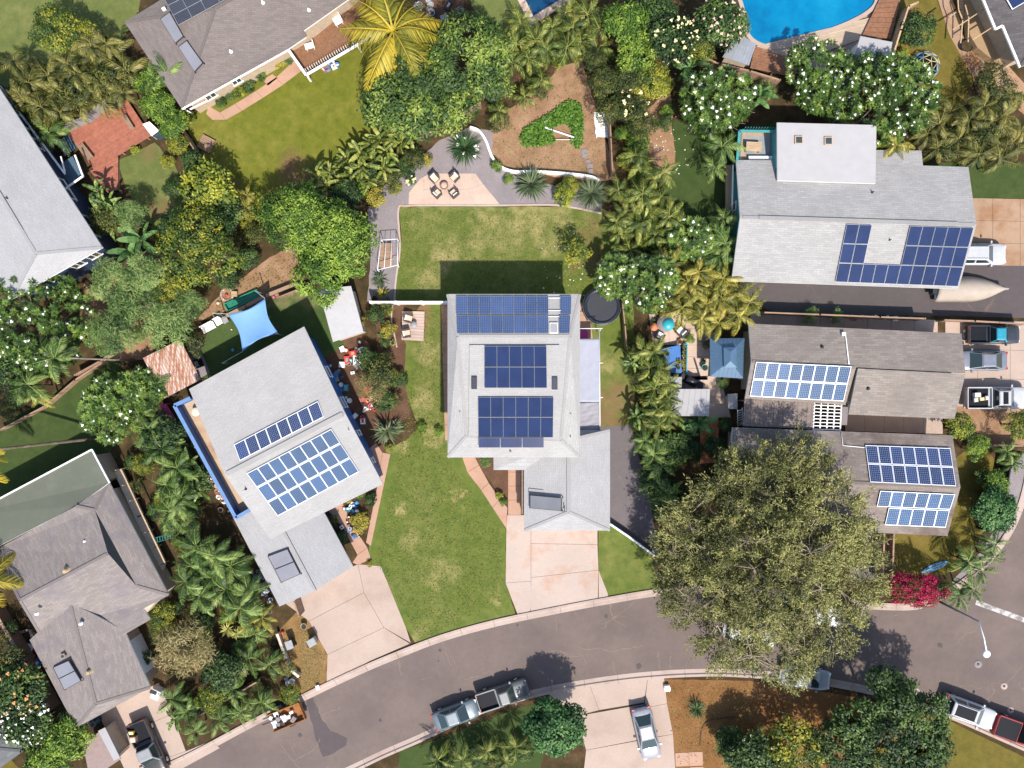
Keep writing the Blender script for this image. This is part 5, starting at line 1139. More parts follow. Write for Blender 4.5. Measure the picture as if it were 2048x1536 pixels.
def vehicle(kind, name, label, cat, px, py, heading, color, metal=0.0, L=4.7, W=1.82, group=None, sunroof=False, bed=None, z=1.0, roofcol=None, load=None):
    """heading: direction of the bonnet in photo degrees (0 = right, 90 = up)"""
    root = empty(name, (0, 0, 0), label, cat, group)
    pm = get_paint(color, metal); h = W / 2; l = L / 2; mb = MB()
    if kind == 'sedan': st = [(-.5, .72, .35, .62, .0), (-.485, .86, .28, .86, .02), (-.44, .95, .22, .94, .03), (-.3, 1, .2, .97, .03), (0, 1, .2, .93, .03), (.2, 1, .2, .92, .03), (.33, .985, .2, .88, .05), (.43, .93, .22, .78, .05), (.485, .8, .28, .66, .02), (.5, .66, .35, .5, 0)]
    elif kind == 'suv': st = [(-.5, .8, .4, .75, .0), (-.49, .92, .32, 1.0, .02), (-.44, .98, .28, 1.08, .02), (-.2, 1, .26, 1.07, .03), (.2, 1, .26, 1.05, .04), (.34, .99, .26, 1.02, .06), (.44, .94, .28, .94, .06), (.488, .84, .34, .8, .02), (.5, .7, .4, .6, 0)]
    else: st = [(-.5, .9, .5, .72, .0), (-.495, .95, .42, .76, .0), (-.15, 1, .36, .78, .0), (-.08, 1, .34, 1.05, .02), (.2, 1, .32, 1.06, .04), (.36, .99, .32, 1.04, .06), (.455, .95, .34, .96, .05), (.49, .88, .4, .8, .02), (.5, .78, .44, .62, 0)]
    ring_loft(mb, [(x * L, w * h, zb, zt, cr) for x, w, zb, zt, cr in st]); mb.build('body', pm, root)
    # cabin: belt ring to roof ring
    if kind == 'sedan': xb0, xf0, xb1, xf1, zb, zr = -.40, .26, -.20, .05, .90, 1.43
    elif kind == 'suv': xb0, xf0, xb1, xf1, zb, zr = -.47, .22, -.42, .06, 1.04, 1.70
    else: xb0, xf0, xb1, xf1, zb, zr = -.09, .24, -.06, .12, 1.02, 1.72
    if bed == 'cap': xb0, xb1 = -.47, -.44
    w0, w1 = h * .95, h * .68
    bot = [Vector((xb0 * L, -w0 * .92, zb)), Vector((xf0 * L, -w0 * .9, zb)), Vector((xf0 * L, w0 * .9, zb)), Vector((xb0 * L, w0 * .92, zb))]
    top = [Vector((xb1 * L, -w1 * .94, zr - .05)), Vector((xf1 * L, -w1, zr - .06)), Vector((xf1 * L, w1, zr - .06)), Vector((xb1 * L, w1 * .94, zr - .05))]
    c = Vector(((xb1 + xf1) / 2 * L, 0, zr)); cap = [c + Vector(((t.x - c.x) * .86, t.y * .84, 0)) for t in top]
    cb = MB().add(bot + top + cap, [(0, 1, 5, 4), (1, 2, 6, 5), (2, 3, 7, 6), (3, 0, 4, 7), (4, 5, 9, 8), (5, 6, 10, 9), (6, 7, 11, 10), (7, 4, 8, 11), (8, 9, 10, 11)])
    cbo = cb.build('cabin', get_paint(roofcol, 0) if roofcol else pm, root)
    bv = cbo.modifiers.new('bevel', 'BEVEL'); bv.width = .05; bv.segments = 2; bv.limit_method = 'ANGLE'; bv.angle_limit = .35
    def pane(i, j, nm, m0=.05, m1=.95, lo=.05, hi=.94):
        f = lambda u, v: bot[i].lerp(bot[j], u).lerp(top[i].lerp(top[j], u), v)
        quad_part([f(m0, lo), f(m1, lo), f(m1, hi), f(m0, hi)], nm, M['carglass'], root)
    pane(1, 2, 'windscreen'); pane(3, 0, 'rear_window')
    for s in ((0, 1), (2, 3)):
        if kind == 'pickup' and bed != 'cap': pane(*s, 'side_window', .1, .88)
        else: pane(*s, 'side_window', .08, .48); pane(*s, 'side_window', .53, .9)
    if sunroof:
        quad_part([c + Vector((x * L, y * W, .005)) for x, y in ((xb1 - (xb1 + xf1) / 2 + .05, -.27), (xf1 - (xb1 + xf1) / 2 - .05, -.27), (xf1 - (xb1 + xf1) / 2 - .05, .27), (xb1 - (xb1 + xf1) / 2 + .05, .27))], 'sunroof', M['black'], root, .006)
    if kind == 'suv':
        for s in (-1, 1): MB().bar(Vector((xb1 * L * .9, s * w1 * .8, zr + .05)), Vector((xf1 * L * .8, s * w1 * .8, zr + .05)), .04, .04).build('roof_rail', M['steel'], root)
    if kind == 'pickup' and bed != 'cap':
        bx0, bx1 = -.485 * L, -.11 * L
        for s in (-1, 1): MB().bar(Vector((bx0, s * (h * .93), .93)), Vector((bx1, s * (h * .93), .93)), .1, .34).build('bed_side', pm, root)
        MB().bar(Vector((bx0, -h * .9, .92)), Vector((bx0, h * .9, .92)), .07, .34).build('tailgate', pm, root)
        MB().bar(Vector((bx1, -h * .9, .93)), Vector((bx1, h * .9, .93)), .06, .36).build('bed_front', pm, root)
        MB().box(((bx0 + bx1) / 2, 0, .805), (bx1 - bx0 - .1, W * .86, .03)).build('bed_floor', M['black'], root)
        if bed == 'tonneau': MB().box(((bx0 + bx1) / 2, 0, 1.11), (bx1 - bx0 - .06, W * .86, .03)).build('bed_cover', M['black'], root)
    hw = .94 * h
    for s in (-1, 1):
        for x in (-.31, .3):
            wz = .34; o = MB().lathe((0, 0, 0), [(.2, -.1), (.30, -.11), (.335, -.08), (.335, .08), (.30, .11), (.2, .1)], 18).build('wheel', M['rubber'], root, origin=(0, 0, 0))
            o.rotation_euler = (math.pi / 2, 0, 0); o.location = (x * L, s * (h - .1), wz)
            WLOC[o.name] = Vector((0, 0, 0))
            r2 = MB().lathe((0, 0, 0), [(.21, -.105), (.21, .105)], 14, close=True).build('rim', M['rim'], None, origin=(0, 0, 0)); r2.parent = o; r2.location = (0, 0, 0)
        f = .9 if kind != 'sedan' else .86
        zl = .62 if kind == 'sedan' else .78
        MB().box((.455 * L, s * h * .64, zl + .05), (.2, .3, .12), s * -.3).build('headlight', M['lamp'], root)
        MB().box((-.484 * L, s * h * .74, zl + .18), (.12, .26, .16), s * .25).build('tail_light', M['tail'], root)
        MB().box(((xf0 - .045) * L, s * (h + .09), zb + .06), (.14, .2, .13)).build('mirror', pm, root)
    if load: load(root, L, W)
    p = P(px, py, z); root.location = (p.x, p.y, .01); root.rotation_euler = (0, 0, R(heading))
    return root
def truck_load(root, L, W):
    pass
vehicle('sedan', 'car', 'silver sedan parked nose down on the bottom driveway', 'car', 1294, 1470, -77, (0.25, 0.255, 0.29), .1)
vehicle('suv', 'car', 'white estate car with long black sunroof parked on the street at right', 'car', 1941, 1426, -20, (0.42, 0.42, 0.44), 0, 4.75, 1.86, sunroof=True)
vehicle('pickup', 'pickup_truck', 'red pickup truck with dark bed cover at the right edge', 'pickup truck', 2050, 1470, 160 + 180 - 0, (0.24, 0.008, 0.012), 0, 5.4, 1.9, bed='tonneau')
vehicle('sedan', 'car', 'silver blue car parked on the street next to the dark green lawn', 'car', 912, 1432, 20, (0.13, 0.16, 0.185), .2, 4.2, 1.72)
vehicle('pickup', 'pickup_truck', 'grey pickup parked ahead of the silver blue car', 'pickup truck', 1006, 1392, 18, (0.10, 0.105, 0.11), .2, 4.7, 1.75)
vehicle('sedan', 'car', 'silver car half hidden below the big olive tree', 'car', 1614, 1358, -8, (0.3, 0.32, 0.35), .1, 4.5, 1.8)
vehicle('suv', 'car', 'white car glimpsed through the big olive tree on the street', 'car', 1500, 1270, -8, (0.5, 0.51, 0.52), 0, 4.6, 1.85)
vehicle('pickup', 'pickup_truck', 'white pickup glimpsed under the right side of the big olive tree', 'pickup truck', 1628, 1228, -6, (0.5, 0.51, 0.52), 0, 5.3, 1.9)
vehicle('suv', 'car', 'white four wheel drive parked beside the pale roof with U shaped array', 'car', 1962, 508, 0, (0.42, 0.42, 0.44), 0, 4.7, 1.88)
vehicle('pickup', 'pickup_truck', 'old teal cabbed pickup with dark bed beside the fence at right', 'pickup truck', 1990, 669, 0, (0.025, 0.03, 0.038), 0, 4.6, 1.6, roofcol=(0.02, 0.23, 0.33))
vehicle('sedan', 'car', 'grey car with pale sunshade parked next to the old teal pickup', 'car', 1966, 721, 180, (0.20, 0.21, 0.25), .3, 4.5, 1.75)
vehicle('pickup', 'pickup_truck', 'white pickup with loaded black bed parked by the brown dirt', 'pickup truck', 1997, 796, 0, (0.42, 0.42, 0.43), 0, 5.6, 1.95, sunroof=True)
vehicle('pickup', 'pickup_truck', 'black pickup with grey cab roof on the bottom left driveway', 'pickup truck', 294, 1500, -66, (0.035, 0.03, 0.03), 0, 5.3, 1.85, roofcol=(0.24, 0.24, 0.25))
# loads
for (x, y, z_, s_, mt_, lb) in ((1953, 790, 1.0, (.5, .4, .4), 'white', 'white bucket in the bed of the white pickup'), (1962, 798, .95, (.4, .3, .3), 'yellow', 'yellow bag in the bed of the white pickup'), (1950, 800, .95, (.4, .4, .3), 'grey', 'grey bin in the bed of the white pickup'), (1972, 796, .95, (.35, .4, .3), 'grey', 'grey tool case next to the yellow bag'),
                                 (268, 1478, 1.0, (.5, .5, .4), 'palewood', 'open wooden box in the bed of the black pickup'), (262, 1466, 1.0, (.5, .3, .25), 'yellow', 'yellow tool in the bed of the black pickup')):
    o = empty('cargo_box', P(x, y, z_ - .15).to_2d().to_3d() + Vector((0, 0, .83)), lb, 'cargo')
    c = P(x, y, z_); MB().prism([(c.x - s_[0] / 2, c.y - s_[1] / 2), (c.x + s_[0] / 2, c.y - s_[1] / 2 * .8), (c.x + s_[0] / 2 * .9, c.y + s_[1] / 2), (c.x - s_[0] / 2, c.y + s_[1] / 2 * .9)], .83, .83 + s_[2]).build('box_body', M[mt_], o)
    MB().box((c.x, c.y, .83 + s_[2] + .012), (s_[0] * .6, s_[1] * .6, .02), .2).build('lid', M['white'], o)
# rusty open trailer full of junk
tl = empty('trailer', P(570, 1432), 'rusty orange open trailer full of white junk at the kerb', 'trailer')
a_ = R(22); tc = P(574, 1431, .6); tc.z = 0
def TL(x, y, z): return Vector((tc.x + x * math.cos(a_) - y * math.sin(a_), tc.y + x * math.sin(a_) + y * math.cos(a_), z))
rustm = concrete('rusted orange steel', (0.32, 0.135, 0.045), (0.12, 0.055, 0.03), .8, 1.6); M['rustm'] = rustm
MB().prism([TL(x, y, 0).to_2d()[:] for x, y in ((-1.5, -.75), (1.5, -.75), (1.5, .75), (-1.5, .75))], .5, .58).build('bed', rustm, tl)
for (x0, y0, x1, y1) in ((-1.5, -.78, 1.5, -.78), (-1.5, .78, 1.5, .78), (1.53, -.8, 1.53, .8)):
    MB().bar(TL(x0, y0, .82), TL(x1, y1, .82), .06, .5).build('side_board', rustm, tl)
for y in (-.5, 0, .5): MB().bar(TL(1.45, y, 1.15), TL(1.62, y * 1.05, .6), .05, .05).build('tail_bar', rustm, tl)
MB().bar(TL(-1.5, 0, .5), TL(-2.4, 0, .45), .08, .08).build('drawbar', M['dark'], tl)
for s in (-1, 1):
    q = TL(.1, s * .95, .33); mb = MB(); d_ = Vector((-math.sin(a_), math.cos(a_), 0)); mb.tube([q - d_ * .1, q + d_ * .1], .33, 16); mb.build('wheel', M['rubber'], tl)
for i in range(16):
    x, y = random.uniform(-1.3, .6), random.uniform(-.55, .55); q = TL(x, y, .62 + random.uniform(0, .2)); o = empty('junk_item', q, 'white and grey scrap heaped in the rusty trailer, %s' % ['at the front', 'near the front', 'left of middle', 'in the middle', 'right of middle', 'near the tailgate'][min(5, max(0, int((x + 1.3) / .33)))], 'scrap', 'scrap heaped in the rusty trailer')
    MB().box(q + Vector((0, 0, .12)), (random.uniform(.25, .6), random.uniform(.2, .4), .22), random.uniform(0, 3), tilt=random.uniform(-.4, .4)).build('scrap_piece', M[random.choice(['white', 'white', 'white_metal', 'gravel', 'dark', 'white_metal'])], o)
# boat under a tan cover
bt = empty('covered_boat', P(1955, 575), 'boat under a tan fabric cover on the asphalt beside the white four wheel drive', 'boat')
tanc = flat('tan boat cover', (0.33, 0.275, 0.225), .85, 0, .08, 1.5)
st = []; c0 = P(1875, 577, 1.0); n = 22
vs = []; fs = []; Lb = 6.2
for i in range(n + 1):
    t = i / n; w = 1.15 * (1 - max(0, (t - .45) / .55) ** 2.1) * (1 if t > .02 else .97); zc = 1.25 + .35 * math.sin(math.pi * min(1, t * 1.15)) * (1 - t * .35)
    for j in range(13):
        s = j / 12 * 2 - 1; zz = .55 + (zc - .55) * (1 - abs(s) ** 2.4) + .025 * math.sin(t * 23 + s * 4)
        vs.append((c0.x + t * Lb, c0.y + s * w + .0, zz if abs(s) < .99 else .45))
for i in range(n):
    for j in range(12): k = i * 13 + j; fs.append((k, k + 13, k + 14, k + 1))
bo_ = MB().add(vs, fs, smooth=True).build('cover', tanc, bt); md = bo_.modifiers.new('t', 'SOLIDIFY'); md.thickness = .02
MB().prism([(c0.x + .1, c0.y - .9), (c0.x + 4, c0.y - .85), (c0.x + 5.6, c0.y), (c0.x + 4, c0.y + .85), (c0.x + .1, c0.y + .9)], .35, .6).build('hull', M['white'], bt)
MB().box((c0.x - .25, c0.y - .25, .75), (.4, .4, .7)).build('outboard_motor', M['dark'], bt)
for s in (-1, 1): MB().tube([(c0.x + 2.2, c0.y + s * .75 - .1, .3), (c0.x + 2.2, c0.y + s * .75 + .1, .3)], .3, 14).build('wheel', M['rubber'], bt)
MB().bar((c0.x + .3, c0.y, .3), (c0.x + 6.6, c0.y, .4), .1, .1).build('trailer_frame', M['steel'], bt)
# street lamp
lp = empty('street_lamp', P(1868, 1190), 'tall grey street lamp leaning over the street from the bougainvillea corner', 'street lamp')
b0 = P(1853, 1190, 0); tp = P(1958, 1245, 7.2); tp2 = Vector((b0.x * 1.0, b0.y * 1.0, 7.4))
tp = Vector((b0.x, b0.y, 7.4))
MB().tube([b0, b0.lerp(tp, .5), tp], [.11, .09, .07], 10).build('pole', M['gravel'], lp)
hd_ = P(1974, 1308, 7.8)
MB().tube([tp, tp.lerp(hd_, .5) + Vector((0, 0, .15)), hd_], .05, 8).build('arm', M['white_metal'], lp)
MB().lathe(hd_ + Vector((0, 0, -.12)), [(.05, -.02), (.26, .0), (.32, .08), (.24, .17), (.05, .22)], 16, close=True).build('lamp_head', M['white_metal'], lp)
MB().lathe(b0, [(.2, 0), (.2, .06), (.13, .12)], 12, close=True).build('base', M['steel'], lp)
# ------------------------------------------------------------------ vegetation
def leaves_mesh(name, base, direc, nrm, length, width, rnd, mat, fold=0.15, bend=0.15):
    """many leaves as folded diamonds; arrays (N,3)/(N,)"""
    N = len(base); d = direc / np.linalg.norm(direc, axis=1, keepdims=True)
    s = np.cross(d, nrm); s /= np.maximum(1e-6, np.linalg.norm(s, axis=1, keepdims=True)); u = np.cross(s, d)
    L = length[:, None]; Wd = width[:, None]
    V = np.empty((N, 4, 3)); V[:, 0] = base; V[:, 1] = base + d * L * .45 + s * Wd * .5 + u * Wd * fold
    V[:, 2] = base + d * L - u * L * bend; V[:, 3] = base + d * L * .45 - s * Wd * .5 + u * Wd * fold
    return fast_mesh(name, V.reshape(-1, 3), np.arange(N * 4).reshape(N, 4), rnd, mat)
def fast_mesh(name, V, Fq, rnd, mats, midx=None):
    me = bpy.data.meshes.new(name); n = len(Fq)
    me.vertices.add(len(V)); me.vertices.foreach_set("co", V.astype(np.float32).ravel())
    me.loops.add(n * 4); me.loops.foreach_set("vertex_index", Fq.astype(np.int32).ravel())
    me.polygons.add(n); me.polygons.foreach_set("loop_start", np.arange(0, n * 4, 4, dtype=np.int32))
    if midx is not None: me.polygons.foreach_set("material_index", midx.astype(np.int32))
    at = me.attributes.new("rnd", 'FLOAT', 'FACE'); at.data.foreach_set("value", np.clip(rnd, 0, 1).astype(np.float32))
    for m in (mats if isinstance(mats, (list, tuple)) else [mats]): me.materials.append(m)
    me.update(calc_edges=True); return me
def unit(n, r, zmin=-1.0):
    v = r.normal(size=(n * 3, 3)); v /= np.linalg.norm(v, axis=1, keepdims=True); v = v[v[:, 2] > zmin][:n]; return v
def lobes(r, k=7):
    c = unit(k, r); a = r.uniform(-.28, .3, k); return c, a
def lumpy(dirs, lb):
    c, a = lb; dd = np.clip(dirs @ c.T, 0, 1) ** 3; return 1 + dd @ a
def crown_mesh(key, mat, R_, Hc, dens, ll, lw, seed, clump_r=.45, up=.6, contrast=.5, nb=11, per=24, br=(.34, .52)):
    """broadleaf crown: leaf clumps on the shells of several overlapping boughs (origin at the crown's centre)"""
    r = np.random.default_rng(seed)
    rb = R_ * r.uniform(*br, nb); t = np.sqrt((np.arange(nb) + .35) / nb); a = np.arange(nb) * 2.39996 + r.uniform(-.3, .3, nb)
    rr_ = t * (R_ * 1.04 - rb) * r.uniform(.88, 1.08, nb); bc = np.stack([np.cos(a) * rr_, np.sin(a) * rr_, (R_ - rb) * (np.sqrt(np.clip(1 - t ** 2, 0, 1)) * .8 + r.uniform(-.25, .15, nb))], 1)
    sq = np.array([1, 1, Hc / R_]); btone = r.normal(size=nb) * .16
    C = []; D = []; T_ = []
    for i in range(nb):
        n = int(dens * rb[i] ** 2 * 9); u = unit(n, r, -.45); q = bc[i] + u * (rb[i] * (1 - .35 * r.uniform(0, 1, (len(u), 1)) ** 2))
        keep = np.ones(len(q), bool)
        for j in range(nb):
            if j != i: keep &= np.linalg.norm(q - bc[j], axis=1) > rb[j] * .78
        q = q[keep]; C.append(q * sq); D.append(u[keep]); T_.append(np.full(len(q), .47 + btone[i]))
    C = np.concatenate(C); d = np.concatenate(D); nclump = len(C)
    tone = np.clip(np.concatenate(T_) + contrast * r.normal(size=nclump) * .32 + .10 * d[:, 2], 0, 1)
    k = nclump * per; ci = np.repeat(np.arange(nclump), per)
    off = r.normal(size=(k, 3)); off /= np.linalg.norm(off, axis=1, keepdims=True); off *= (r.uniform(.2, 1, k) ** .6 * clump_r)[:, None]; off[:, 2] *= .65
    base = C[ci] + off
    nr = off / clump_r * .5 + np.array([0, 0, up]) + d[ci] * .35 + r.normal(size=(k, 3)) * .3
    nr /= np.linalg.norm(nr, axis=1, keepdims=True)
    dr = off / clump_r + r.normal(size=(k, 3)) * .55; dr -= nr * (dr * nr).sum(1, keepdims=True) * .85
    L = ll * r.uniform(.7, 1.25, k); W_ = lw * r.uniform(.75, 1.2, k)
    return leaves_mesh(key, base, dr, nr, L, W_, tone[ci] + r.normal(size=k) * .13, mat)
def trunk_mb(R_, zc, r0=.18, limbs=5, seed=1, Hc=1.0, lean=(0, 0), spread=.62):
    rr = random.Random(seed); mb = MB(); fork = Vector((lean[0] * .5, lean[1] * .5, max(.3, zc * .45)))
    mb.tube([(0, 0, -.1), (lean[0] * .2, lean[1] * .2, fork.z * .5), fork], [r0 * 1.3, r0, r0 * .85], 8)
    for i in range(limbs):
        a = 2 * math.pi * i / limbs + rr.uniform(-.4, .4); s = R_ * spread * rr.uniform(.7, 1.1)
        e = Vector((lean[0] + math.cos(a) * s, lean[1] + math.sin(a) * s, zc + Hc * rr.uniform(.0, .4)))
        m = fork.lerp(e, .5) + Vector((0, 0, .15 * s))
        mb.tube([fork, m, e], [r0 * .6, r0 * .38, r0 * .15], 6)
        for j in range(2):
            a2 = a + rr.uniform(-.9, .9); e2 = m + Vector((math.cos(a2), math.sin(a2), rr.uniform(.1, .6))) * s * .6
            mb.tube([m, m.lerp(e2, .5), e2], [r0 * .32, r0 * .22, r0 * .1], 5)
    return mb
# leaf palettes: dark stops carry painted gap shade, light stops painted highlights
def pal(name, d, m_, l, trans=.14, ov=.3):
    return leafmat(name, [(0.08, d), (0.5, m_), (0.88, l)], trans, .55, .55 if 'frond' in name else ov)
LM = dict(
    mango=pal('mango leaves', (0.02, 0.045, 0.01), (0.065, 0.12, 0.022), (0.23, 0.29, 0.05)),
    bright=pal('bright green leaves', (0.022, 0.055, 0.007), (0.075, 0.15, 0.016), (0.22, 0.31, 0.04)),
    yellow=pal('yellow green leaves', (0.035, 0.06, 0.008), (0.12, 0.165, 0.018), (0.33, 0.33, 0.035)),
    citrus=pal('citrus leaves', (0.02, 0.048, 0.007), (0.08, 0.125, 0.014), (0.30, 0.28, 0.028)),
    feather=pal('feathery leaves', (0.025, 0.055, 0.014), (0.085, 0.15, 0.036), (0.25, 0.33, 0.10)),
    olive=pal('olive leaves', (0.03, 0.038, 0.012), (0.125, 0.132, 0.035), (0.31, 0.30, 0.10), .15),
    dark=pal('dark leaves', (0.011, 0.028, 0.007), (0.032, 0.07, 0.016), (0.11, 0.17, 0.04)),
    round_=pal('glossy round tree leaves', (0.012, 0.045, 0.012), (0.04, 0.115, 0.03), (0.12, 0.23, 0.07)),
    hedge=pal('hedge leaves', (0.014, 0.028, 0.006), (0.048, 0.068, 0.012), (0.16, 0.16, 0.038)),
    plum=pal('plumeria leaves', (0.016, 0.038, 0.006), (0.052, 0.105, 0.016), (0.16, 0.24, 0.04)),
    palm=pal('palm fronds', (0.018, 0.035, 0.006), (0.075, 0.115, 0.015), (0.32, 0.32, 0.075), .12),
    palmg=pal('green palm fronds', (0.015, 0.036, 0.007), (0.06, 0.115, 0.02), (0.24, 0.31, 0.085), .12),
    palmy=pal('golden palm fronds', (0.04, 0.05, 0.008), (0.15, 0.155, 0.022), (0.44, 0.37, 0.08), .12),
    palmo=pal('olive palm fronds', (0.022, 0.03, 0.006), (0.085, 0.092, 0.016), (0.27, 0.235, 0.065), .12),
    coco=pal('coconut fronds', (0.07, 0.085, 0.012), (0.22, 0.205, 0.024), (0.50, 0.37, 0.035), .25),
    spike=pal('spiky blades', (0.04, 0.07, 0.035), (0.085, 0.125, 0.055), (0.19, 0.22, 0.12), .1),
    spiked=pal('dark strappy leaves', (0.02, 0.05, 0.022), (0.04, 0.09, 0.03), (0.09, 0.15, 0.05), .1),
    banana=pal('banana leaves', (0.05, 0.12, 0.03), (0.085, 0.19, 0.05), (0.17, 0.28, 0.09), .3),
    ground=pal('sweet potato leaves', (0.03, 0.09, 0.01), (0.085, 0.20, 0.02), (0.19, 0.31, 0.04), .3),
    boug=leafmat('bougainvillea bracts', [(0.05, (0.06, 0.09, 0.02)), (0.3, (0.11, 0.11, 0.025)), (0.42, (0.33, 0.012, 0.045)), (0.95, (0.5, 0.015, 0.10))], .25),
    croton=pal('croton leaves', (0.10, 0.11, 0.015), (0.26, 0.23, 0.03), (0.45, 0.36, 0.05)),
    varieg=pal('variegated leaves', (0.16, 0.19, 0.04), (0.36, 0.36, 0.09), (0.55, 0.5, 0.16)),
    lawn=pal('grass blades', (0.08, 0.10, 0.018), (0.14, 0.15, 0.03), (0.26, 0.23, 0.07)),
    dry=pal('dry twiggy foliage', (0.16, 0.14, 0.05), (0.28, 0.23, 0.09), (0.40, 0.33, 0.15)),
)
M['petal'] = flat('white petals', (0.72, 0.69, 0.62), .6, 0, .05)
M['petalp'] = flat('blush petals', (0.62, 0.42, 0.33), .6, 0, .1)
M['petaly'] = flat('cream yellow petals', (0.66, 0.58, 0.30), .6, 0, .1)
M['petalo'] = flat('orange petals', (0.6, 0.26, 0.08), .6, 0, .1)
# crown prototypes: kind -> list of unit-ish meshes (built for R=3 m), scaled per tree
PROTO = {}
SPEC = dict(  # kind: palette, height ratio, clump density, leaf length, leaf width, clump radius, contrast, leaves per clump, variants
    mango=('mango', .66, 1.15, .34, .14, .46, .8, 26, 3), bright=('bright', .6, 1.3, .29, .125, .4, .7, 24, 3), yellow=('yellow', .7, 1.2, .32, .18, .42, .8, 22, 2),
    citrus=('citrus', .62, 1.3, .25, .13, .4, .9, 24, 3), feather=('feather', .52, .75, .5, .06, .46, .5, 46, 3), dark=('dark', .66, 1.25, .29, .145, .42, .8, 24, 3),
    round_=('round_', .72, 2.0, .25, .16, .36, .5, 28, 1), hedge=('hedge', .66, 1.1, .28, .11, .45, .85, 22, 3), croton=('croton', .72, 1.1, .4, .17, .42, .8, 18, 2),
    boug=('boug', .46, 1.4, .24, .15, .42, .9, 24, 1), sparse=('citrus', .72, .42, .40, .16, .55, .8, 20, 1), dry=('dry', .52, .9, .5, .05, .55, .9, 24, 1))
def proto(kind, rad, v):
    """crown mesh for this kind; larger trees get their own so that leaves keep their size"""
    p_, hr, de, ll, lw, cr, co, per, nv = SPEC[kind]; Rp = 1.2 if rad < .9 else 2.2 if rad < 2.9 else 4.0 if rad < 4.6 else 5.6; v %= nv; k = (kind, Rp, v)
    if k not in PROTO:
        f = (Rp / 3) ** .25 if Rp >= 2 else .62
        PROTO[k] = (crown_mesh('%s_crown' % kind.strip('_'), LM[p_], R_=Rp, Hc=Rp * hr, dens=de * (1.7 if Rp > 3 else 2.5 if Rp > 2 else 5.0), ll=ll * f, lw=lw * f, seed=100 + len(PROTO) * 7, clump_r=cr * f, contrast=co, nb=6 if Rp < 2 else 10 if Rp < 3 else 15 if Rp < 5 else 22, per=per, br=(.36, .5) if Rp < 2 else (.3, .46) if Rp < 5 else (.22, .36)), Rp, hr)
    return PROTO[k]
def flowers_mesh(name, pts, size, mat, r):
    """little five-petal clusters: two crossed quads each"""
    n = len(pts); V = []; 
    a = r.uniform(0, 6.28, n); out = np.empty((n, 4, 3))
    s = size * r.uniform(.5, 1.45, n)
    Vv = np.empty((n * 3, 4, 3)); 
    for q in range(3):
        ang = a + q * 2.09; ox = np.cos(ang) * s * .45; oy = np.sin(ang) * s * .45
        for j, (dx, dy) in enumerate(((-.5, -.5), (.5, -.5), (.5, .5), (-.5, .5))):
            Vv[q::3, j, 0] = pts[:, 0] + ox + dx * s * .8; Vv[q::3, j, 1] = pts[:, 1] + oy + dy * s * .8; Vv[q::3, j, 2] = pts[:, 2] + .02 * q + .03 * (dx * dy) * 4 * s
    return fast_mesh(name, Vv.reshape(-1, 3), np.arange(n * 12).reshape(n * 3, 4), np.full(n * 3, .5), mat)
def surf_pts(n, R_, Hc, r, zmin=.05):
    d = unit(n, r, zmin); return d * r.uniform(.92, 1.04, (len(d), 1)) * np.array([R_, R_, Hc])
def tree(kind, px, py, rpx, zc, label, cat='tree', name=None, group=None, flowers=None, sy=1.0, hz=None, bark='bark', rot=None, variant=None, trunk=True):
    """crown centred at photo pixel (px,py) at height zc with radius rpx photo pixels"""
    rad = rpx / S * (H - zc) / H; base = P(px, py, zc); base.z = 0
    nm = name or ('shrub' if cat == 'shrub' else 'tree')
    root = empty(nm, base, label, cat, group)
    me, Rp, hr = proto(kind, rad, variant if variant is not None else int(px + py))
    o = bpy.data.objects.new('crown', me); COL.objects.link(o); o.parent = root; o.location = (0, 0, zc)
    sc = rad / Rp / 1.03; hz_ = hz if hz else sc; o.scale = (sc, sc * sy, hz_); o.rotation_euler = (0, 0, rot if rot is not None else (px * .37 + py * .11) % 6.28)
    r = np.random.default_rng(int(px * 3 + py))
    if trunk and zc > .6:
        t = trunk_mb(rad, zc, max(.05, rad * .055), 4 if rad < 2 else 6, int(px), rad * .5).build('trunk', M[bark], None, origin=(0, 0, 0)); t.parent = root
    else:
        t = trunk_mb(rad * .8, max(.35, zc), .04, 4, int(px), rad * .3).build('stem', M[bark], None, origin=(0, 0, 0)); t.parent = root
    if flowers:
        cnt, size, mt = flowers; pts = surf_pts(cnt, rad * .88, rad * hr, r) ; pts[:, 1] *= sy
        f = bpy.data.objects.new('blossoms', flowers_mesh('blossoms', pts, size, M[mt], r)); COL.objects.link(f); f.parent = root; f.location = (0, 0, zc + .08); f["kind"] = "stuff"
    return root
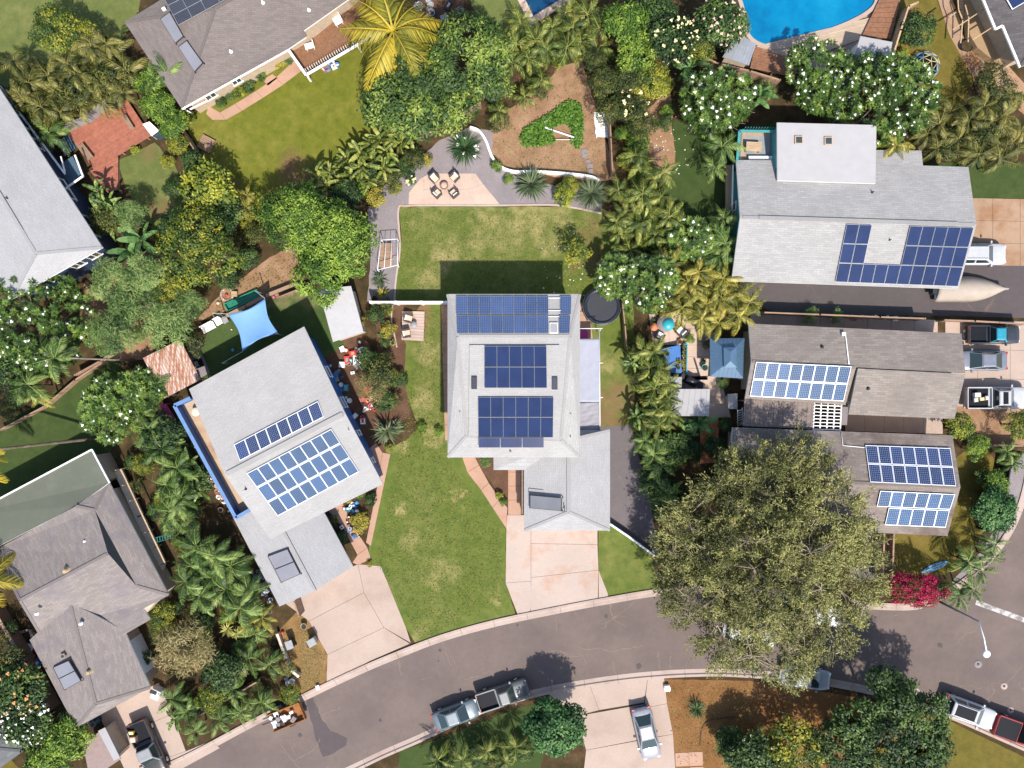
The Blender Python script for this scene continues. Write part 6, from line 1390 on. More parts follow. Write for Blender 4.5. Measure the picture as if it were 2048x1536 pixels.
# plumeria: rosettes at the branch tips
def plumeria(px, py, rpx, zc, label, nros=170, nfl=90, sy=1.0, group='white flowering plumeria trees', mt='petal', seed=0, rot=0.0):
    rad = rpx / S * (H - zc) / H; base = P(px, py, zc); base.z = 0; r = np.random.default_rng(int(px + py) + seed)
    root = empty('plumeria_tree', base, label, 'tree', group)
    nros = int(nros * 1.6); lb = lobes(r); d = unit(nros, r, -.1); n = len(d); rr_ = (1 - .45 * r.uniform(0, 1, n) ** 1.5) * lumpy(d, lb)
    Cn = d * rr_[:, None] * np.array([rad, rad * sy, rad * .5]); per = 13
    k = n * per; ci = np.repeat(np.arange(n), per); a = np.tile(np.arange(per) * 2.4, n) + np.repeat(r.uniform(0, 6.28, n), per)
    tilt = r.uniform(.05, .75, k); dr = np.stack([np.cos(a) * np.cos(tilt), np.sin(a) * np.cos(tilt), np.sin(tilt)], 1)
    b_ = Cn[ci] + dr * .05; nr = np.stack([-np.cos(a) * np.sin(tilt), -np.sin(a) * np.sin(tilt), np.cos(tilt)], 1)
    tone = np.clip(.45 + r.normal(size=n) * .25, 0, 1)
    me = leaves_mesh('plumeria_crown', b_, dr, nr, .36 * r.uniform(.75, 1.2, k), .125 * r.uniform(.8, 1.2, k), tone[ci] + r.normal(size=k) * .12, LM['plum'], .1, .2)
    o = bpy.data.objects.new('crown', me); COL.objects.link(o); o.parent = root; o.location = (0, 0, zc)
    idx = r.choice(n, min(n, nfl), replace=False); idx = idx[Cn[idx, 2] > 0]
    f = bpy.data.objects.new('blossoms', flowers_mesh('blossoms', Cn[idx] + np.array([0, 0, .12]), .125, M[mt], r)); COL.objects.link(f); f.parent = root; f.location = (0, 0, zc); f["kind"] = "stuff"
    t = trunk_mb(rad, zc, .13, 7, int(px), rad * .3, spread=.75).build('trunk', M['palebark'], None, origin=(0, 0, 0)); t.parent = root
    return root
# palms ---------------------------------------------------------------
def frond_mesh(key, mat, L, nl, lw, ll, droop, seed, rach=.022, twist=0.0, vee=-.3, start=.12):
    """one pinnate frond growing along +x from the origin, rising then arching down"""
    r = np.random.default_rng(seed); t = np.linspace(0, 1, 9)
    def spine(s): return np.array([L * (s - .12 * droop * s ** 3), twist * L * s ** 2, L * (.10 * s + .28 * s * (1 - s) - .42 * droop * s ** 2.2)])
    V = []; Fq = []; rn = []
    sp = np.array([spine(s) for s in t])
    for i in range(len(t)):
        w = rach * (1.2 - t[i]); V += [sp[i] + [0, -w, .01], sp[i] + [0, w, .01]]
    for i in range(len(t) - 1): Fq.append([2 * i, 2 * i + 2, 2 * i + 3, 2 * i + 1]); rn.append(.85)
    for i in range(nl):
        s = start + (1 - start) * (i + .5) / nl; b = spine(s); tg = spine(min(1, s + .02)) - spine(max(0, s - .02)); tg /= np.linalg.norm(tg)
        sd = np.cross(tg, [0, 0, 1]); sd /= np.linalg.norm(sd); up_ = np.cross(sd, tg)
        le = ll * math.sin(math.pi * (.12 + .83 * s)) ** .7
        for sg in (-1, 1):
            d = sd * sg * (1.0 - .35 * s) + tg * (.45 + .55 * s) + up_ * (vee - .5 * r.uniform(.2, 1)) + r.normal(size=3) * .06; d /= np.linalg.norm(d)
            n_ = up_ - d * (up_ @ d); n_ /= np.linalg.norm(n_); w = np.cross(d, n_) * lw * .5; k = len(V)
            V += [b, b + d * le * .4 + w, b + d * le + np.array([0, 0, -.22 * le]), b + d * le * .4 - w]; Fq.append([k, k + 1, k + 2, k + 3]); rn.append(np.clip(.42 + .22 * s + r.normal() * .16, 0, 1))
    return fast_mesh(key, np.array(V), np.array(Fq), np.array(rn), LM[mat])
FR = {}
for key, mat in (('palm', 'palm'), ('palmg', 'palmg'), ('palmy', 'palmy'), ('palmo', 'palmo')):
    FR[key] = [frond_mesh(key + '_frond', mat, 2.0, 17, .085, .56, dr, 40 + i, twist=tw) for i, (dr, tw) in enumerate(((.7, .12), (1.1, -.28), (1.5, .32), (.9, -.1), (1.3, .25), (1.7, -.3)))]
FR['coco'] = [frond_mesh('coconut_frond', 'coco', 3.6, 46, .085, 1.1, dr, 60 + i, .05, tw, -.25) for i, (dr, tw) in enumerate(((.7, .12), (1.0, -.18), (1.4, .15), (1.2, -.25)))]
FR['royal'] = [frond_mesh('king_palm_frond', 'palmg', 2.6, 22, .095, .74, dr, 80 + i, .03, tw, -.3) for i, (dr, tw) in enumerate(((.8, .1), (1.2, -.15), (1.5, .1)))]
def palm_thing(kind, px, py, z, scale, label, nf=11, group=None, name='palm', seed=0, trunk_r=.06, lean=(0, 0), wind=0.0, stems=1, elev=(-.2, .9), tmat='palebark'):
    """palm whose crown sits at height z above photo pixel (px,py)"""
    rr = random.Random(int(px * 7 + py * 3) + seed); top = P(px, py, z); base = Vector((top.x + lean[0], top.y + lean[1], 0))
    root = empty(name, base, label, 'palm', group); loc = top - base
    mb = MB(); mb.tube([(0, 0, -.05), (loc.x * .35, loc.y * .35, z * .4), (loc.x * .75, loc.y * .75, z * .75), (loc.x, loc.y, z)], [trunk_r * 1.4, trunk_r, trunk_r * .9, trunk_r * .8], 7)
    t = mb.build('trunk', M[tmat], None, origin=(0, 0, 0)); t.parent = root
    a0 = rr.uniform(0, 6.28); ms = FR[kind]
    for i in range(nf):
        a = a0 + i * 2.39996 + rr.uniform(-.25, .25); f = i / max(1, nf - 1)
        el = elev[1] + (elev[0] - elev[1]) * f ** .8 + rr.uniform(-.12, .12)
        o = bpy.data.objects.new('frond', ms[rr.randrange(len(ms))]); COL.objects.link(o); o.parent = root
        o.location = (loc.x, loc.y, z - .05 * f)
        if wind:  # pull frond headings towards the lee side
            a = a + wind * math.sin(R(150) - a)
        o.rotation_euler = (rr.uniform(-.35, .35), -el, a); s = scale * rr.uniform(.8, 1.15); o.scale = (s, s, s)
    return root
# spiky rosette (agave, yucca, strap leaves)
def spiky(px, py, rpx, label, mat='spike', n=150, z=.5, w=.09, cat='plant', flowers=None, name='spiky_plant', group=None, droop=.35, trunk_h=None):
    rad = rpx / S; r = np.random.default_rng(int(px + 5 * py)); base = P(px, py, z); base.z = 0
    root = empty(name, base, label, cat, group); a = r.uniform(0, 6.28, n); el = r.uniform(-.25, 1.35, n)
    dr = np.stack([np.cos(a) * np.cos(el), np.sin(a) * np.cos(el), np.sin(el)], 1); nr = np.stack([-np.cos(a) * np.sin(el), -np.sin(a) * np.sin(el), np.cos(el)], 1)
    bs = np.tile(np.array([0, 0, z * .7]), (n, 1)) + dr * .08
    me = leaves_mesh('blades', bs, dr, nr, rad * r.uniform(.75, 1.1, n), np.full(n, w), np.clip(.45 + .3 * (el / 1.4) + r.normal(size=n) * .15, 0, 1), LM[mat], .25, droop * .4)
    o = bpy.data.objects.new('foliage', me); COL.objects.link(o); o.parent = root
    MB().tube([(0, 0, -.05), (0, 0, z * .7 + .05)], [.12, .08], 7).build('stem', M['bark'], None, origin=(0, 0, 0)).parent = root
    if flowers:
        pts = surf_pts(flowers[0], rad * .7, rad * .6, r); f = bpy.data.objects.new('blossoms', flowers_mesh('blossoms', pts, flowers[1], M[flowers[2]], r)); COL.objects.link(f); f.parent = root; f.location = (0, 0, z * .7); f["kind"] = "stuff"
    return root
def blade_mesh(key, mat, L, Wd, droop, seed):
    """one broad banana-type leaf along +x with a midrib fold and torn margin"""
    r = np.random.default_rng(seed); n = 12; V = []; Fq = []; rn = []
    for i in range(n + 1):
        s = i / n; x = L * (s - .12 * droop * s ** 3); zc = L * (.3 * s * (1 - .4 * s) - .4 * droop * s ** 2.2); w = Wd * .5 * math.sin(math.pi * min(1, .06 + s * .9)) ** .6 * (1 if i < n else .1)
        V += [[x, -w * r.uniform(.85, 1.05), zc + .25 * w], [x, 0, zc], [x, w * r.uniform(.85, 1.05), zc + .25 * w]]
    for i in range(n):
        k = 3 * i; t = r.normal() * .15
        Fq += [[k, k + 3, k + 4, k + 1], [k + 1, k + 4, k + 5, k + 2]]; rn += [.45 + t, .6 + t]
    w = .035
    k0 = len(V)
    for i in range(n + 1): m = V[3 * i + 1]; V += [[m[0], -w * (1.1 - i / n), m[2] + .02], [m[0], w * (1.1 - i / n), m[2] + .02]]
    for i in range(n): k = k0 + 2 * i; Fq.append([k, k + 2, k + 3, k + 1]); rn.append(.95)
    return fast_mesh(key, np.array(V), np.array(Fq), np.array(rn), LM[mat])
FR['banana'] = [blade_mesh('banana_leaf', 'banana', 2.0, .55, d, 20 + i) for i, d in enumerate((.6, 1.0, 1.4))]
FR['ginger'] = [blade_mesh('ginger_leaf', 'palm', 1.5, .34, d, 30 + i) for i, d in enumerate((.5, 1.0, 1.5, 1.9))]
FR['gingerg'] = [blade_mesh('broad_leaf', 'palmg', 1.5, .36, d, 50 + i) for i, d in enumerate((.5, 1.0, 1.5, 1.9))]
def leafy(kind, px, py, z, scale, label, nf=9, group=None, name='banana_plant', cat='plant', elev=(.0, 1.0), seed=0, part='leaf'):
    rr = random.Random(int(px * 5 + py * 11) + seed); top = P(px, py, z); base = Vector((top.x, top.y, 0))
    root = empty(name, base, label, cat, group)
    MB().tube([(0, 0, -.05), (0, 0, z * .6), (0, 0, z)], [.13 * scale, .1 * scale, .06 * scale], 7).build('stem', M['bark'], None, origin=(0, 0, 0)).parent = root
    for i in range(nf):
        a = i * 2.39996 + rr.uniform(-.3, .3) + px; f = i / max(1, nf - 1); o = bpy.data.objects.new(part, FR[kind][rr.randrange(len(FR[kind]))]); COL.objects.link(o); o.parent = root
        o.location = (rr.uniform(-.12, .12), rr.uniform(-.12, .12), z * (1 - .25 * f)); o.rotation_euler = (rr.uniform(-.5, .5), -(elev[1] + (elev[0] - elev[1]) * f), a); s = scale * rr.uniform(.75, 1.15); o.scale = (s, s, s)
    return root
# ------------------------------------------------------------------ planting plan
# -- the big olive-leaved street tree
def big_tree(px, py, rpx, zc, label):
    r = np.random.default_rng(77); rad = rpx / S * (H - zc) / H; c = P(px, py, zc); base = Vector((c.x, c.y, 0))
    root = empty('street_tree', base, label, 'tree'); lb = lobes(r, 14); Hc = 3.9
    fork = Vector((0, 0, 2.4)); mb = MB(); mb.tube([(0, 0, -.1), (.05, 0, 1.2), fork], [.48, .38, .34], 12)
    nodes = []
    for i in range(9):
        a = i * 6.283 / 9 + r.uniform(-.25, .25); e = Vector((math.cos(a) * rad * .55, math.sin(a) * rad * .55, zc + r.uniform(-.3, 1.6)))
        m = fork.lerp(e, .5) + Vector((0, 0, .7)); mb.tube([fork, m, e], [.2, .14, .08], 7); nodes += [fork.lerp(m, .7), m, m.lerp(e, .5), e]
        for j in range(4):
            a2 = a + r.uniform(-.8, .8); s = rad * r.uniform(.55, .92); e2 = Vector((math.cos(a2) * s, math.sin(a2) * s, zc + Hc * math.sqrt(max(0.02, 1 - (s / rad) ** 2)) * r.uniform(.3, .95)))
            q = m.lerp(e, r.uniform(.2, 1)); mm = q.lerp(e2, .5) + Vector((0, 0, .3)); mb.tube([q, mm, e2], [.09, .06, .03], 5); nodes += [mm, mm.lerp(e2, .5), e2]
    for i in range(5):
        e = Vector((r.uniform(-.35, .35) * rad, r.uniform(-.35, .35) * rad, zc + Hc * .9)); mb.tube([fork, fork.lerp(e, .5), e], [.16, .1, .05], 6); nodes += [fork.lerp(e, .6), e]
    mb.build('trunk', M['palebark'], None, origin=(0, 0, 0)).parent = root
    nn = np.array([list(v) for v in nodes]); Tl = []; dl = []; bt = []
    for (bx, by, bz, brp) in ((1530, 985, 6.6, 100), (1430, 1065, 6.0, 100), (1640, 1050, 6.2, 105), (1395, 1175, 5.2, 78), (1535, 1140, 7.6, 130), (1685, 1150, 5.6, 82), (1560, 1290, 5.2, 80), (1465, 1255, 5.4, 84), (1650, 1240, 5.2, 74), (1370, 1085, 4.8, 60), (1600, 930, 5.4, 62), (1465, 960, 5.6, 62), (1720, 1085, 5.0, 46)):
        q0 = P(bx, by, bz) - base; rb = brp / S * (H - bz) / H; n = int(15 * rb ** 1.5); u = unit(n, r, -.1)
        bt.append(np.full(len(u), r.normal() * .12)); Tl.append(np.array(list(q0)) + u * rb * np.array([1, 1, .55]) * (1 - .3 * r.uniform(0, 1, (len(u), 1)) ** 2)); dl.append(u)
    T = np.concatenate(Tl); d = np.concatenate(dl); bt = np.concatenate(bt); k = len(d); tw = MB()
    B = []; D = []; Nn = []; L_ = []; W_ = []; RN = []
    for i in range(k):
        t = T[i]; j = np.argmin(((nn - t) ** 2).sum(1)); s0 = nn[j]; out = t - s0; out /= max(.01, np.linalg.norm(out))
        hd = out * .7 + d[i] * .5 + r.normal(size=3) * .45; hd[2] = hd[2] * .5 + .05; hd /= np.linalg.norm(hd); Ls = r.uniform(.9, 1.9); e = t + hd * Ls * .5; st = t - hd * Ls * .5
        if r.uniform() < .55: mid = (s0 + st) / 2 + r.normal(size=3) * .2; tw.tube([s0, mid, st], [.04, .03, .018], 4, cap=False)
        tw.tube([st, t + r.normal(size=3) * .08, e], [.02, .014, .006], 3, cap=False)
        n = 74; tone = np.clip(.5 + bt[i] + r.normal() * .2 + .12 * math.sin(t[0] * .9) * math.cos(t[1] * .8 + 1) + .012 * t[0], 0, 1); f = r.uniform(0, 1, n)  # tone rises to the right: yellow-green highlight put into the leaf colour
        bp = st + (e - st) * f[:, None] + r.normal(size=(n, 3)) * np.array([.2, .2, .1]) * (1.25 - f[:, None] * .6)
        dr = hd * .8 + r.normal(size=(n, 3)) * .6; B.append(bp); D.append(dr)
        Nn.append(np.array([0, 0, .8]) + r.normal(size=(n, 3)) * .4); L_.append(.27 * r.uniform(.6, 1.3, n)); W_.append(.075 * r.uniform(.7, 1.3, n)); RN.append(tone + r.normal(size=n) * .13 + .12 * (f - .5))
        n = 7; B.append(t - d[i] * .9 + r.normal(size=(n, 3)) * .5); D.append(r.normal(size=(n, 3))); Nn.append(np.array([0, 0, .8]) + r.normal(size=(n, 3)) * .4); L_.append(np.full(n, .34)); W_.append(np.full(n, .12)); RN.append(np.full(n, .22) + r.normal(size=n) * .08)  # inner leaves darker: shade of the crown interior put into their tone
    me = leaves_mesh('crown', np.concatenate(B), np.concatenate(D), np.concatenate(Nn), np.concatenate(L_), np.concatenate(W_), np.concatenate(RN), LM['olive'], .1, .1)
    o = bpy.data.objects.new('crown', me); COL.objects.link(o); o.parent = root
    t = tw.build('twigs', flat('pale twigs', (0.30, 0.24, 0.165), .85), None, origin=(0, 0, 0)); t.parent = root; t["kind"] = "stuff"
    return root
big_tree(1535, 1128, 222, 5.2, 'huge olive green spreading tree with pale twigs over the street')

ORD = [', %s from left' % w for w in 'first second third fourth fifth sixth seventh eighth ninth tenth eleventh twelfth thirteenth fourteenth fifteenth sixteenth seventeenth eighteenth'.split()]
def inside(x, y, poly):
    c = False; j = len(poly) - 1
    for i in range(len(poly)):
        a, b = poly[i], poly[j]
        if (a.y > y) != (b.y > y) and x < (b.x - a.x) * (y - a.y) / (b.y - a.y) + a.x: c = not c
        j = i
    return c
# -- broadleaf trees and shrubs
T = tree
T('citrus', 112, 60, 52, 3.2, 'yellowish green bushy tree on the top left lawn, left half'); T('citrus', 160, 72, 40, 2.8, 'darker bushy tree beside the yellowish one on the top left lawn')
T('bright', 300, 165, 34, 2.6, 'leafy bush between the red deck and taupe roof, topmost', 'shrub'); T('bright', 318, 212, 38, 2.6, 'leafy bush between the red deck and taupe roof, middle', 'shrub'); T('bright', 345, 248, 34, 2.4, 'leafy bush between the red deck and taupe roof, lowest', 'shrub')
T('citrus', 358, 290, 24, 2.0, 'small bush along the lawn fence above the yellow bush', 'shrub'); T('dark', 385, 320, 26, 1.8, 'small dark bush beside the lawn fence', 'shrub')
T('yellow', 418, 378, 60, 3.2, 'dense yellow green round bush on the taupe house lawn', 'shrub')
T('citrus', 402, 492, 92, 4.0, 'wide yellow flecked green tree below the yellow bush')
T('dark', 352, 455, 40, 3.0, 'dark shrub at the left end of the wide yellow flecked tree', 'shrub')
T('feather', 262, 432, 34, 3.4, 'feathery green crown beside the pale roof corner'); T('feather', 222, 562, 46, 3.6, 'feathery crowned tree below the pale roof corner, left of two'); T('feather', 290, 545, 42, 3.8, 'feathery crowned tree below the pale roof corner, right of two')
T('feather', 268, 598, 52, 3.2, 'large feathery crown above the bare orange dirt'); T('feather', 332, 652, 52, 3.0, 'feathery tree beside the rusty iron roof'); T('feather', 378, 610, 36, 2.8, 'feathery tree above the white garden chairs'); T('citrus', 330, 580, 34, 2.6, 'small leafy tree between feathery crowns', 'shrub')
T('feather', 230, 668, 48, 3.2, 'drooping dark feathery tree left of the rusty iron roof'); T('feather', 190, 662, 34, 2.8, 'smaller drooping feathery tree by the flowering plumeria')
T('bright', 600, 440, 82, 4.6, 'large bright green tree left of the gravel strip, upper left lobe'); T('bright', 672, 485, 92, 4.4, 'large bright green tree overhanging the gravel strip'); T('bright', 640, 548, 62, 4.0, 'large bright green tree above the grey shed')
T('citrus', 545, 420, 44, 3.6, 'green bush at the left edge of the large bright tree', 'shrub')
T('mango', 930, 118, 98, 5.0, 'big mango tree right of the coconut palm, upper crown'); T('mango', 818, 196, 96, 5.0, 'big mango tree below the coconut palm, dense left crown'); T('mango', 905, 215, 60, 4.2, 'mango tree lower crown near the back fence'); T('mango', 985, 165, 44, 4.2, 'mango tree right edge crown')
T('mango', 770, 215, 44, 3.6, 'blue green leafy tree at the left end of the mango')
T('bright', 1250, 45, 52, 3.6, 'leafy green tree above the top corner of the main lot'); T('bright', 1268, 112, 48, 3.4, 'leafy green tree beside the top corner of the main lot'); T('citrus', 1300, 165, 44, 3.2, 'leafy tree left of the banana plant')
T('dark', 1345, 85, 56, 3.6, 'dark tree dotted with cream blossoms left of the pool', flowers=(60, .13, 'petaly')); T('dark', 1438, 45, 60, 3.4, 'dark tree with blush blossoms against the pool edge', flowers=(50, .12, 'petalp')); T('citrus', 1400, 95, 36, 2.8, 'bush between the blossoming trees and grey shed', 'shrub'); T('dark', 1310, 25, 44, 3.0, 'dark tree at the top edge left of the pool')
T('hedge', 1208, 165, 34, 3.4, 'tall dark hedge bush at the top of the dirt garden', 'shrub'); T('hedge', 1218, 222, 34, 3.0, 'dark hedge bush beside the white slatted panel', 'shrub'); T('hedge', 1190, 120, 28, 3.0, 'dark hedge bush in the top corner of the dirt garden', 'shrub')
T('hedge', 1262, 215, 40, 3.2, 'olive hedge tree beyond the white slatted panel', flowers=(16, .13, 'petaly')); T('hedge', 1255, 160, 38, 3.2, 'olive hedge tree right of the dark hedge'); T('hedge', 1285, 250, 34, 2.6, 'low olive bush left of the round plumeria', 'shrub')
T('sparse', 1152, 505, 34, 2.0, 'sparse young yellow green tree on the main lawn')
T('yellow', 1128, 392, 24, .8, 'yellow green bush between the two spiky plants by the lawn', 'shrub', trunk=False); T('citrus', 1138, 372, 22, .9, 'leafy bush under the curved white wall', 'shrub', trunk=False)
T('bright', 993, 332, 15, .5, 'small green plant against the curved wall on gravel', 'shrub', trunk=False); T('bright', 1016, 358, 12, .4, 'tiny green plant at the wall next to the spiky rosette', 'shrub', trunk=False)
T('croton', 854, 318, 14, .7, 'yellow brown croton bush on the upper gravel', 'shrub', trunk=False); T('dark', 822, 360, 13, .7, 'small bush dotted with yellow blossoms beside the patio', 'shrub', flowers=(8, .13, 'petaly'), trunk=False); T('citrus', 790, 378, 15, .6, 'small green shrub with red edging on the gravel', 'shrub', trunk=False); T('hedge', 800, 345, 20, 1.0, 'olive shrub at the left end of the patio gravel', 'shrub', trunk=False)
T('croton', 752, 395, 22, 1.2, 'golden green shrub at the gravel corner', 'shrub', trunk=False)
T('round_', 1114, 1452, 64, 3.2, 'neat round green tree beside the bottom driveway')
T('dark', 1775, 1455, 128, 4.2, 'large dark green tree on the bottom right corner lawn'); T('dark', 1690, 1480, 70, 3.6, 'dark tree left of the large dark one at the bottom'); T('citrus', 1592, 1490, 66, 3.0, 'yellow flecked tree on the bottom brown yard'); T('dark', 1505, 1510, 60, 2.6, 'dark shrub with pale blossoms at the bottom edge', 'shrub', flowers=(14, .15, 'petaly')); T('dark', 1840, 1510, 60, 3.4, 'dark tree lobe at the bottom right lawn edge')
T('dark', 1455, 1480, 34, 1.6, 'low dark shrub beside the curved edging', 'shrub')
T('boug', 1832, 1178, 70, 2.4, 'crimson bougainvillea bush at the street corner', 'shrub', sy=.55, rot=0.0)
T('round_', 1985, 1020, 48, 2.2, 'round green shrub beside the grey pavement', 'shrub'); T('bright', 1992, 965, 30, 1.8, 'bright shrub above the round one by the pavement', 'shrub')
T('yellow', 1918, 852, 30, 2.0, 'yellow green shrub at the corner of the brown grey roof', 'shrub'); T('bright', 1952, 893, 28, 1.4, 'low green shrub on the parched lawn', 'shrub'); T('citrus', 2035, 850, 34, 2.2, 'leafy shrub at the right edge by the dirt', 'shrub')
T('dark', 40, 1375, 62, 2.8, 'dark shrub with orange blossoms at the left edge', 'shrub', flowers=(55, .13, 'petalo')); T('dark', 55, 1440, 58, 2.6, 'dark shrub covered in white blossoms near the bottom left corner', 'shrub', flowers=(75, .12, 'petal')); T('bright', 130, 1480, 52, 2.6, 'green fern like bush beside the resin shed', 'shrub'); T('bright', 95, 1520, 56, 2.4, 'bright green bush at the bottom left edge', 'shrub'); T('dark', 145, 1445, 34, 2.2, 'dark green bush below the garage corner', 'shrub'); T('hedge', 10, 1310, 46, 2.4, 'dark bush left of the board fence', 'shrub')
T('dry', 372, 1290, 62, 2.4, 'twiggy pale yellow shrub with bare branches beside the bottom left house', 'shrub'); T('dark', 292, 1315, 16, .9, 'glossy dark bush against the garage wall', 'shrub')
T('dark', 445, 1340, 46, 2.2, 'dark shrub below the variegated rosettes', 'shrub'); T('citrus', 425, 1395, 34, 1.6, 'dense low bush near the orange trailer', 'shrub'); T('citrus', 325, 1230, 32, 1.6, 'shrub beside the bottom left house eave', 'shrub')
T('hedge', 385, 690, 26, 1.6, 'low bush under the rusty iron roof edge', 'shrub'); T('hedge', 300, 800, 34, 2.0, 'dark shrub below the rusty iron roof', 'shrub')
T('hedge', 760, 745, 40, 1.6, 'messy olive shrub in the bed left of the main house', 'shrub'); T('dark', 800, 760, 18, .8, 'small dark shrub at the bed edge by the side lawn', 'shrub', trunk=False); T('dark', 768, 800, 26, 1.2, 'dark bushy shrub near the end of the soil bed', 'shrub'); T('dry', 745, 770, 34, 1.6, 'twiggy dry shrub in the cluttered strip', 'shrub'); T('dark', 735, 720, 26, 1.4, 'dark shrub beside the heap of toys', 'shrub')
T('croton', 722, 640, 12, .7, 'orange flecked croton in the bed left of the plank deck', 'shrub', trunk=False); T('dark', 752, 630, 20, 1.0, 'dark shrub under the large tree by the white fence', 'shrub'); T('hedge', 775, 610, 16, .8, 'small shrub below the white fence', 'shrub', trunk=False)
T('yellow', 998, 990, 9, .35, 'small yellow and orange shrub in the brown bed', 'shrub', trunk=False); T('bright', 1006, 1002, 10, .35, 'small green plant at the tip of the brown bed', 'shrub', trunk=False); T('feather', 970, 922, 14, .5, 'blue green plant under the main house eave', 'shrub', trunk=False)
T('bright', 845, 855, 13, .3, 'low leafy clump on the side lawn, left of two', 'shrub', trunk=False); T('bright', 878, 862, 12, .3, 'low leafy clump on the side lawn, right of two', 'shrub', trunk=False)
for i, (x, y, r_) in enumerate(((443, 205, 13), (462, 195, 12), (478, 185, 14), (497, 172, 16), (520, 150, 14), (560, 125, 14), (575, 118, 12))): T(('dark', 'feather', 'varieg' if False else 'yellow', 'dark', 'bright', 'croton', 'feather')[i], x, y, r_, .5, ['dark leafy plant at the path curve', 'pale feathery plant next to the path curve', 'yellow green bed plant along the taupe house', 'dark round bed plant along the taupe house', 'bright bed plant by the step path', 'golden croton beside the lanai post', 'feathery plant against the lanai corner'][i], 'shrub', trunk=False)
T('yellow', 383, 236, 12, .5, 'small yellow plant below the notch balcony', 'shrub', trunk=False); T('yellow', 270, 300, 11, .4, 'small yellow green plant at the red deck corner', 'shrub', trunk=False)
T('dark', 1905 - 70, 60, 40, 1.2, 'low dark weeds at the top of the dome lawn', 'shrub'); T('yellow', 1808, 108, 12, .5, 'yellow weed next to the climbing dome', 'shrub', trunk=False); T('hedge', 1985, 170, 44, 2.2, 'olive bush at the end of the tan deck', 'shrub')
T('croton', 695, 985 + 5, 16, .5, 'yellow striped plant by the entry walk of the blue house', 'shrub', trunk=False); T('bright', 718, 985, 16, .5, 'green plant in the blue house entry bed', 'shrub', trunk=False); T('croton', 720, 1045, 22, .6, 'yellow green clump beside the entry steps', 'shrub', trunk=False); T('dark', 742, 1000, 14, .4, 'dark plant at the lawn edge of the entry bed', 'shrub', trunk=False); T('hedge', 668, 1040, 13, .5, 'dark plant along the blue house garage wall, upper', 'shrub', trunk=False); T('dark', 682, 1075, 14, .5, 'dark plant along the blue house garage wall, lower', 'shrub', trunk=False)
T('citrus', 780, 905 - 10, 10, .4, 'small plant at the corner of the blue house lawn', 'shrub', trunk=False); T('croton', 738, 1128, 7, .25, 'tiny weed at the driveway corner', 'shrub', trunk=False)
T('bright', 1378, 677, 12, .6, 'small leafy plant on the patio by the blue table', 'shrub', trunk=False); T('yellow', 1420, 878, 12, .6, 'pale yellow rosette plant beside the brick path', 'shrub', trunk=False); T('dark', 1432, 895, 26, 1.0, 'dark shrub beside the brick path end', 'shrub'); T('dark', 1450, 850, 16, .8, 'dark shrub at the top of the brick path', 'shrub'); T('hedge', 1412, 688, 12, .5, 'small plant along the gazebo edge', 'shrub', trunk=False); T('feather', 1445, 768, 12, .5, 'fern like plant below the gazebo', 'shrub', trunk=False)
T('feather', 1622, 632, 18, .9, 'feathery plant over the side path, left of two', 'shrub', trunk=False); T('feather', 1675, 632, 16, .9, 'feathery plant over the side path, right of two', 'shrub', trunk=False)
T('dark', 1345, 900, 44, 1.8, 'dark bush left of the brick path', 'shrub'); T('dark', 1310, 960, 36, 2.0, 'dark green bush under the palms near the big tree', 'shrub'); T('dark', 1340, 1000, 40, 1.6, 'dark bush at the upper left of the big olive tree', 'shrub')
T('hedge', 1262, 700, 18, 1.2, 'dark bush along the main lot side yard', 'shrub'); T('hedge', 1276, 760, 22, 1.4, 'dark bush between side yard and palms', 'shrub')
T('hedge', 60, 195, 44, 2.2, 'dark undergrowth bush in the top left palm clump, left', 'shrub'); T('hedge', 150, 190, 50, 2.2, 'dark undergrowth bush in the top left palm clump, middle', 'shrub'); T('hedge', 225, 160, 50, 2.4, 'dark undergrowth bush in the top left palm clump, right', 'shrub'); T('hedge', 90, 240, 40, 2.0, 'dark undergrowth bush beside the red deck', 'shrub')
T('hedge', 1960, 280, 50, 2.0, 'olive undergrowth in the top right palms', 'shrub'); T('hedge', 1890, 290, 44, 1.8, 'dark undergrowth below the dense plumeria', 'shrub')
T('dark', 420, 1150, 60, 2.0, 'dark undergrowth below the lower left palms', 'shrub'); T('dark', 330, 870, 50, 2.0, 'dark undergrowth left of the blue balcony', 'shrub'); T('dark', 385, 960, 40, 1.6, 'dark undergrowth beside the blue balcony wall', 'shrub')
T('dark', 30, 740, 50, 2.0, 'dark shrub below the left plumeria', 'shrub'); T('hedge', 210, 440, 36, 2.2, 'dark shrub tight against the pale left roof', 'shrub')
T('dark', 450, 430, 46, 2.8, 'dark green shrub right of the wide yellow flecked tree', 'shrub')
T('dark', 690, 395, 34, 2.6, 'dark shrub above the large bright tree', 'shrub'); T('hedge', 1075, 175, 30, 1.2, 'ragged weeds on the dirt garden bank, upper', 'shrub', trunk=False); T('hedge', 1000, 245, 26, 1.2, 'ragged weeds on the dirt garden bank, lower', 'shrub', trunk=False)
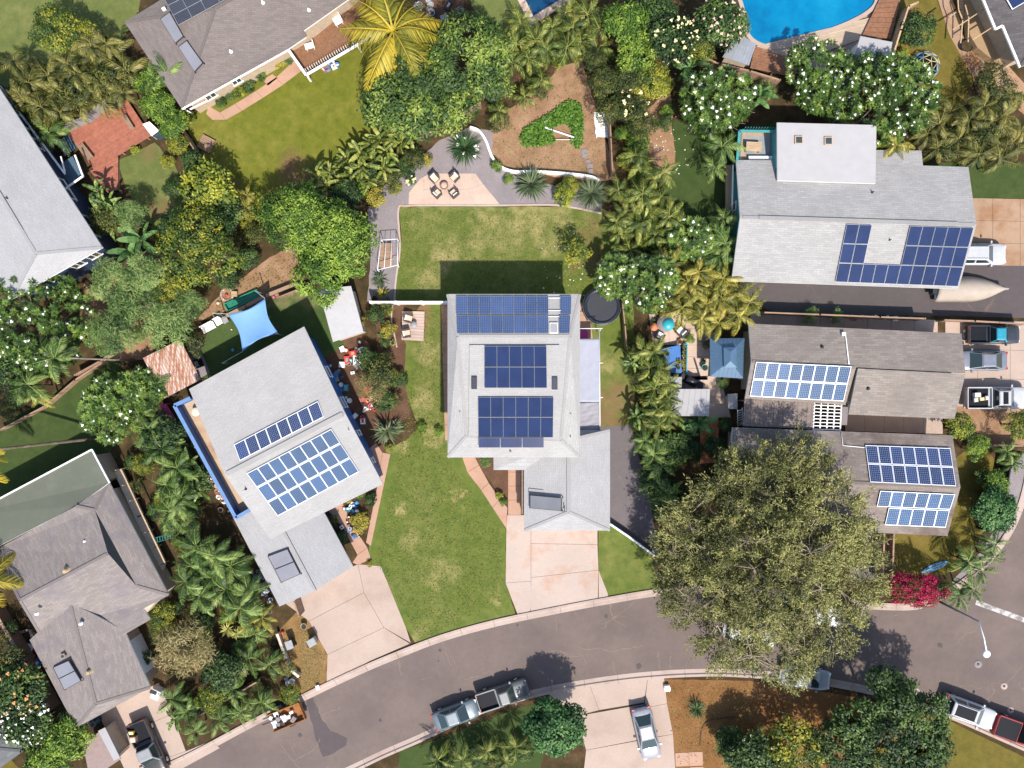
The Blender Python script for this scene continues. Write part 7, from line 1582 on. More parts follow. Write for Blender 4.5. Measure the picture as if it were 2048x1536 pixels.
# -- undergrowth filling the beds between the lots
def infill(where, poly, n, kinds, r0=16, r1=28, seed=1):
    rr = random.Random(seed); pl = [Vector(p) for p in poly]; xs = [p.x for p in pl]; ys = [p.y for p in pl]; got = []; t = 0
    while len(got) < n and t < 2000:
        t += 1; x, y = rr.uniform(min(xs), max(xs)), rr.uniform(min(ys), max(ys))
        if inside(x, y, pl) and all((x - a) ** 2 + (y - b) ** 2 > (r0 * 1.5) ** 2 for a, b in got): got.append((x, y))
    for i, (x, y) in enumerate(sorted(got)):
        q = rr.uniform(r0, r1); tree(kinds[i % len(kinds)], x, y, q, .5 + q * .022, 'low undergrowth shrub %s%s' % (where, ORD[i]), 'shrub', group='undergrowth ' + where)
infill('in the orange dirt left of the rusty roof', [(160, 500), (330, 470), (350, 700), (240, 720), (150, 640)], 9, ['feather', 'hedge', 'dark', 'citrus'], seed=1)
infill('between the yellow flecked and bright trees', [(440, 420), (530, 420), (560, 490), (480, 560), (400, 575)], 6, ['citrus', 'dark', 'hedge'], seed=2)
infill('between narrow lanai and blue balcony', [(235, 905), (300, 870), (370, 1000), (440, 1060), (345, 1120), (285, 1000)], 13, ['dark', 'hedge', 'citrus', 'feather'], seed=3)
infill('around the twiggy pale shrub', [(315, 1195), (480, 1230), (500, 1340), (390, 1370), (310, 1290)], 12, ['hedge', 'citrus', 'dark', 'dry'], seed=4)
infill('beside the low wall and trailer', [(420, 1400), (560, 1290), (590, 1390), (480, 1440)], 6, ['dark', 'hedge', 'citrus'], seed=5)
infill('in the strip left of the blue tables', [(1275, 650), (1305, 640), (1330, 850), (1295, 850)], 8, ['hedge', 'dark', 'citrus'], seed=6)
infill('between side asphalt and brick path', [(1300, 860), (1395, 865), (1400, 1000), (1320, 1000)], 7, ['dark', 'hedge'], seed=7)
infill('right of the dirt garden', [(1185, 100), (1340, 110), (1345, 290), (1260, 350), (1235, 300)], 12, ['hedge', 'citrus', 'dark', 'bright'], seed=8)
infill('in the top right palm clump', [(1870, 215), (2050, 190), (2050, 320), (1870, 320)], 9, ['hedge', 'dark', 'citrus'], seed=9)
infill('in the bed left of the plank deck', [(738, 612), (785, 612), (800, 700), (790, 840), (745, 770)], 7, ['dark', 'hedge', 'croton', 'citrus'], 10, 18, seed=10)
infill('among the bottom edge palms', [(870, 1490), (1060, 1470), (1060, 1540), (870, 1540)], 5, ['dark', 'hedge'], seed=11)
infill('on the bottom right brown yard', [(1460, 1450), (1840, 1450), (1840, 1540), (1460, 1540)], 8, ['dark', 'citrus', 'hedge'], 24, 36, seed=12)
infill('below the left plumeria', [(0, 690), (150, 690), (140, 770), (0, 840)], 7, ['dark', 'hedge', 'citrus'], seed=13)
infill('along the left edge board fence', [(0, 1190), (30, 1250), (80, 1400), (0, 1440)], 5, ['hedge', 'dark'], seed=14)
infill('in the top left palm clump', [(10, 130), (250, 90), (260, 200), (120, 250), (20, 210)], 10, ['hedge', 'dark', 'citrus'], seed=15)
infill('along the main lot hedge line', [(1235, 390), (1265, 330), (1335, 340), (1345, 500), (1260, 520)], 10, ['hedge', 'dark', 'bright'], seed=16)
infill('under the golden palms', [(1330, 520), (1450, 520), (1520, 600), (1440, 660), (1330, 620)], 9, ['hedge', 'citrus', 'dark'], seed=17)
infill('on the bank above the dirt garden', [(985, 235), (1100, 140), (1200, 60), (1020, 60), (940, 235)], 10, ['dark', 'hedge', 'citrus'], seed=18)
infill('below the ginger hedge', [(640, 385), (830, 285), (850, 300), (740, 400), (670, 410)], 8, ['dark', 'hedge', 'bright'], seed=19)
infill('left of the yellow bush', [(330, 270), (400, 330), (370, 440), (340, 420)], 4, ['citrus', 'dark'], seed=20)
infill('beside the street corner palms', [(1900, 1130), (2000, 1080), (2010, 940), (1960, 940), (1890, 1150)], 6, ['dark', 'hedge'], 12, 20, seed=21)
# -- plumerias
plumeria(1432, 212, 88, 2.8, 'round white flowering plumeria left of the teal railed deck', 190, 95)
plumeria(1640, 160, 72, 2.8, 'white flowering plumeria below the pool, left of two', 150, 90); plumeria(1768, 195, 118, 3.0, 'widest white flowering plumeria above the pale dormer roof', 300, 190, sy=.85)
plumeria(1385, 482, 44, 2.6, 'small white flowering plumeria among the palms by the streaked roof', 80, 42); plumeria(1300, 565, 62, 2.8, 'white flowering plumeria right of the trampoline', 130, 70); plumeria(1232, 560, 44, 2.6, 'white flowering plumeria overhanging the trampoline', 90, 45)
plumeria(80, 645, 100, 3.0, 'white flowering plumeria below the pale left roof', 220, 110); plumeria(225, 820, 62, 2.6, 'white flowering plumeria above the leaning palm trunk', 120, 48); plumeria(285, 785, 44, 2.4, 'smaller plumeria at the corner of the rusty iron roof', 80, 8)

# -- palms
def row(kind, pts, z, sc, label, group, jit=5, nf=10, zj=.5, **kw):
    rr = random.Random(int(pts[0][0] + pts[0][1]))
    for i, (x, y) in enumerate(sorted((x + rr.uniform(-jit, jit), y + rr.uniform(-jit, jit)) for x, y in pts)): palm_thing(kind, x, y, z + rr.uniform(-zj, zj), sc * rr.uniform(.85, 1.15), label + (ORD[i] if len(pts) > 1 else ''), nf, group, **kw)
row('palmo', [(30, 130), (60, 165), (95, 150), (120, 185), (150, 150), (185, 120), (205, 165), (230, 110), (255, 140), (80, 210), (165, 205), (215, 205), (45, 205), (120, 225), (250, 190), (185, 90)], 3.0, .95, 'windswept olive palm in the clump left of the taupe roof', 'windswept palms at top left', wind=.5)
for x, y, lx, ly, w in ((135, 128, 2.6, -1.6, 'longest'), (215, 88, 1.0, -1.6, 'upper'), (182, 95, 2.0, -2.2, 'middle'), (28, 122, 1.6, -1.8, 'leftmost')): palm_thing('palmo', x, y, 3.6, .8, '%s pale leaning trunk palm above the red deck' % w, 7, 'leaning palms above the red deck', lean=(lx, ly), trunk_r=.07)
palm_thing('palmg', 100, 268, 2.6, .9, 'green clumping palm beside the red deck stairs', 14)
row('palmg', [(330, 148), (312, 165)], 3.0, .8, 'green palm between the red deck and taupe roof edge', 'palms at the taupe roof edge')
row('palm', [(1040, 45), (1070, 80), (1100, 50), (1130, 30), (1150, 60), (1180, 30), (1200, 60), (1060, 115), (1095, 105), (1030, 90), (1130, 95), (1165, 90), (1020, 130), (1195, 95)], 2.6, .85, 'arching palm in the clump at the top above the dirt garden', 'palms above the dirt garden', wind=.3)
row('palm', [(1000, 225), (1045, 195), (1085, 165)], 2.0, .7, 'ragged palm on the bank above the dirt garden', 'palms on the dirt garden bank')
row('ginger' if False else 'palm', [(1239, 385), (1264, 400), (1249, 430), (1269, 455), (1242, 470), (1264, 500), (1229, 445)], 2.4, .85, 'arching palm between main lawn and boundary', 'palms right of the main lawn')
row('palm', [(1283, 330), (1308, 355), (1288, 385), (1320, 395), (1298, 425), (1333, 430), (1283, 450), (1308, 475), (1348, 455), (1273, 310), (1328, 340)], 2.6, .85, 'arching palm in the strip left of the dark neighbour lawn', 'palms in the strip beyond the main lot')
row('palmy', [(1345, 530), (1375, 560), (1400, 540), (1425, 570), (1450, 555), (1385, 600), (1415, 610), (1445, 600), (1480, 590), (1505, 600), (1360, 615), (1400, 640), (1470, 625), (1330, 600), (1440, 645)], 2.8, .9, 'golden palm in the clump above the blue gazebo', 'golden palms above the gazebo')
row('palmg', [(1425, 470), (1445, 440), (1455, 490), (1440, 515)], 2.8, .9, 'green palm against the streaked roof wall', 'palms along the streaked roof')
row('palmg', [(1448, 288), (1430, 335)], 2.8, .85, 'feathery palm beside the teal railed deck', 'palms at the teal deck', nf=14)
row('palm', [(1284, 705), (1307, 700), (1297, 735), (1322, 740), (1337, 770), (1307, 775), (1332, 800), (1312, 815), (1292, 860), (1322, 850), (1342, 830)], 2.6, .85, 'arching palm between side yard and blue topped tables', 'palms beside the side yard')
row('palmg', [(1285, 880), (1305, 905), (1322, 930), (1310, 960), (1335, 985), (1342, 905), (1330, 1015)], 2.4, .85, 'green palm along the side asphalt of the main lot', 'palms along the side asphalt')
row('palmo', [(1880, 250), (1905, 225), (1935, 240), (1965, 215), (1990, 245), (2015, 230), (1950, 275), (1985, 290), (2020, 280), (1915, 285), (2045, 260), (1960, 310), (2000, 320), (1850, 265), (1870, 300)], 2.6, .95, 'olive palm in the clump right of the dense plumeria', 'olive palms at top right', wind=.5)
palm_thing('palmy', 1792, 290, 3.2, .75, 'small golden palm at the corner of the white dormer', 12)
row('palmg', [(325, 900), (350, 935), (335, 975), (365, 1000), (345, 1025)], 2.8, .95, 'full green palm between mauve roof lanai and blue balcony', 'palms between the two left houses', nf=13)
row('palmg', [(310, 770), (280, 830), (300, 860)], 2.8, .8, 'green palm left of the pink plastic sheet', 'palms left of the pink sheet')
row('royal', [(395, 1090), (430, 1110), (385, 1135), (425, 1160), (460, 1130), (450, 1185), (400, 1190), (480, 1215), (370, 1165), (500, 1180)], 3.4, .8, 'lush broad palm left of the garage with the solar heater', 'lush palms at lower left', nf=11)
palm_thing('palmy', 525, 1235, 2.4, .75, 'yellow green palm below the solar heater garage', 13)
row('palmg', [(510, 1270), (540, 1330), (500, 1320), (470, 1380)], 2.0, .8, 'green palm in the corner above the orange trailer', 'palms above the orange trailer')
row('palmg', [(345, 1395), (370, 1425), (395, 1460), (440, 1440), (520, 1400), (480, 1420)], 2.0, .75, 'dark green palm along the kerb by the bottom left driveway', 'palms along the kerb at bottom left', nf=13)
row('palmg', [(1935, 1120), (1965, 1145), (1990, 1120), (1945, 1175), (1985, 1090), (1915, 1195)], 2.8, .75, 'windswept green palm at the street corner', 'palms at the street corner', wind=.4)
row('palmg', [(2010, 905), (2030, 925)], 1.8, .6, 'small green palm by the corner fence at right', 'palms by the corner fence')
row('palm', [(880, 1520), (930, 1515), (975, 1500), (1010, 1525), (1030, 1490)], 2.2, .75, 'yellow green palm at the bottom edge on the dark lawn', 'palms at the bottom edge')
row('palmg', [(2010, 1000)], 1.8, .6, 'small palm behind the round shrub by the pavement', None)
row('palmg', [(1545, 185), (1520, 175)], 1.8, .6, 'small dark palm left of the pool side plumeria', 'palms by the pool plumeria')
row('palmy', [(487, 415), (495, 395)], 2.4, .6, 'pale gold palm right of the yellow bush', 'pale palms by the yellow bush')
row('palm', [(1010, 1515 - 450)], 0.1, .01, 'x', None) if False else None
palm_thing('palmg', 110, 715, 4.6, 1.0, 'tall palm with pale leaning trunk at left', 14, lean=(4.3, -.1), trunk_r=.09, elev=(-.1, .9))
palm_thing('palmg', 55, 770, 3.4, 1.0, 'palm below the left plumeria, lower left', 13); palm_thing('palmy', 75, 790, 3.0, .8, 'yellow tipped palm at the left lawn edge', 10)
palm_thing('coco', -60, 905, 6.0, .9, 'palm crown out at the left edge with long brown trunk across the lawn', 8, lean=(8.6, .9), trunk_r=.13, tmat='bark')
palm_thing('coco', -25, 1160, 4.5, .8, 'yellow palm reaching in from the left edge beside the mauve roof', 9)
palm_thing('coco', 786, 62, 6.6, 1.32, 'large golden coconut palm beside the brown lanai', 19, trunk_r=.17, lean=(.5, -.8), name='coconut_palm', elev=(-.15, .55), wind=.35)
# -- banana and broad-leaved clumps
leafy('banana', 1382, 135, 2.4, .95, 'banana plant with broad pale ribs below the grey pool shed', 8); leafy('banana', 1520, 190, 2.2, .8, 'banana plant right of the round plumeria', 7)
leafy('banana', 1398, 745 + 100, 1.2, .9, 'bright banana clump beside the brick path', 11); leafy('banana', 1370, 862, 1.2, .8, 'bright broad leaved clump left of the banana by the brick path', 9)
leafy('banana', 280, 480, 3.2, 1.0, 'slim leaved banana plant with pale ribs by the bluish roof', 9); leafy('banana', 262, 505, 2.6, 1.0, 'banana plant just below the slim leaved one', 9)
def lrow(kind, pts, z, sc, label, group, nf=9, **kw):
    rr = random.Random(int(pts[0][0]))
    for i, (x, y) in enumerate(sorted((x + rr.uniform(-5, 5), y + rr.uniform(-5, 5)) for x, y in pts)): leafy(kind, x, y, z + rr.uniform(-.4, .4), sc * rr.uniform(.85, 1.15), label + ORD[i], nf, group, name='ginger_plant', **kw)
lrow('ginger', [(640, 355), (665, 340), (690, 320), (715, 305), (740, 290), (765, 280), (790, 270), (700, 350), (725, 335), (750, 320), (775, 305), (800, 290), (820, 270), (680, 365), (655, 375), (735, 360), (770, 340)], 2.0, 1.0, 'broad curling leaved ginger in the hedge below the mango', 'ginger plants below the mango', nf=12)
lrow('gingerg', [(215, 400), (230, 420), (205, 430), (225, 450), (190, 380)], 2.4, .9, 'broad yellow green leaved plant along the bluish roof', 'broad leaved plants along the bluish roof', nf=11)
lrow('ginger', [(1280, 330), (1298, 410), (1340, 480), (1328, 560)], 2.6, .95, 'broad pale leaved plant among the boundary palms', 'broad leaved plants among the boundary palms', nf=8)
lrow('gingerg', [(1268, 730), (1305, 760), (1300, 880), (1275, 830), (1330, 815)], 2.4, .9, 'glossy broad leaved plant among the side yard palms', 'broad leaved plants among the side yard palms', nf=9)
lrow('gingerg', [(355, 890), (380, 925), (395, 985), (370, 955)], 2.2, .9, 'broad leaved plant beside the blue balcony palms', 'broad leaved plants by the blue balcony', nf=9)
lrow('gingerg', [(365, 1400), (350, 1440), (390, 1420)], 1.4, .8, 'upright leafy plant at the kerb by the bottom left drive', 'leafy plants at the bottom left kerb', nf=12)
# -- spiky plants
spiky(930, 296, 40, 'dark strappy lily clump with white blossoms on the upper gravel', 'spiked', 260, .5, .07, flowers=(9, .16, 'petal')); spiky(1062, 368, 38, 'grey green spiky rosette at the curved wall', 'spike', 200, .6, .11); spiky(1182, 388, 40, 'fine leaved grey green rosette at the lawn corner', 'spike', 320, .6, .05)
spiky(760, 560, 20, 'spiky striped plant at the gravel strip below the plant cage', 'varieg' if False else 'spike', 60, .5, .1); spiky(765, 588, 16, 'small spiky plant beside the white fence', 'croton', 40, .4, .1); spiky(768, 672, 15, 'spiky bromeliad in the bed left of the plank deck', 'feather', 40, .4, .1)
spiky(775, 862, 36, 'large grey green agave near the lawn corner of the blue house', 'spike', 46, .5, .18); spiky(792, 852, 18, 'small spiky plant right of the large agave', 'spike', 30, .4, .1)
spiky(452, 1262, 17, 'yellow variegated rosette, left of two', 'varieg', 50, 1.6, .1, group='yellow variegated rosettes'); spiky(488, 1258, 20, 'yellow variegated rosette, right of two', 'varieg', 60, 1.6, .1, group='yellow variegated rosettes')
spiky(470, 1270, 13, 'smaller variegated rosette between the two yellow ones', 'varieg', 40, 1.4, .1)
spiky(1393, 1418, 22, 'grassy tuft on the bottom brown yard', 'spiked', 110, .4, .06); spiky(1962, 1150 - 60, 12, 'pale spiky plant by the corner palms', 'spike', 30, .4, .1)
spiky(95, 1432, 14, 'pale spiky plant at the foot of the board fence', 'varieg', 30, .4, .1); spiky(60, 1180 + 240 - 240 + 30, 14, 'strappy plant by the left fence', 'spike', 30, .4, .08)
# -- ground cover in the dirt garden (uncountable)
r = np.random.default_rng(5); gpoly = [Vector(p) for p in PP([(1040, 278), (1048, 258), (1085, 238), (1118, 215), (1140, 202), (1160, 210), (1165, 230), (1165, 285), (1155, 298), (1140, 285), (1146, 266), (1130, 246), (1106, 256), (1104, 272), (1112, 284), (1090, 292), (1050, 294)])]
xs = [p.x for p in gpoly]; ys = [p.y for p in gpoly]; pts = []
while len(pts) < 3900:
    x, y = r.uniform(min(xs) - .1, max(xs) + .1), r.uniform(min(ys) - .1, max(ys) + .1)
    if inside(x, y, gpoly): pts.append((x, y, r.uniform(.05, .38)))
pts = np.array(pts); k = len(pts); dr = r.normal(size=(k, 3)); dr[:, 2] *= .3
me = leaves_mesh('ground_cover', pts, dr, np.array([0, 0, 1.]) + r.normal(size=(k, 3)) * .35, r.uniform(.14, .28, k), r.uniform(.1, .18, k), np.clip(.5 + r.normal(size=k) * .25, 0, 1), LM['ground'])
o = link_mesh('ground_cover', me, (0, 0, 0), None, 'bright green sweet potato ground cover in the dirt garden', 'plants', None, 'stuff')
# grass tufts: short blades spilling over lawn edges and scattered over the bare yards
def tufts(name, polys, n, mat, label, seed, ln=(.08, .2)):
    r = np.random.default_rng(seed); out = []
    for pl in polys:
        pw_ = [Vector(p) for p in PP(pl)]; xs = [p.x for p in pw_]; ys = [p.y for p in pw_]; c = 0; t = 0
        while c < n and t < n * 6:
            t += 1; x, y = r.uniform(min(xs), max(xs)), r.uniform(min(ys), max(ys))
            if inside(x, y, pw_): out.append((x, y, .012)); c += 1
    b = np.array(out); k = len(b); d = r.normal(size=(k, 3)); d[:, 2] = np.abs(d[:, 2]) * .6 + .25
    me = leaves_mesh(name, b, d, np.array([0, 0, 1.]) + r.normal(size=(k, 3)) * .3, r.uniform(*ln, k), r.uniform(.03, .06, k), np.clip(.5 + r.normal(size=k) * .25, 0, 1), LM[mat])
    return link_mesh(name, me, (0, 0, 0), None, label, 'grass', None, 'stuff')
tufts('grass', [[(845, 620), (890, 620), (890, 915), (1000, 1060), (1005, 1200), (840, 1280), (750, 1120), (800, 900)]], 9000, 'lawn', 'uneven grass tufts on the front lawns', 3)
tufts('grass', [[(805, 418), (1195, 428), (1240, 600), (1160, 600), (800, 595)]], 7000, 'lawn', 'uneven grass tufts on the main back lawn', 4)
tufts('weeds', [[(985, 280), (1060, 195), (1150, 130), (1200, 250), (1225, 350), (1020, 340)], [(1330, 1365), (1500, 1365), (1520, 1530), (1355, 1530)], [(395, 640), (440, 595), (600, 490), (595, 560), (440, 640)]], 420, 'bright', 'straggling green weeds on the bare dirt yards', 9, (.12, .3))
tufts('leaf_litter', [[(1330, 1365), (1500, 1365), (1520, 1530), (1355, 1530)], [(985, 280), (1200, 270), (1200, 350), (1020, 340)], [(600, 1240), (648, 1310), (640, 1370), (600, 1385)]], 1500, 'dry', 'dry leaf litter scattered over the bare dirt yards', 6, (.06, .14))
# fallen plumeria blossoms
r = np.random.default_rng(8); fp = []
for (x, y, sx, sy_, n) in ((1170, 540, 35, 35, 40), (1330, 240, 22, 60, 60), (1345, 310, 25, 25, 20), (1610, 190, 30, 20, 20), (1130, 560, 40, 20, 10)):
    for i in range(n): q = P(x + r.normal() * sx, y + r.normal() * sy_); fp.append((q.x, q.y, .04))
link_mesh('fallen_blossoms', flowers_mesh('fallen_blossoms', np.array(fp), .06, M['petal'], r), (0, 0, 0), None, 'fallen white blossoms sprinkled under the plumerias', 'petals', None, 'stuff')
# ------------------------------------------------------------------ furniture and small things
def armchair(px, py, facing, label, group, z0=.04, s=1.0, fm='wicker', cm='cushion', bm='white'):
    """facing: photo degrees the sitter looks towards"""
    root = empty('armchair', (0, 0, 0), label, 'chair', group)
    MB().box((0, 0, .30), (.62, .60, .10)).build('seat', M[fm], root)
    MB().box((.04, 0, .41), (.52, .50, .12)).build('seat_cushion', M[cm], root)
    b = MB().box((-.32, 0, .58), (.09, .72, .60)).build('backrest', M[fm], root)
    MB().box((-.22, 0, .64), (.12, .46, .36)).build('back_cushion', M[bm], root)
    for q in (-1, 1):
        MB().box((-.0, q * .34, .48), (.60, .08, .34)).build('armrest', M[fm], root)
        for x in (-.26, .26): MB().box((x, q * .30, .125), (.06, .06, .25)).build('leg', M[fm], root)
    p = P(px, py, .4); root.location = (p.x, p.y, z0); root.rotation_euler = (0, 0, R(facing)); root.scale = (s, s, s); return root
for x, y, f, l in ((869, 357, -45, 'upper left'), (909, 355, -135, 'upper right'), (874, 387, 45, 'lower left'), (908, 387, 130, 'lower right')):
    armchair(x, y, f, '%s wicker armchair round the fire bowl on the pink patio' % l, 'armchairs round the fire bowl')
fb = empty('fire_bowl', P(889, 373), 'small round fire bowl in the middle of the pink patio', 'fire bowl')
MB().lathe(P(889, 373), [(.16, .04), (.2, .2), (.36, .34), (.38, .36), (.3, .34), (.12, .24)], 20).build('bowl', flat('rusted iron bowl', (0.22, 0.12, 0.085), .8), fb)
MB().lathe(P(889, 373), [(.3, .30), (.01, .32)], 16).build('ash', M['stone'], fb)
armchair(818, 637, -15, 'upper wicker chair on the small plank deck', 'chairs on the plank deck', .18); armchair(814, 667, 10, 'lower wicker chair on the small plank deck', 'chairs on the plank deck', .18)
def round_table(px, py, r, h, label, mat, z0=.0, leg='dark', cat='table'):
    c = P(px, py, h); c.z = z0; root = empty('round_table', c, label, cat)
    MB().lathe(c, [(r, h - .04), (r, h), (.01, h + .002)], 24, close=True).build('table_top', M[mat], root)
    MB().lathe(c, [(r * .5, 0), (r * .5, .03), (.05, .06), (.05, h - .04)], 12, close=True).build('pedestal', M[leg], root); return root
round_table(828, 650, .3, .5, 'grey round side table between the plank deck chairs', 'grey', .18)
round_table(1331, 647, .75, .7, 'turquoise topped round fire table on the blue gazebo patio', 'gravel', .04); round_table(1337, 649, .52, .78, 'turquoise disc of the round fire table', 'turq', .04)
armchair(1362, 663, 135, 'white cushioned wicker armchair right of the turquoise table', 'gazebo patio chairs', .04, 1.15, cm='white'); armchair(1320, 672, 60, 'white cushioned armchair below the turquoise table', 'gazebo patio chairs', .04, 1.0, cm='white')
round_table(1308, 654, .35, .5, 'coral round pouf left of the turquoise table', 'orange', .04)
def pot(px, py, r, h, label, mat, group=None, z0=0.0, plant=None, fill='soil'):
    c = P(px, py, h + z0); c.z = z0; root = empty('plant_pot', c, label, 'pot', group)
    MB().lathe(c, [(r * .7, 0), (r, h), (r * 1.06, h), (r * 1.06, h - .03), (r * .9, h), (r * .86, h - .05)], 16).build('pot_body', M[mat], root)
    MB().lathe(c, [(r * .88, h - .06), (.01, h - .05)], 12).build('pot_soil', M[fill], root)
    if plant:
        rr = np.random.default_rng(int(px * py)); n = 40; a = rr.uniform(0, 6.28, n); el = rr.uniform(.1, 1.3, n); d = np.stack([np.cos(a) * np.cos(el), np.sin(a) * np.cos(el), np.sin(el)], 1)
        me = leaves_mesh('pot_plant', np.tile([0, 0, h - .05], (n, 1)), d, np.tile([0, 0, 1.], (n, 1)) + rr.normal(size=(n, 3)) * .2, rr.uniform(.6, 1.3, n) * r * 1.8, np.full(n, .08), rr.uniform(.2, .9, n), LM[plant]); o = bpy.data.objects.new('pot_plant', me); COL.objects.link(o); o.parent = root
    return root
pot(774, 654, .2, .3, 'white rimmed empty pot in the soil bed beside the plank deck', 'white'); pot(785, 686, .2, .3, 'white pot below the plank deck corner', 'white', plant='citrus'); pot(749, 597, .22, .3, 'dark pot at the left end of the white fence', 'dark')
for i in range(5): pot(1316 + (i % 3) * 9 + (i // 3) * 4, 738 - 30 + (i // 3) * 14, .17, .22, 'small terracotta pot on the blue tarped table', 'terracotta', 'terracotta pots on the blue table', .72, 'citrus')
pot(1358, 724, .17, .22, 'terracotta pot at the blue table edge, upper', 'terracotta', None, .72, 'croton'); pot(1357, 735, .17, .22, 'terracotta pot at the blue table edge, lower', 'terracotta', None, .72, 'spike')
tb = empty('garden_table', P(1338, 725), 'blue tarped plant table on the gazebo patio', 'table')
MB().prism(PP([(1312, 700), (1360, 690), (1364, 746), (1325, 746)], .7), .66, .71).build('table_top', M['blue'], tb)
for q in ((1318, 702), (1358, 695), (1360, 742), (1328, 742)): p = P(*q); MB().bar((p.x, p.y, 0), (p.x, p.y, .66), .07, .07).build('leg', M['blue'], tb)
pb = empty('planter_box', P(1368, 716), 'long turquoise planter box beside the blue plant table', 'planter'); MB().prism(PP([(1364, 688), (1373, 688), (1372, 746), (1363, 746)]), .04, .5).build('box', M['turq'], pb); MB().prism(PP([(1366, 690), (1371, 690), (1370, 744), (1365, 744)]), .49, .51).build('box_soil', M['soil'], pb)
for i in range(6): pot(1368 - i * .25, 693 + i * 9.5, .1, .12, 'tiny yellow flowered pot in the turquoise planter', 'terracotta', 'pots in the turquoise planter', .51, 'croton')
pot(1360, 683, .2, .3, 'square brown pot above the turquoise planter', 'terracotta', None, .04); pot(1365, 752, .22, .35, 'wicker pot of flowers below the turquoise planter', 'wicker', None, .04, 'croton'); pot(1410, 735, .28, .5, 'turquoise glazed pot beside the gazebo', 'turq', None, .04); pot(1408, 723, .16, .3, 'small teal pot above the turquoise glazed one', 'teal', None, .04, 'citrus'); pot(1310, 642, .16, .3, 'small dark pot with plant left of the fire table', 'dark', None, .04, 'palmg'); pot(1314, 631, .14, .3, 'small brown pot at the patio top edge', 'terracotta', None, .04)
# barbecue
bq = empty('barbecue_grill', P(1385, 762), 'black covered barbecue grill below the blue plant table', 'grill')
c = P(1383, 762, .9); c.z = .04
MB().box(c + Vector((0, 0, .45)), (1.1, .6, .8), -.5).build('cart', M['black'], bq)
o = MB().tube([c + Vector((-.45, .25, .95)), c + Vector((.45, -.25, .95))], .3, 10).build('hood', flat('charcoal grill cover', (.02, .022, .03), .4), bq)
MB().box(c + Vector((.85, -.38, .8)), (.6, .6, .04), -.5).build('side_shelf', M['dark'], bq); MB().box(c + Vector((-.7, .4, .8)), (.4, .5, .04), -.5).build('side_shelf', M['dark'], bq)
MB().bar(c + Vector((-.4, -.05, .98)), c + Vector((.3, -.4, .98)), .03, .03).build('handle', M['steel'], bq)
st_ = empty('stool', P(1371, 773), 'grey round stool beside the barbecue', 'stool'); c = P(1371, 773); MB().lathe(c, [(.2, .4), (.2, .45), (.01, .46)], 14, close=True).build('seat', M['grey'], st_)
for i in range(3): t = i * 2.1; MB().bar(c + Vector((math.cos(t) * .15, math.sin(t) * .15, .04)), c + Vector((math.cos(t) * .12, math.sin(t) * .12, .4)), .03, .03).build('leg', M['grey'], st_)
# benches and loungers
def bench(px, py, L, Wd, ang, label, mat, h=.45, z0=0., cat='bench', slats=4):
    c = P(px, py, h + z0); c.z = z0; a = R(ang); root = empty('bench', c, label, cat); d = Vector((math.cos(a), math.sin(a), 0)); n = Vector((-d.y, d.x, 0))
    for i in range(slats):
        o = (i + .5) / slats - .5; MB().box(c + n * (o * Wd) + Vector((0, 0, h - .02)), (L, Wd / slats * .88, .04), a).build('slat', M[mat], root)
    for sx in (-.42, .42): MB().box(c + d * (L * sx) + Vector((0, 0, (h - .04) / 2)), (.08, Wd * .9, h - .04), a).build('leg', M[mat], root)
    return root
bench(255, 243, 1.35, .4, -58, 'grey slatted bench on the red deck', 'fencewood', z0=.5); bench(170, 303, 1.5, .6, -52, 'slatted bench at the stairs end of the red deck', 'fencewood', z0=.5)
bench(1508, 293, 1.3, .8, -3, 'tan slatted table on the teal railed deck', 'palewood', .6, 2.4, 'table', 7); bench(1521, 318, 2.0, .55, 0, 'pale cushioned sofa on the teal railed deck', 'white', .42, 2.4, 'sofa', 2)
rg = empty('rug', P(1515, 295, 2.4), 'worn blue grey rug on the teal railed deck', 'rug'); MB().prism(PP([(1488, 272), (1540, 273), (1538, 312), (1490, 311)], 2.4), 2.4, 2.415).build('rug_sheet', concrete('worn rug', (0.23, 0.26, 0.28), (0.40, 0.33, 0.27), .9, 1.2), rg)
bench(412, 287, 1.25, 1.25, -28, 'square brown slatted pallet on the taupe house lawn', 'fencewood', .3, cat='pallet', slats=8)
bench(468, 586 + 2, .5, .5, 0, 'small stump stool beside the sand pit', 'palewood', .4, cat='stool', slats=2)
# play yard furniture
def lounge(px, py, L, Wd, ang, label, mat='white', h=.4, z0=0., back=True, cat='chair', name='garden_chair'):
    c = P(px, py, h); c.z = z0; a = R(ang); root = empty(name, c, label, cat); d = Vector((math.cos(a), math.sin(a), 0)); n = Vector((-d.y, d.x, 0))
    MB().box(c + Vector((0, 0, h)), (L, Wd, .07), a).build('seat', M[mat], root)
    if back: MB().box(c + n * (Wd * .5) + Vector((0, 0, h + .22)), (L, .07, .45), a).build('backrest', M[mat], root)
    for sx in (-.42, .42):
        for sy in (-.4, .4): MB().box(c + d * (L * sx) + n * (Wd * sy) + Vector((0, 0, h / 2 - .02)), (.05, .05, h - .04), a).build('leg', M[mat], root)
    return root
lounge(417, 655, 1.2, .6, 28, 'white two seat garden bench left of the blue sail'); lounge(437, 643, .6, .6, 28, 'white garden chair next to the two seat bench'); lounge(451, 641, .45, .45, 28, 'grey plastic box chair beside the blue sail corner', 'grey')
lounge(627, 25 + 80 - 0, .5, .8, -75, 'white striped lounge chair on the brown lanai', 'white', .4, 1.3); lounge(682, 55, .7, .7, -60, 'white armchair in the middle of the brown lanai', 'white', .4, 1.3)
lounge(640, 42, .8, .4, 25, 'white bench against the house on the brown lanai', 'white_metal', .5, 1.3, False, 'table', 'side_table'); lounge(632, 58, .5, .5, 20, 'teal patterned cushion chair on the brown lanai', 'turq', .4, 1.3)
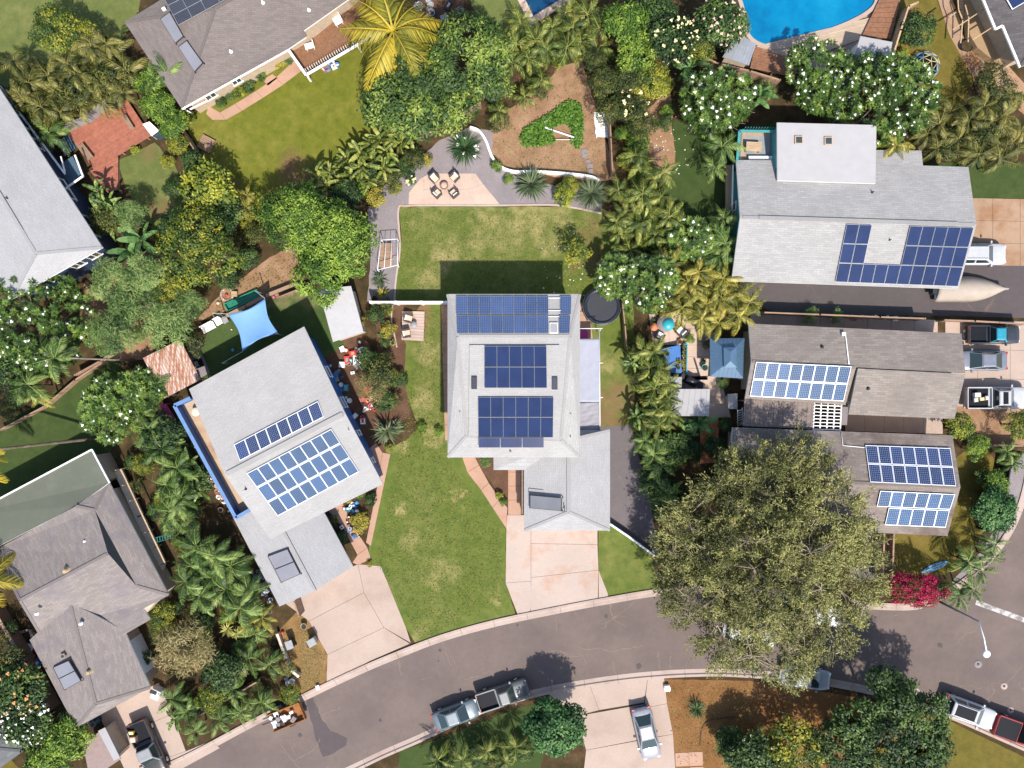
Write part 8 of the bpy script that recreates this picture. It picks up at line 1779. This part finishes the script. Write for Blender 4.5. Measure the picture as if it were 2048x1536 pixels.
bed = empty('sandbox', P(497, 600), 'green open sandbox beside the blue sail', 'sandbox')
sq = PP([(448, 608), (513, 579), (520, 592), (456, 622)], .4)
MB().prism(sq, 0, .08).build('sandbox_floor', flat('green plastic', (0.01, 0.16, 0.10), .5), bed)
for i in range(4): a, b = sq[i], sq[(i + 1) % 4]; MB().bar((a[0], a[1], .2), (b[0], b[1], .2), .08, .4).build('sandbox_side', flat('green plastic side', (0.01, 0.2, 0.12), .5) if i == 0 else bpy.data.materials['green plastic side'], bed)
rg_ = empty('stone_ring', P(455, 590), 'round stone ring around a red ball on the dirt', 'stone ring'); c = P(455, 590)
for i in range(14): t = i / 14 * 6.283; MB().box(c + Vector((math.cos(t) * .52, math.sin(t) * .52, .07)), (.26, .2, .14), t + 1.57).build('ring_stone', M['stone'] if i % 2 else M['pinkwalk'], rg_)
def ball(px, py, r, label, mat, z0=0.0):
    c = P(px, py, r); c.z = z0; o = empty('ball', c, label, 'ball'); MB().lathe(c, [(r * math.cos(t), r + r * math.sin(t)) for t in np.linspace(-1.5, 1.5, 9)], 16, close=True).build('ball_skin', M[mat], o); MB().lathe(c, [(r * 1.01, r * .93), (r * 1.015, r), (r * 1.01, r * 1.07)], 16).build('seam', M['white'], o)
ball(453, 590, .14, 'red ball inside the stone ring', 'red'); ball(436, 606, .15, 'cream ball on the dirt left of the green sandbox', 'cream'); ball(466, 700, .16, 'bright turquoise ball on the play yard grass', 'turq'); ball(547, 594, .13, 'pink ball on the dry grass right of the blue sail', 'pinkp'); ball(463, 659, .08, 'tiny cream ball on the grass below the sail corner', 'cream'); ball(390, 635, .1, 'small cream ball at the dirt edge', 'cream')
ps = empty('plastic_slide', P(335, 830), 'bright pink plastic slide left of the blue balcony', 'slide')
a, b = P(322, 812, .9), P(345, 848, .5)
MB().bar(a, b, .9, .06).build('slide_chute', M['pinkp'], ps)
dd = (b - a).normalized(); nn_ = Vector((-dd.y, dd.x, 0)).normalized()
for s in (-1, 1): MB().bar(a + nn_ * s * .46 + Vector((0, 0, .06)), b + nn_ * s * .46 + Vector((0, 0, .06)), .07, .16).build('slide_side', M['pinkp'], ps); MB().bar(a + nn_ * s * .4, Vector((a.x, a.y, 0)) + nn_ * s * .45, .08, .08).build('leg', M['pinkp'], ps)
MB().bar(P(318, 795, .5), P(322, 812, .9), .5, .06).build('slide_steps', M['pinkp'], ps)
# patio under the rusty roof
pv = empty('patio_set', P(388, 720), 'black office chair and blue tub beside the rusty iron roof', 'furniture')
MB().prism(PP([(365, 690), (395, 685), (420, 745), (395, 760)]), 0, .04).build('concrete_pad', M['gravel'], pv)
tub = empty('water_tub', P(387, 702), 'dark blue tub on the grey pad by the play yard', 'tub'); MB().lathe(P(387, 702), [(.3, .04), (.42, .5), (.45, .5), (.38, .45), (.3, .2), (.01, .2)], 18).build('tub_shell', M['blue'], tub); MB().lathe(P(387, 702), [(.36, .4), (.01, .41)], 16).build('water', M['deepwater'], tub)
armchair(397, 727, 200, 'black mesh chair with cream cushion beside the rusty roof', None, .04, 1.0, 'black', 'cream', 'black')
# wheelie bins
def bin_(px, py, ang, label, mat):
    root = empty('wheelie_bin', (0, 0, 0), label, 'bin', 'bins beside the beige driveway')
    MB().add([(-.25, -.27, 0), (.25, -.27, 0), (.25, .27, 0), (-.25, .27, 0), (-.3, -.34, .95), (.3, -.34, .95), (.3, .34, .95), (-.3, .34, .95)], [(3, 2, 1, 0), (4, 5, 6, 7), (0, 1, 5, 4), (1, 2, 6, 5), (2, 3, 7, 6), (3, 0, 4, 7)]).build('bin_body', M[mat], root)
    MB().box((0, .02, .99), (.64, .74, .06)).build('lid', M['grey'], root); MB().bar((-.28, -.42, .95), (.28, -.42, .95), .04, .04).build('handle', M['dark'], root)
    for s in (-1, 1): MB().tube([(s * .22, -.3, .1), (s * .3, -.3, .1)], .1, 10).build('wheel', M['rubber'], root)
    p = P(px, py, .8); root.location = (p.x, p.y, .02); root.rotation_euler = (0, 0, R(ang))
bin_(580, 1289, 20, 'dark grey wheelie bin on the dead grass, left of two', 'dark'); bin_(624, 1284, -60, 'grey wheelie bin on the dead grass beside the beige driveway', 'grey')
pot(607, 1253, .26, .5, 'round grey trash can above the wheelie bins', 'grey', None, 0); ball(565, 1265, .16, 'small red plastic bucket by the low wall', 'red')
# clutter heaps
HUE = dict(white_metal='off white', palewood='pale wooden', gravel='lilac grey', turq='turquoise', pinkp='pink', fencewood='brown wooden', stone='pale pink', steel='steel grey', dark='charcoal')
def clutter(label, group, cx, cy, sx, sy_, n, mats, smin, smax, seed, rot=0.0, name='clutter_item'):
    rr = random.Random(seed)
    for i in range(n):
        u, v = rr.gauss(0, .5), rr.gauss(0, .5); x = cx + (u * sx) * math.cos(rot) - (v * sy_) * math.sin(rot); y = cy + (u * sx) * math.sin(rot) + (v * sy_) * math.cos(rot)
        a, b, h = rr.uniform(smin, smax), rr.uniform(smin, smax), rr.uniform(.08, .4); q = P(x, y); m = rr.choice(mats); k = rr.random(); mt = M[m]
        o = empty(name, q, '%s %s, %s' % (HUE.get(m, m), 'box' if k < .5 else 'tub', label), 'clutter', group)
        if k < .5:
            r0 = rr.uniform(0, 3); ca, sa = math.cos(r0), math.sin(r0); pp = [(q.x + (x_ * ca - y_ * sa), q.y + (x_ * sa + y_ * ca)) for x_, y_ in ((-a / 2, -b / 2), (a / 2, -b / 2 * .8), (a / 2 * .85, b / 2), (-a / 2, b / 2 * .9))]
            MB().prism(pp, 0, h).build('piece_body', mt, o); MB().box(q + Vector((0, 0, h + .012)), (a * .5, b * .4, .02), r0).build('piece_top', M[rr.choice(mats)], o)
        else:
            MB().lathe(q, [(a * .35, 0), (a * .5, h), (a * .42, h), (a * .3, .05)], 12).build('piece_body', mt, o); MB().lathe(q, [(a * .3, h * .4), (.01, h * .42)], 10).build('piece_top', M[rr.choice(mats)], o)
C_ = clutter
C_('toy or junk in the heap beside the blue house', 'toy heap beside the blue house', 712, 715, 28, 28, 26, ['white', 'white', 'grey', 'red', 'turq', 'palewood', 'dark', 'white_metal'], .25, .8, 11)
C_('scrap in the strip below the toy heap', 'scrap below the toy heap', 735, 800, 16, 44, 20, ['white', 'palewood', 'gravel', 'red', 'dark', 'white_metal'], .2, .6, 12, .45)
C_('small thing along the blue wall of the pale roofed house', 'things along the blue wall', 680, 760, 8, 60, 12, ['turq', 'white', 'blue', 'grey'], .25, .6, 13, -.45)
C_('stored item left of the blue balcony wall', 'things along the blue balcony', 425, 950, 12, 80, 34, ['gravel', 'white', 'palewood', 'terracotta', 'dark', 'fencewood'], .25, .8, 14, -.48)
C_('stored item beside the solar heater garage wall', 'things beside the solar heater garage', 535, 1180, 10, 50, 22, ['white', 'grey', 'dark', 'gravel', 'blue'], .2, .6, 15, -.45)
C_('pot or ornament along the blue house entry bed', 'ornaments in the entry bed', 700, 1050, 12, 50, 20, ['blue', 'white', 'gravel', 'terracotta', 'dark'], .15, .4, 16, -.5)
C_('blue patterned ornament by the entry walk', 'blue ornaments by the entry walk', 706, 1020, 10, 14, 10, ['blue', 'white', 'turq'], .2, .45, 17)
C_('stored item on the narrow lanai of the mauve roofed house', 'things on the narrow lanai', 285, 1060, 8, 90, 10, ['grey', 'dark', 'white', 'teal'], .4, .8, 18, -.45)
C_('junk beside the bottom left house fence', 'junk beside the left fence', 75, 1345, 12, 50, 16, ['white', 'blue', 'grey', 'dark', 'pinkp'], .3, .9, 19, -.45)
C_('bag or box behind the garage at bottom left', 'things behind the garage', 185, 1440, 22, 10, 12, ['dark', 'grey', 'turq', 'gravel'], .3, .7, 20)
C_('thing beside the old pickup fence', 'things beside the old pickup', 1935, 672, 14, 12, 10, ['white', 'palewood', 'grey', 'cream'], .25, .6, 21)
C_('planter or stone along the wooden side fence', 'things along the side fence', 1745, 637, 90, 3, 14, ['white', 'stone', 'terracotta', 'fencewood'], .2, .5, 22)
C_('chair or box on the brown terrace beside the mango', 'things on the brown terrace', 865, 25, 30, 22, 9, ['steel', 'grey', 'gravel', 'dark'], .4, .9, 23)
C_('deck furniture piece left below the pool', 'furniture below the pool', 1585, 125, 30, 12, 8, ['palewood', 'tan', 'grey', 'steel'], .4, .9, 24)
C_('thing beside the red mat under the olive tree', 'things under the olive tree', 1345, 1060, 22, 14, 8, ['red', 'palewood', 'gravel', 'dark'], .3, .7, 25)
C_('thing on the lower shelf of the plant cage', 'pots in the plant cage', 775, 512, 8, 18, 8, ['palewood', 'terracotta', 'cream', 'dark'], .25, .45, 26)
C_('stored thing below the raised lanai', 'things below the lanai', 662, 135, 30, 5, 9, ['blue', 'grey', 'terracotta', 'white'], .3, .6, 27, -.55)
C_('loose stone in the bed of the leafy corner', 'stones in the leafy corner', 578, 1360, 18, 12, 12, ['gravel', 'stone', 'white'], .2, .5, 28)
sheet('brown_terrace', [(800, -20), (930, -20), (925, 35), (880, 60), (820, 55)], .012, M['mulch'])
cb_ = empty('satellite_dish', P(922, 30), 'grey round table on the brown terrace beside the mango', 'table'); c = P(921, 30); MB().lathe(c, [(.42, .66), (.42, .7), (.01, .71)], 18, close=True).build('table_top', M['gravel'], cb_); MB().lathe(c, [(.2, 0), (.05, .05), (.05, .66)], 10, close=True).build('pedestal', M['grey'], cb_); cb_.name = 'round_table'
# ladders
def ladder(a, b, label, mat, w=.4, rungs=7):
    A, B = P(*a), P(*b); root = empty('ladder', (A.x, A.y, 0), label, 'ladder'); d = (B - A).normalized(); n = d.cross(Vector((0, 0, 1))).normalized()
    for s in (-.5, .5): MB().bar(A + n * w * s, B + n * w * s, .06, .06).build('rail', M[mat], root)
    for i in range(rungs): q = A.lerp(B, (i + .5) / rungs); MB().bar(q - n * w * .5, q + n * w * .5, .04, .04).build('rung', M[mat], root)
ladder((348, 1070, .05), (312, 1080, 1.9), 'teal stepladder leaning on the narrow lanai', 'teal'); ladder((1480, 852, .05), (1480, 818, 2.2), 'white ladder against the brown patio cover', 'white', .45); ladder((737, 796, .1), (752, 822, .1), 'red ladder lying in the cluttered strip', 'red', .3); ladder((366, 678, .9), (400, 696, .2), 'white slatted rack behind the rusty iron roof', 'white', .8, 8)
ladder((1459, 905, .05), (1468, 860, 2.0), 'white trellis at the mossy roof corner', 'white', .3, 9)
# kerbside box, surfboards, pots etc
kb = empty('utility_box', P(1333, 1372), 'small white utility box at the kerb by the brown yard', 'box'); MB().box(P(1333, 1374) + Vector((0, 0, .2)), (.45, .5, .4), .1).build('box_body', M['white'], kb); MB().box(P(1333, 1374) + Vector((0, 0, .42)), (.5, .3, .04), .1).build('lid', M['white_metal'], kb)
kb = empty('utility_box', P(637, 1372), 'white marker block on the kerb above the orange trailer', 'box'); MB().box(P(637, 1373) + Vector((0, 0, .2)), (.3, .4, .16), .4).build('box_body', M['white'], kb); MB().box(P(637, 1373) + Vector((0, 0, .29)), (.2, .3, .02), .4).build('lid', M['white_metal'], kb)
sb = empty('surfboard', P(1872, 1135), 'pale blue surfboard lying on the parched lawn', 'surfboard'); a, b = P(1846, 1146, .3), P(1900, 1124, .3); n = 12; ol = []
d = (b - a); nn2 = Vector((-d.y, d.x, 0)).normalized()
for i in range(n + 1): t = i / n; q = a.lerp(b, t); w = .3 * math.sin(math.pi * min(.999, .03 + t * .94)) ** .7; ol.append(((q + nn2 * w).x, (q + nn2 * w).y))
for i in range(n, -1, -1): t = i / n; q = a.lerp(b, t); w = .3 * math.sin(math.pi * min(.999, .03 + t * .94)) ** .7; ol.append(((q - nn2 * w).x, (q - nn2 * w).y))
MB().prism(ol, .02, .1).build('board', flat('pale blue fibreglass', (0.10, 0.24, 0.38), .3), sb); MB().bar(a.lerp(b, .15) + Vector((0, 0, -.19)), a.lerp(b, .85) + Vector((0, 0, -.19)), .03, .02).build('stringer', M['white'], sb)
wt = empty('washing_machine', P(312, 1392), 'white appliance standing outside the bottom left garage', 'appliance'); MB().box(P(311, 1390, .9) * Vector((1, 1, 0)) + Vector((0, 0, .48)), (.7, .8, .9), -.4).build('cabinet', M['white_metal'], wt); MB().box(P(307, 1384, .9) * Vector((1, 1, 0)) + Vector((0, 0, .96)), (.6, .3, .06), -.4).build('control_panel', M['dark'], wt)
cw = empty('brick_border', P(45, 1285), 'white breeze block border beside the mauve roofed house', 'border')
for i in range(6): MB().box(P(28 + i * 5.5, 1268 - i * 1.6) + Vector((0, 0, .1)), (.36, .2, .2), .25).build('block', M['stone'], cw)
for i in range(4): MB().box(P(63 + i * 2, 1262 + i * 6) + Vector((0, 0, .1)), (.2, .3, .2), .2).build('block', M['stone'], cw)
sc_ = empty('door_panel', P(305, 262), 'white folding panel standing at the red deck corner', 'panel')
MB().prism(PP([(285, 248), (299, 243), (318, 261), (303, 272)], 1.2), 1.14, 1.2).build('panel_sheet', M['white'], sc_); MB().prism(PP([(305, 273), (318, 262), (333, 268), (322, 282)], 1.0), .94, 1.0).build('panel_screen', M['glass'], sc_)
for q in ((287, 250), (302, 270), (331, 269)): p = P(*q, 1.1); MB().bar((p.x, p.y, 0), (p.x, p.y, 1.14 if q[0] < 310 else .94), .06, .06).build('leg', M['white'], sc_)
up_ = empty('patio_umbrella', P(1690, 102), 'closed grey patio umbrella on the sandy pool deck', 'umbrella'); c = P(1688, 104, 1.5); c.z = .3
MB().lathe(c, [(.05, .0), (.05, 1.0)], 8, close=True).build('pole', M['steel'], up_); MB().lathe(c, [(.5, 1.0), (.42, 1.25), (.2, 1.6), (.03, 1.9)], 12).build('canopy', M['gravel'], up_); MB().lathe(c, [(.3, 0), (.3, .06)], 12, close=True).build('base', M['dark'], up_)
tp_ = empty('hose_reel', P(400, 828 - 0), 'round wire table on the blue edged balcony', 'table'); c = P(391, 824, 2.9); c.z = 2.3; MB().lathe(c, [(.36, .55), (.38, .57), (.36, .59), (.01, .58)], 20).build('table_top', M['cream'], tp_); tp_.name = 'wire_table'
for i in range(3): t = i * 2.1; MB().bar(c + Vector((math.cos(t) * .3, math.sin(t) * .3, 0)), c + Vector((math.cos(t) * .2, math.sin(t) * .2, .55)), .025, .025).build('leg', M['dark'], tp_)
bst = empty('basketball', P(1920, 100), 'striped red and blue toy ball at the tan deck corner', 'toy'); bst.name = 'toy'
c = P(1962, 118, .2); c.z = .04; MB().lathe(c, [(.02, 0), (.2, .1), (.24, .22), (.16, .36), (.02, .42)], 14).build('toy_body', M['red'], bst); MB().lathe(c + Vector((.2, .1, 0)), [(.02, 0), (.2, .1), (.2, .24), (.02, .34)], 12).build('toy_cap', M['turq'], bst)
bw = empty('planter_bowl', P(1934, 92), 'dark half round planter at the foot of the tan stairs', 'planter'); c = P(1934, 92, .4); c.z = .04; MB().lathe(c, [(.3, 0), (.5, .4), (.54, .4), (.44, .34)], 20).build('bowl', M['dark'], bw); MB().lathe(c, [(.46, .33), (.01, .34)], 14).build('bowl_soil', M['soil'], bw)
same = {}
for o in list(bpy.data.objects):
    if o.parent is None and 'label' in o: same.setdefault(o['label'], []).append(o)
for lb, os_ in same.items():
    if 1 < len(os_) <= len(ORD) and len(lb.split()) <= 13:
        for i, o in enumerate(sorted(os_, key=lambda q: q.location.x)): o['label'] = lb + ORD[i]
print('objects', len(bpy.data.objects), 'tris', sum(len(m.loops) - 2 * len(m.polygons) for m in bpy.data.meshes))
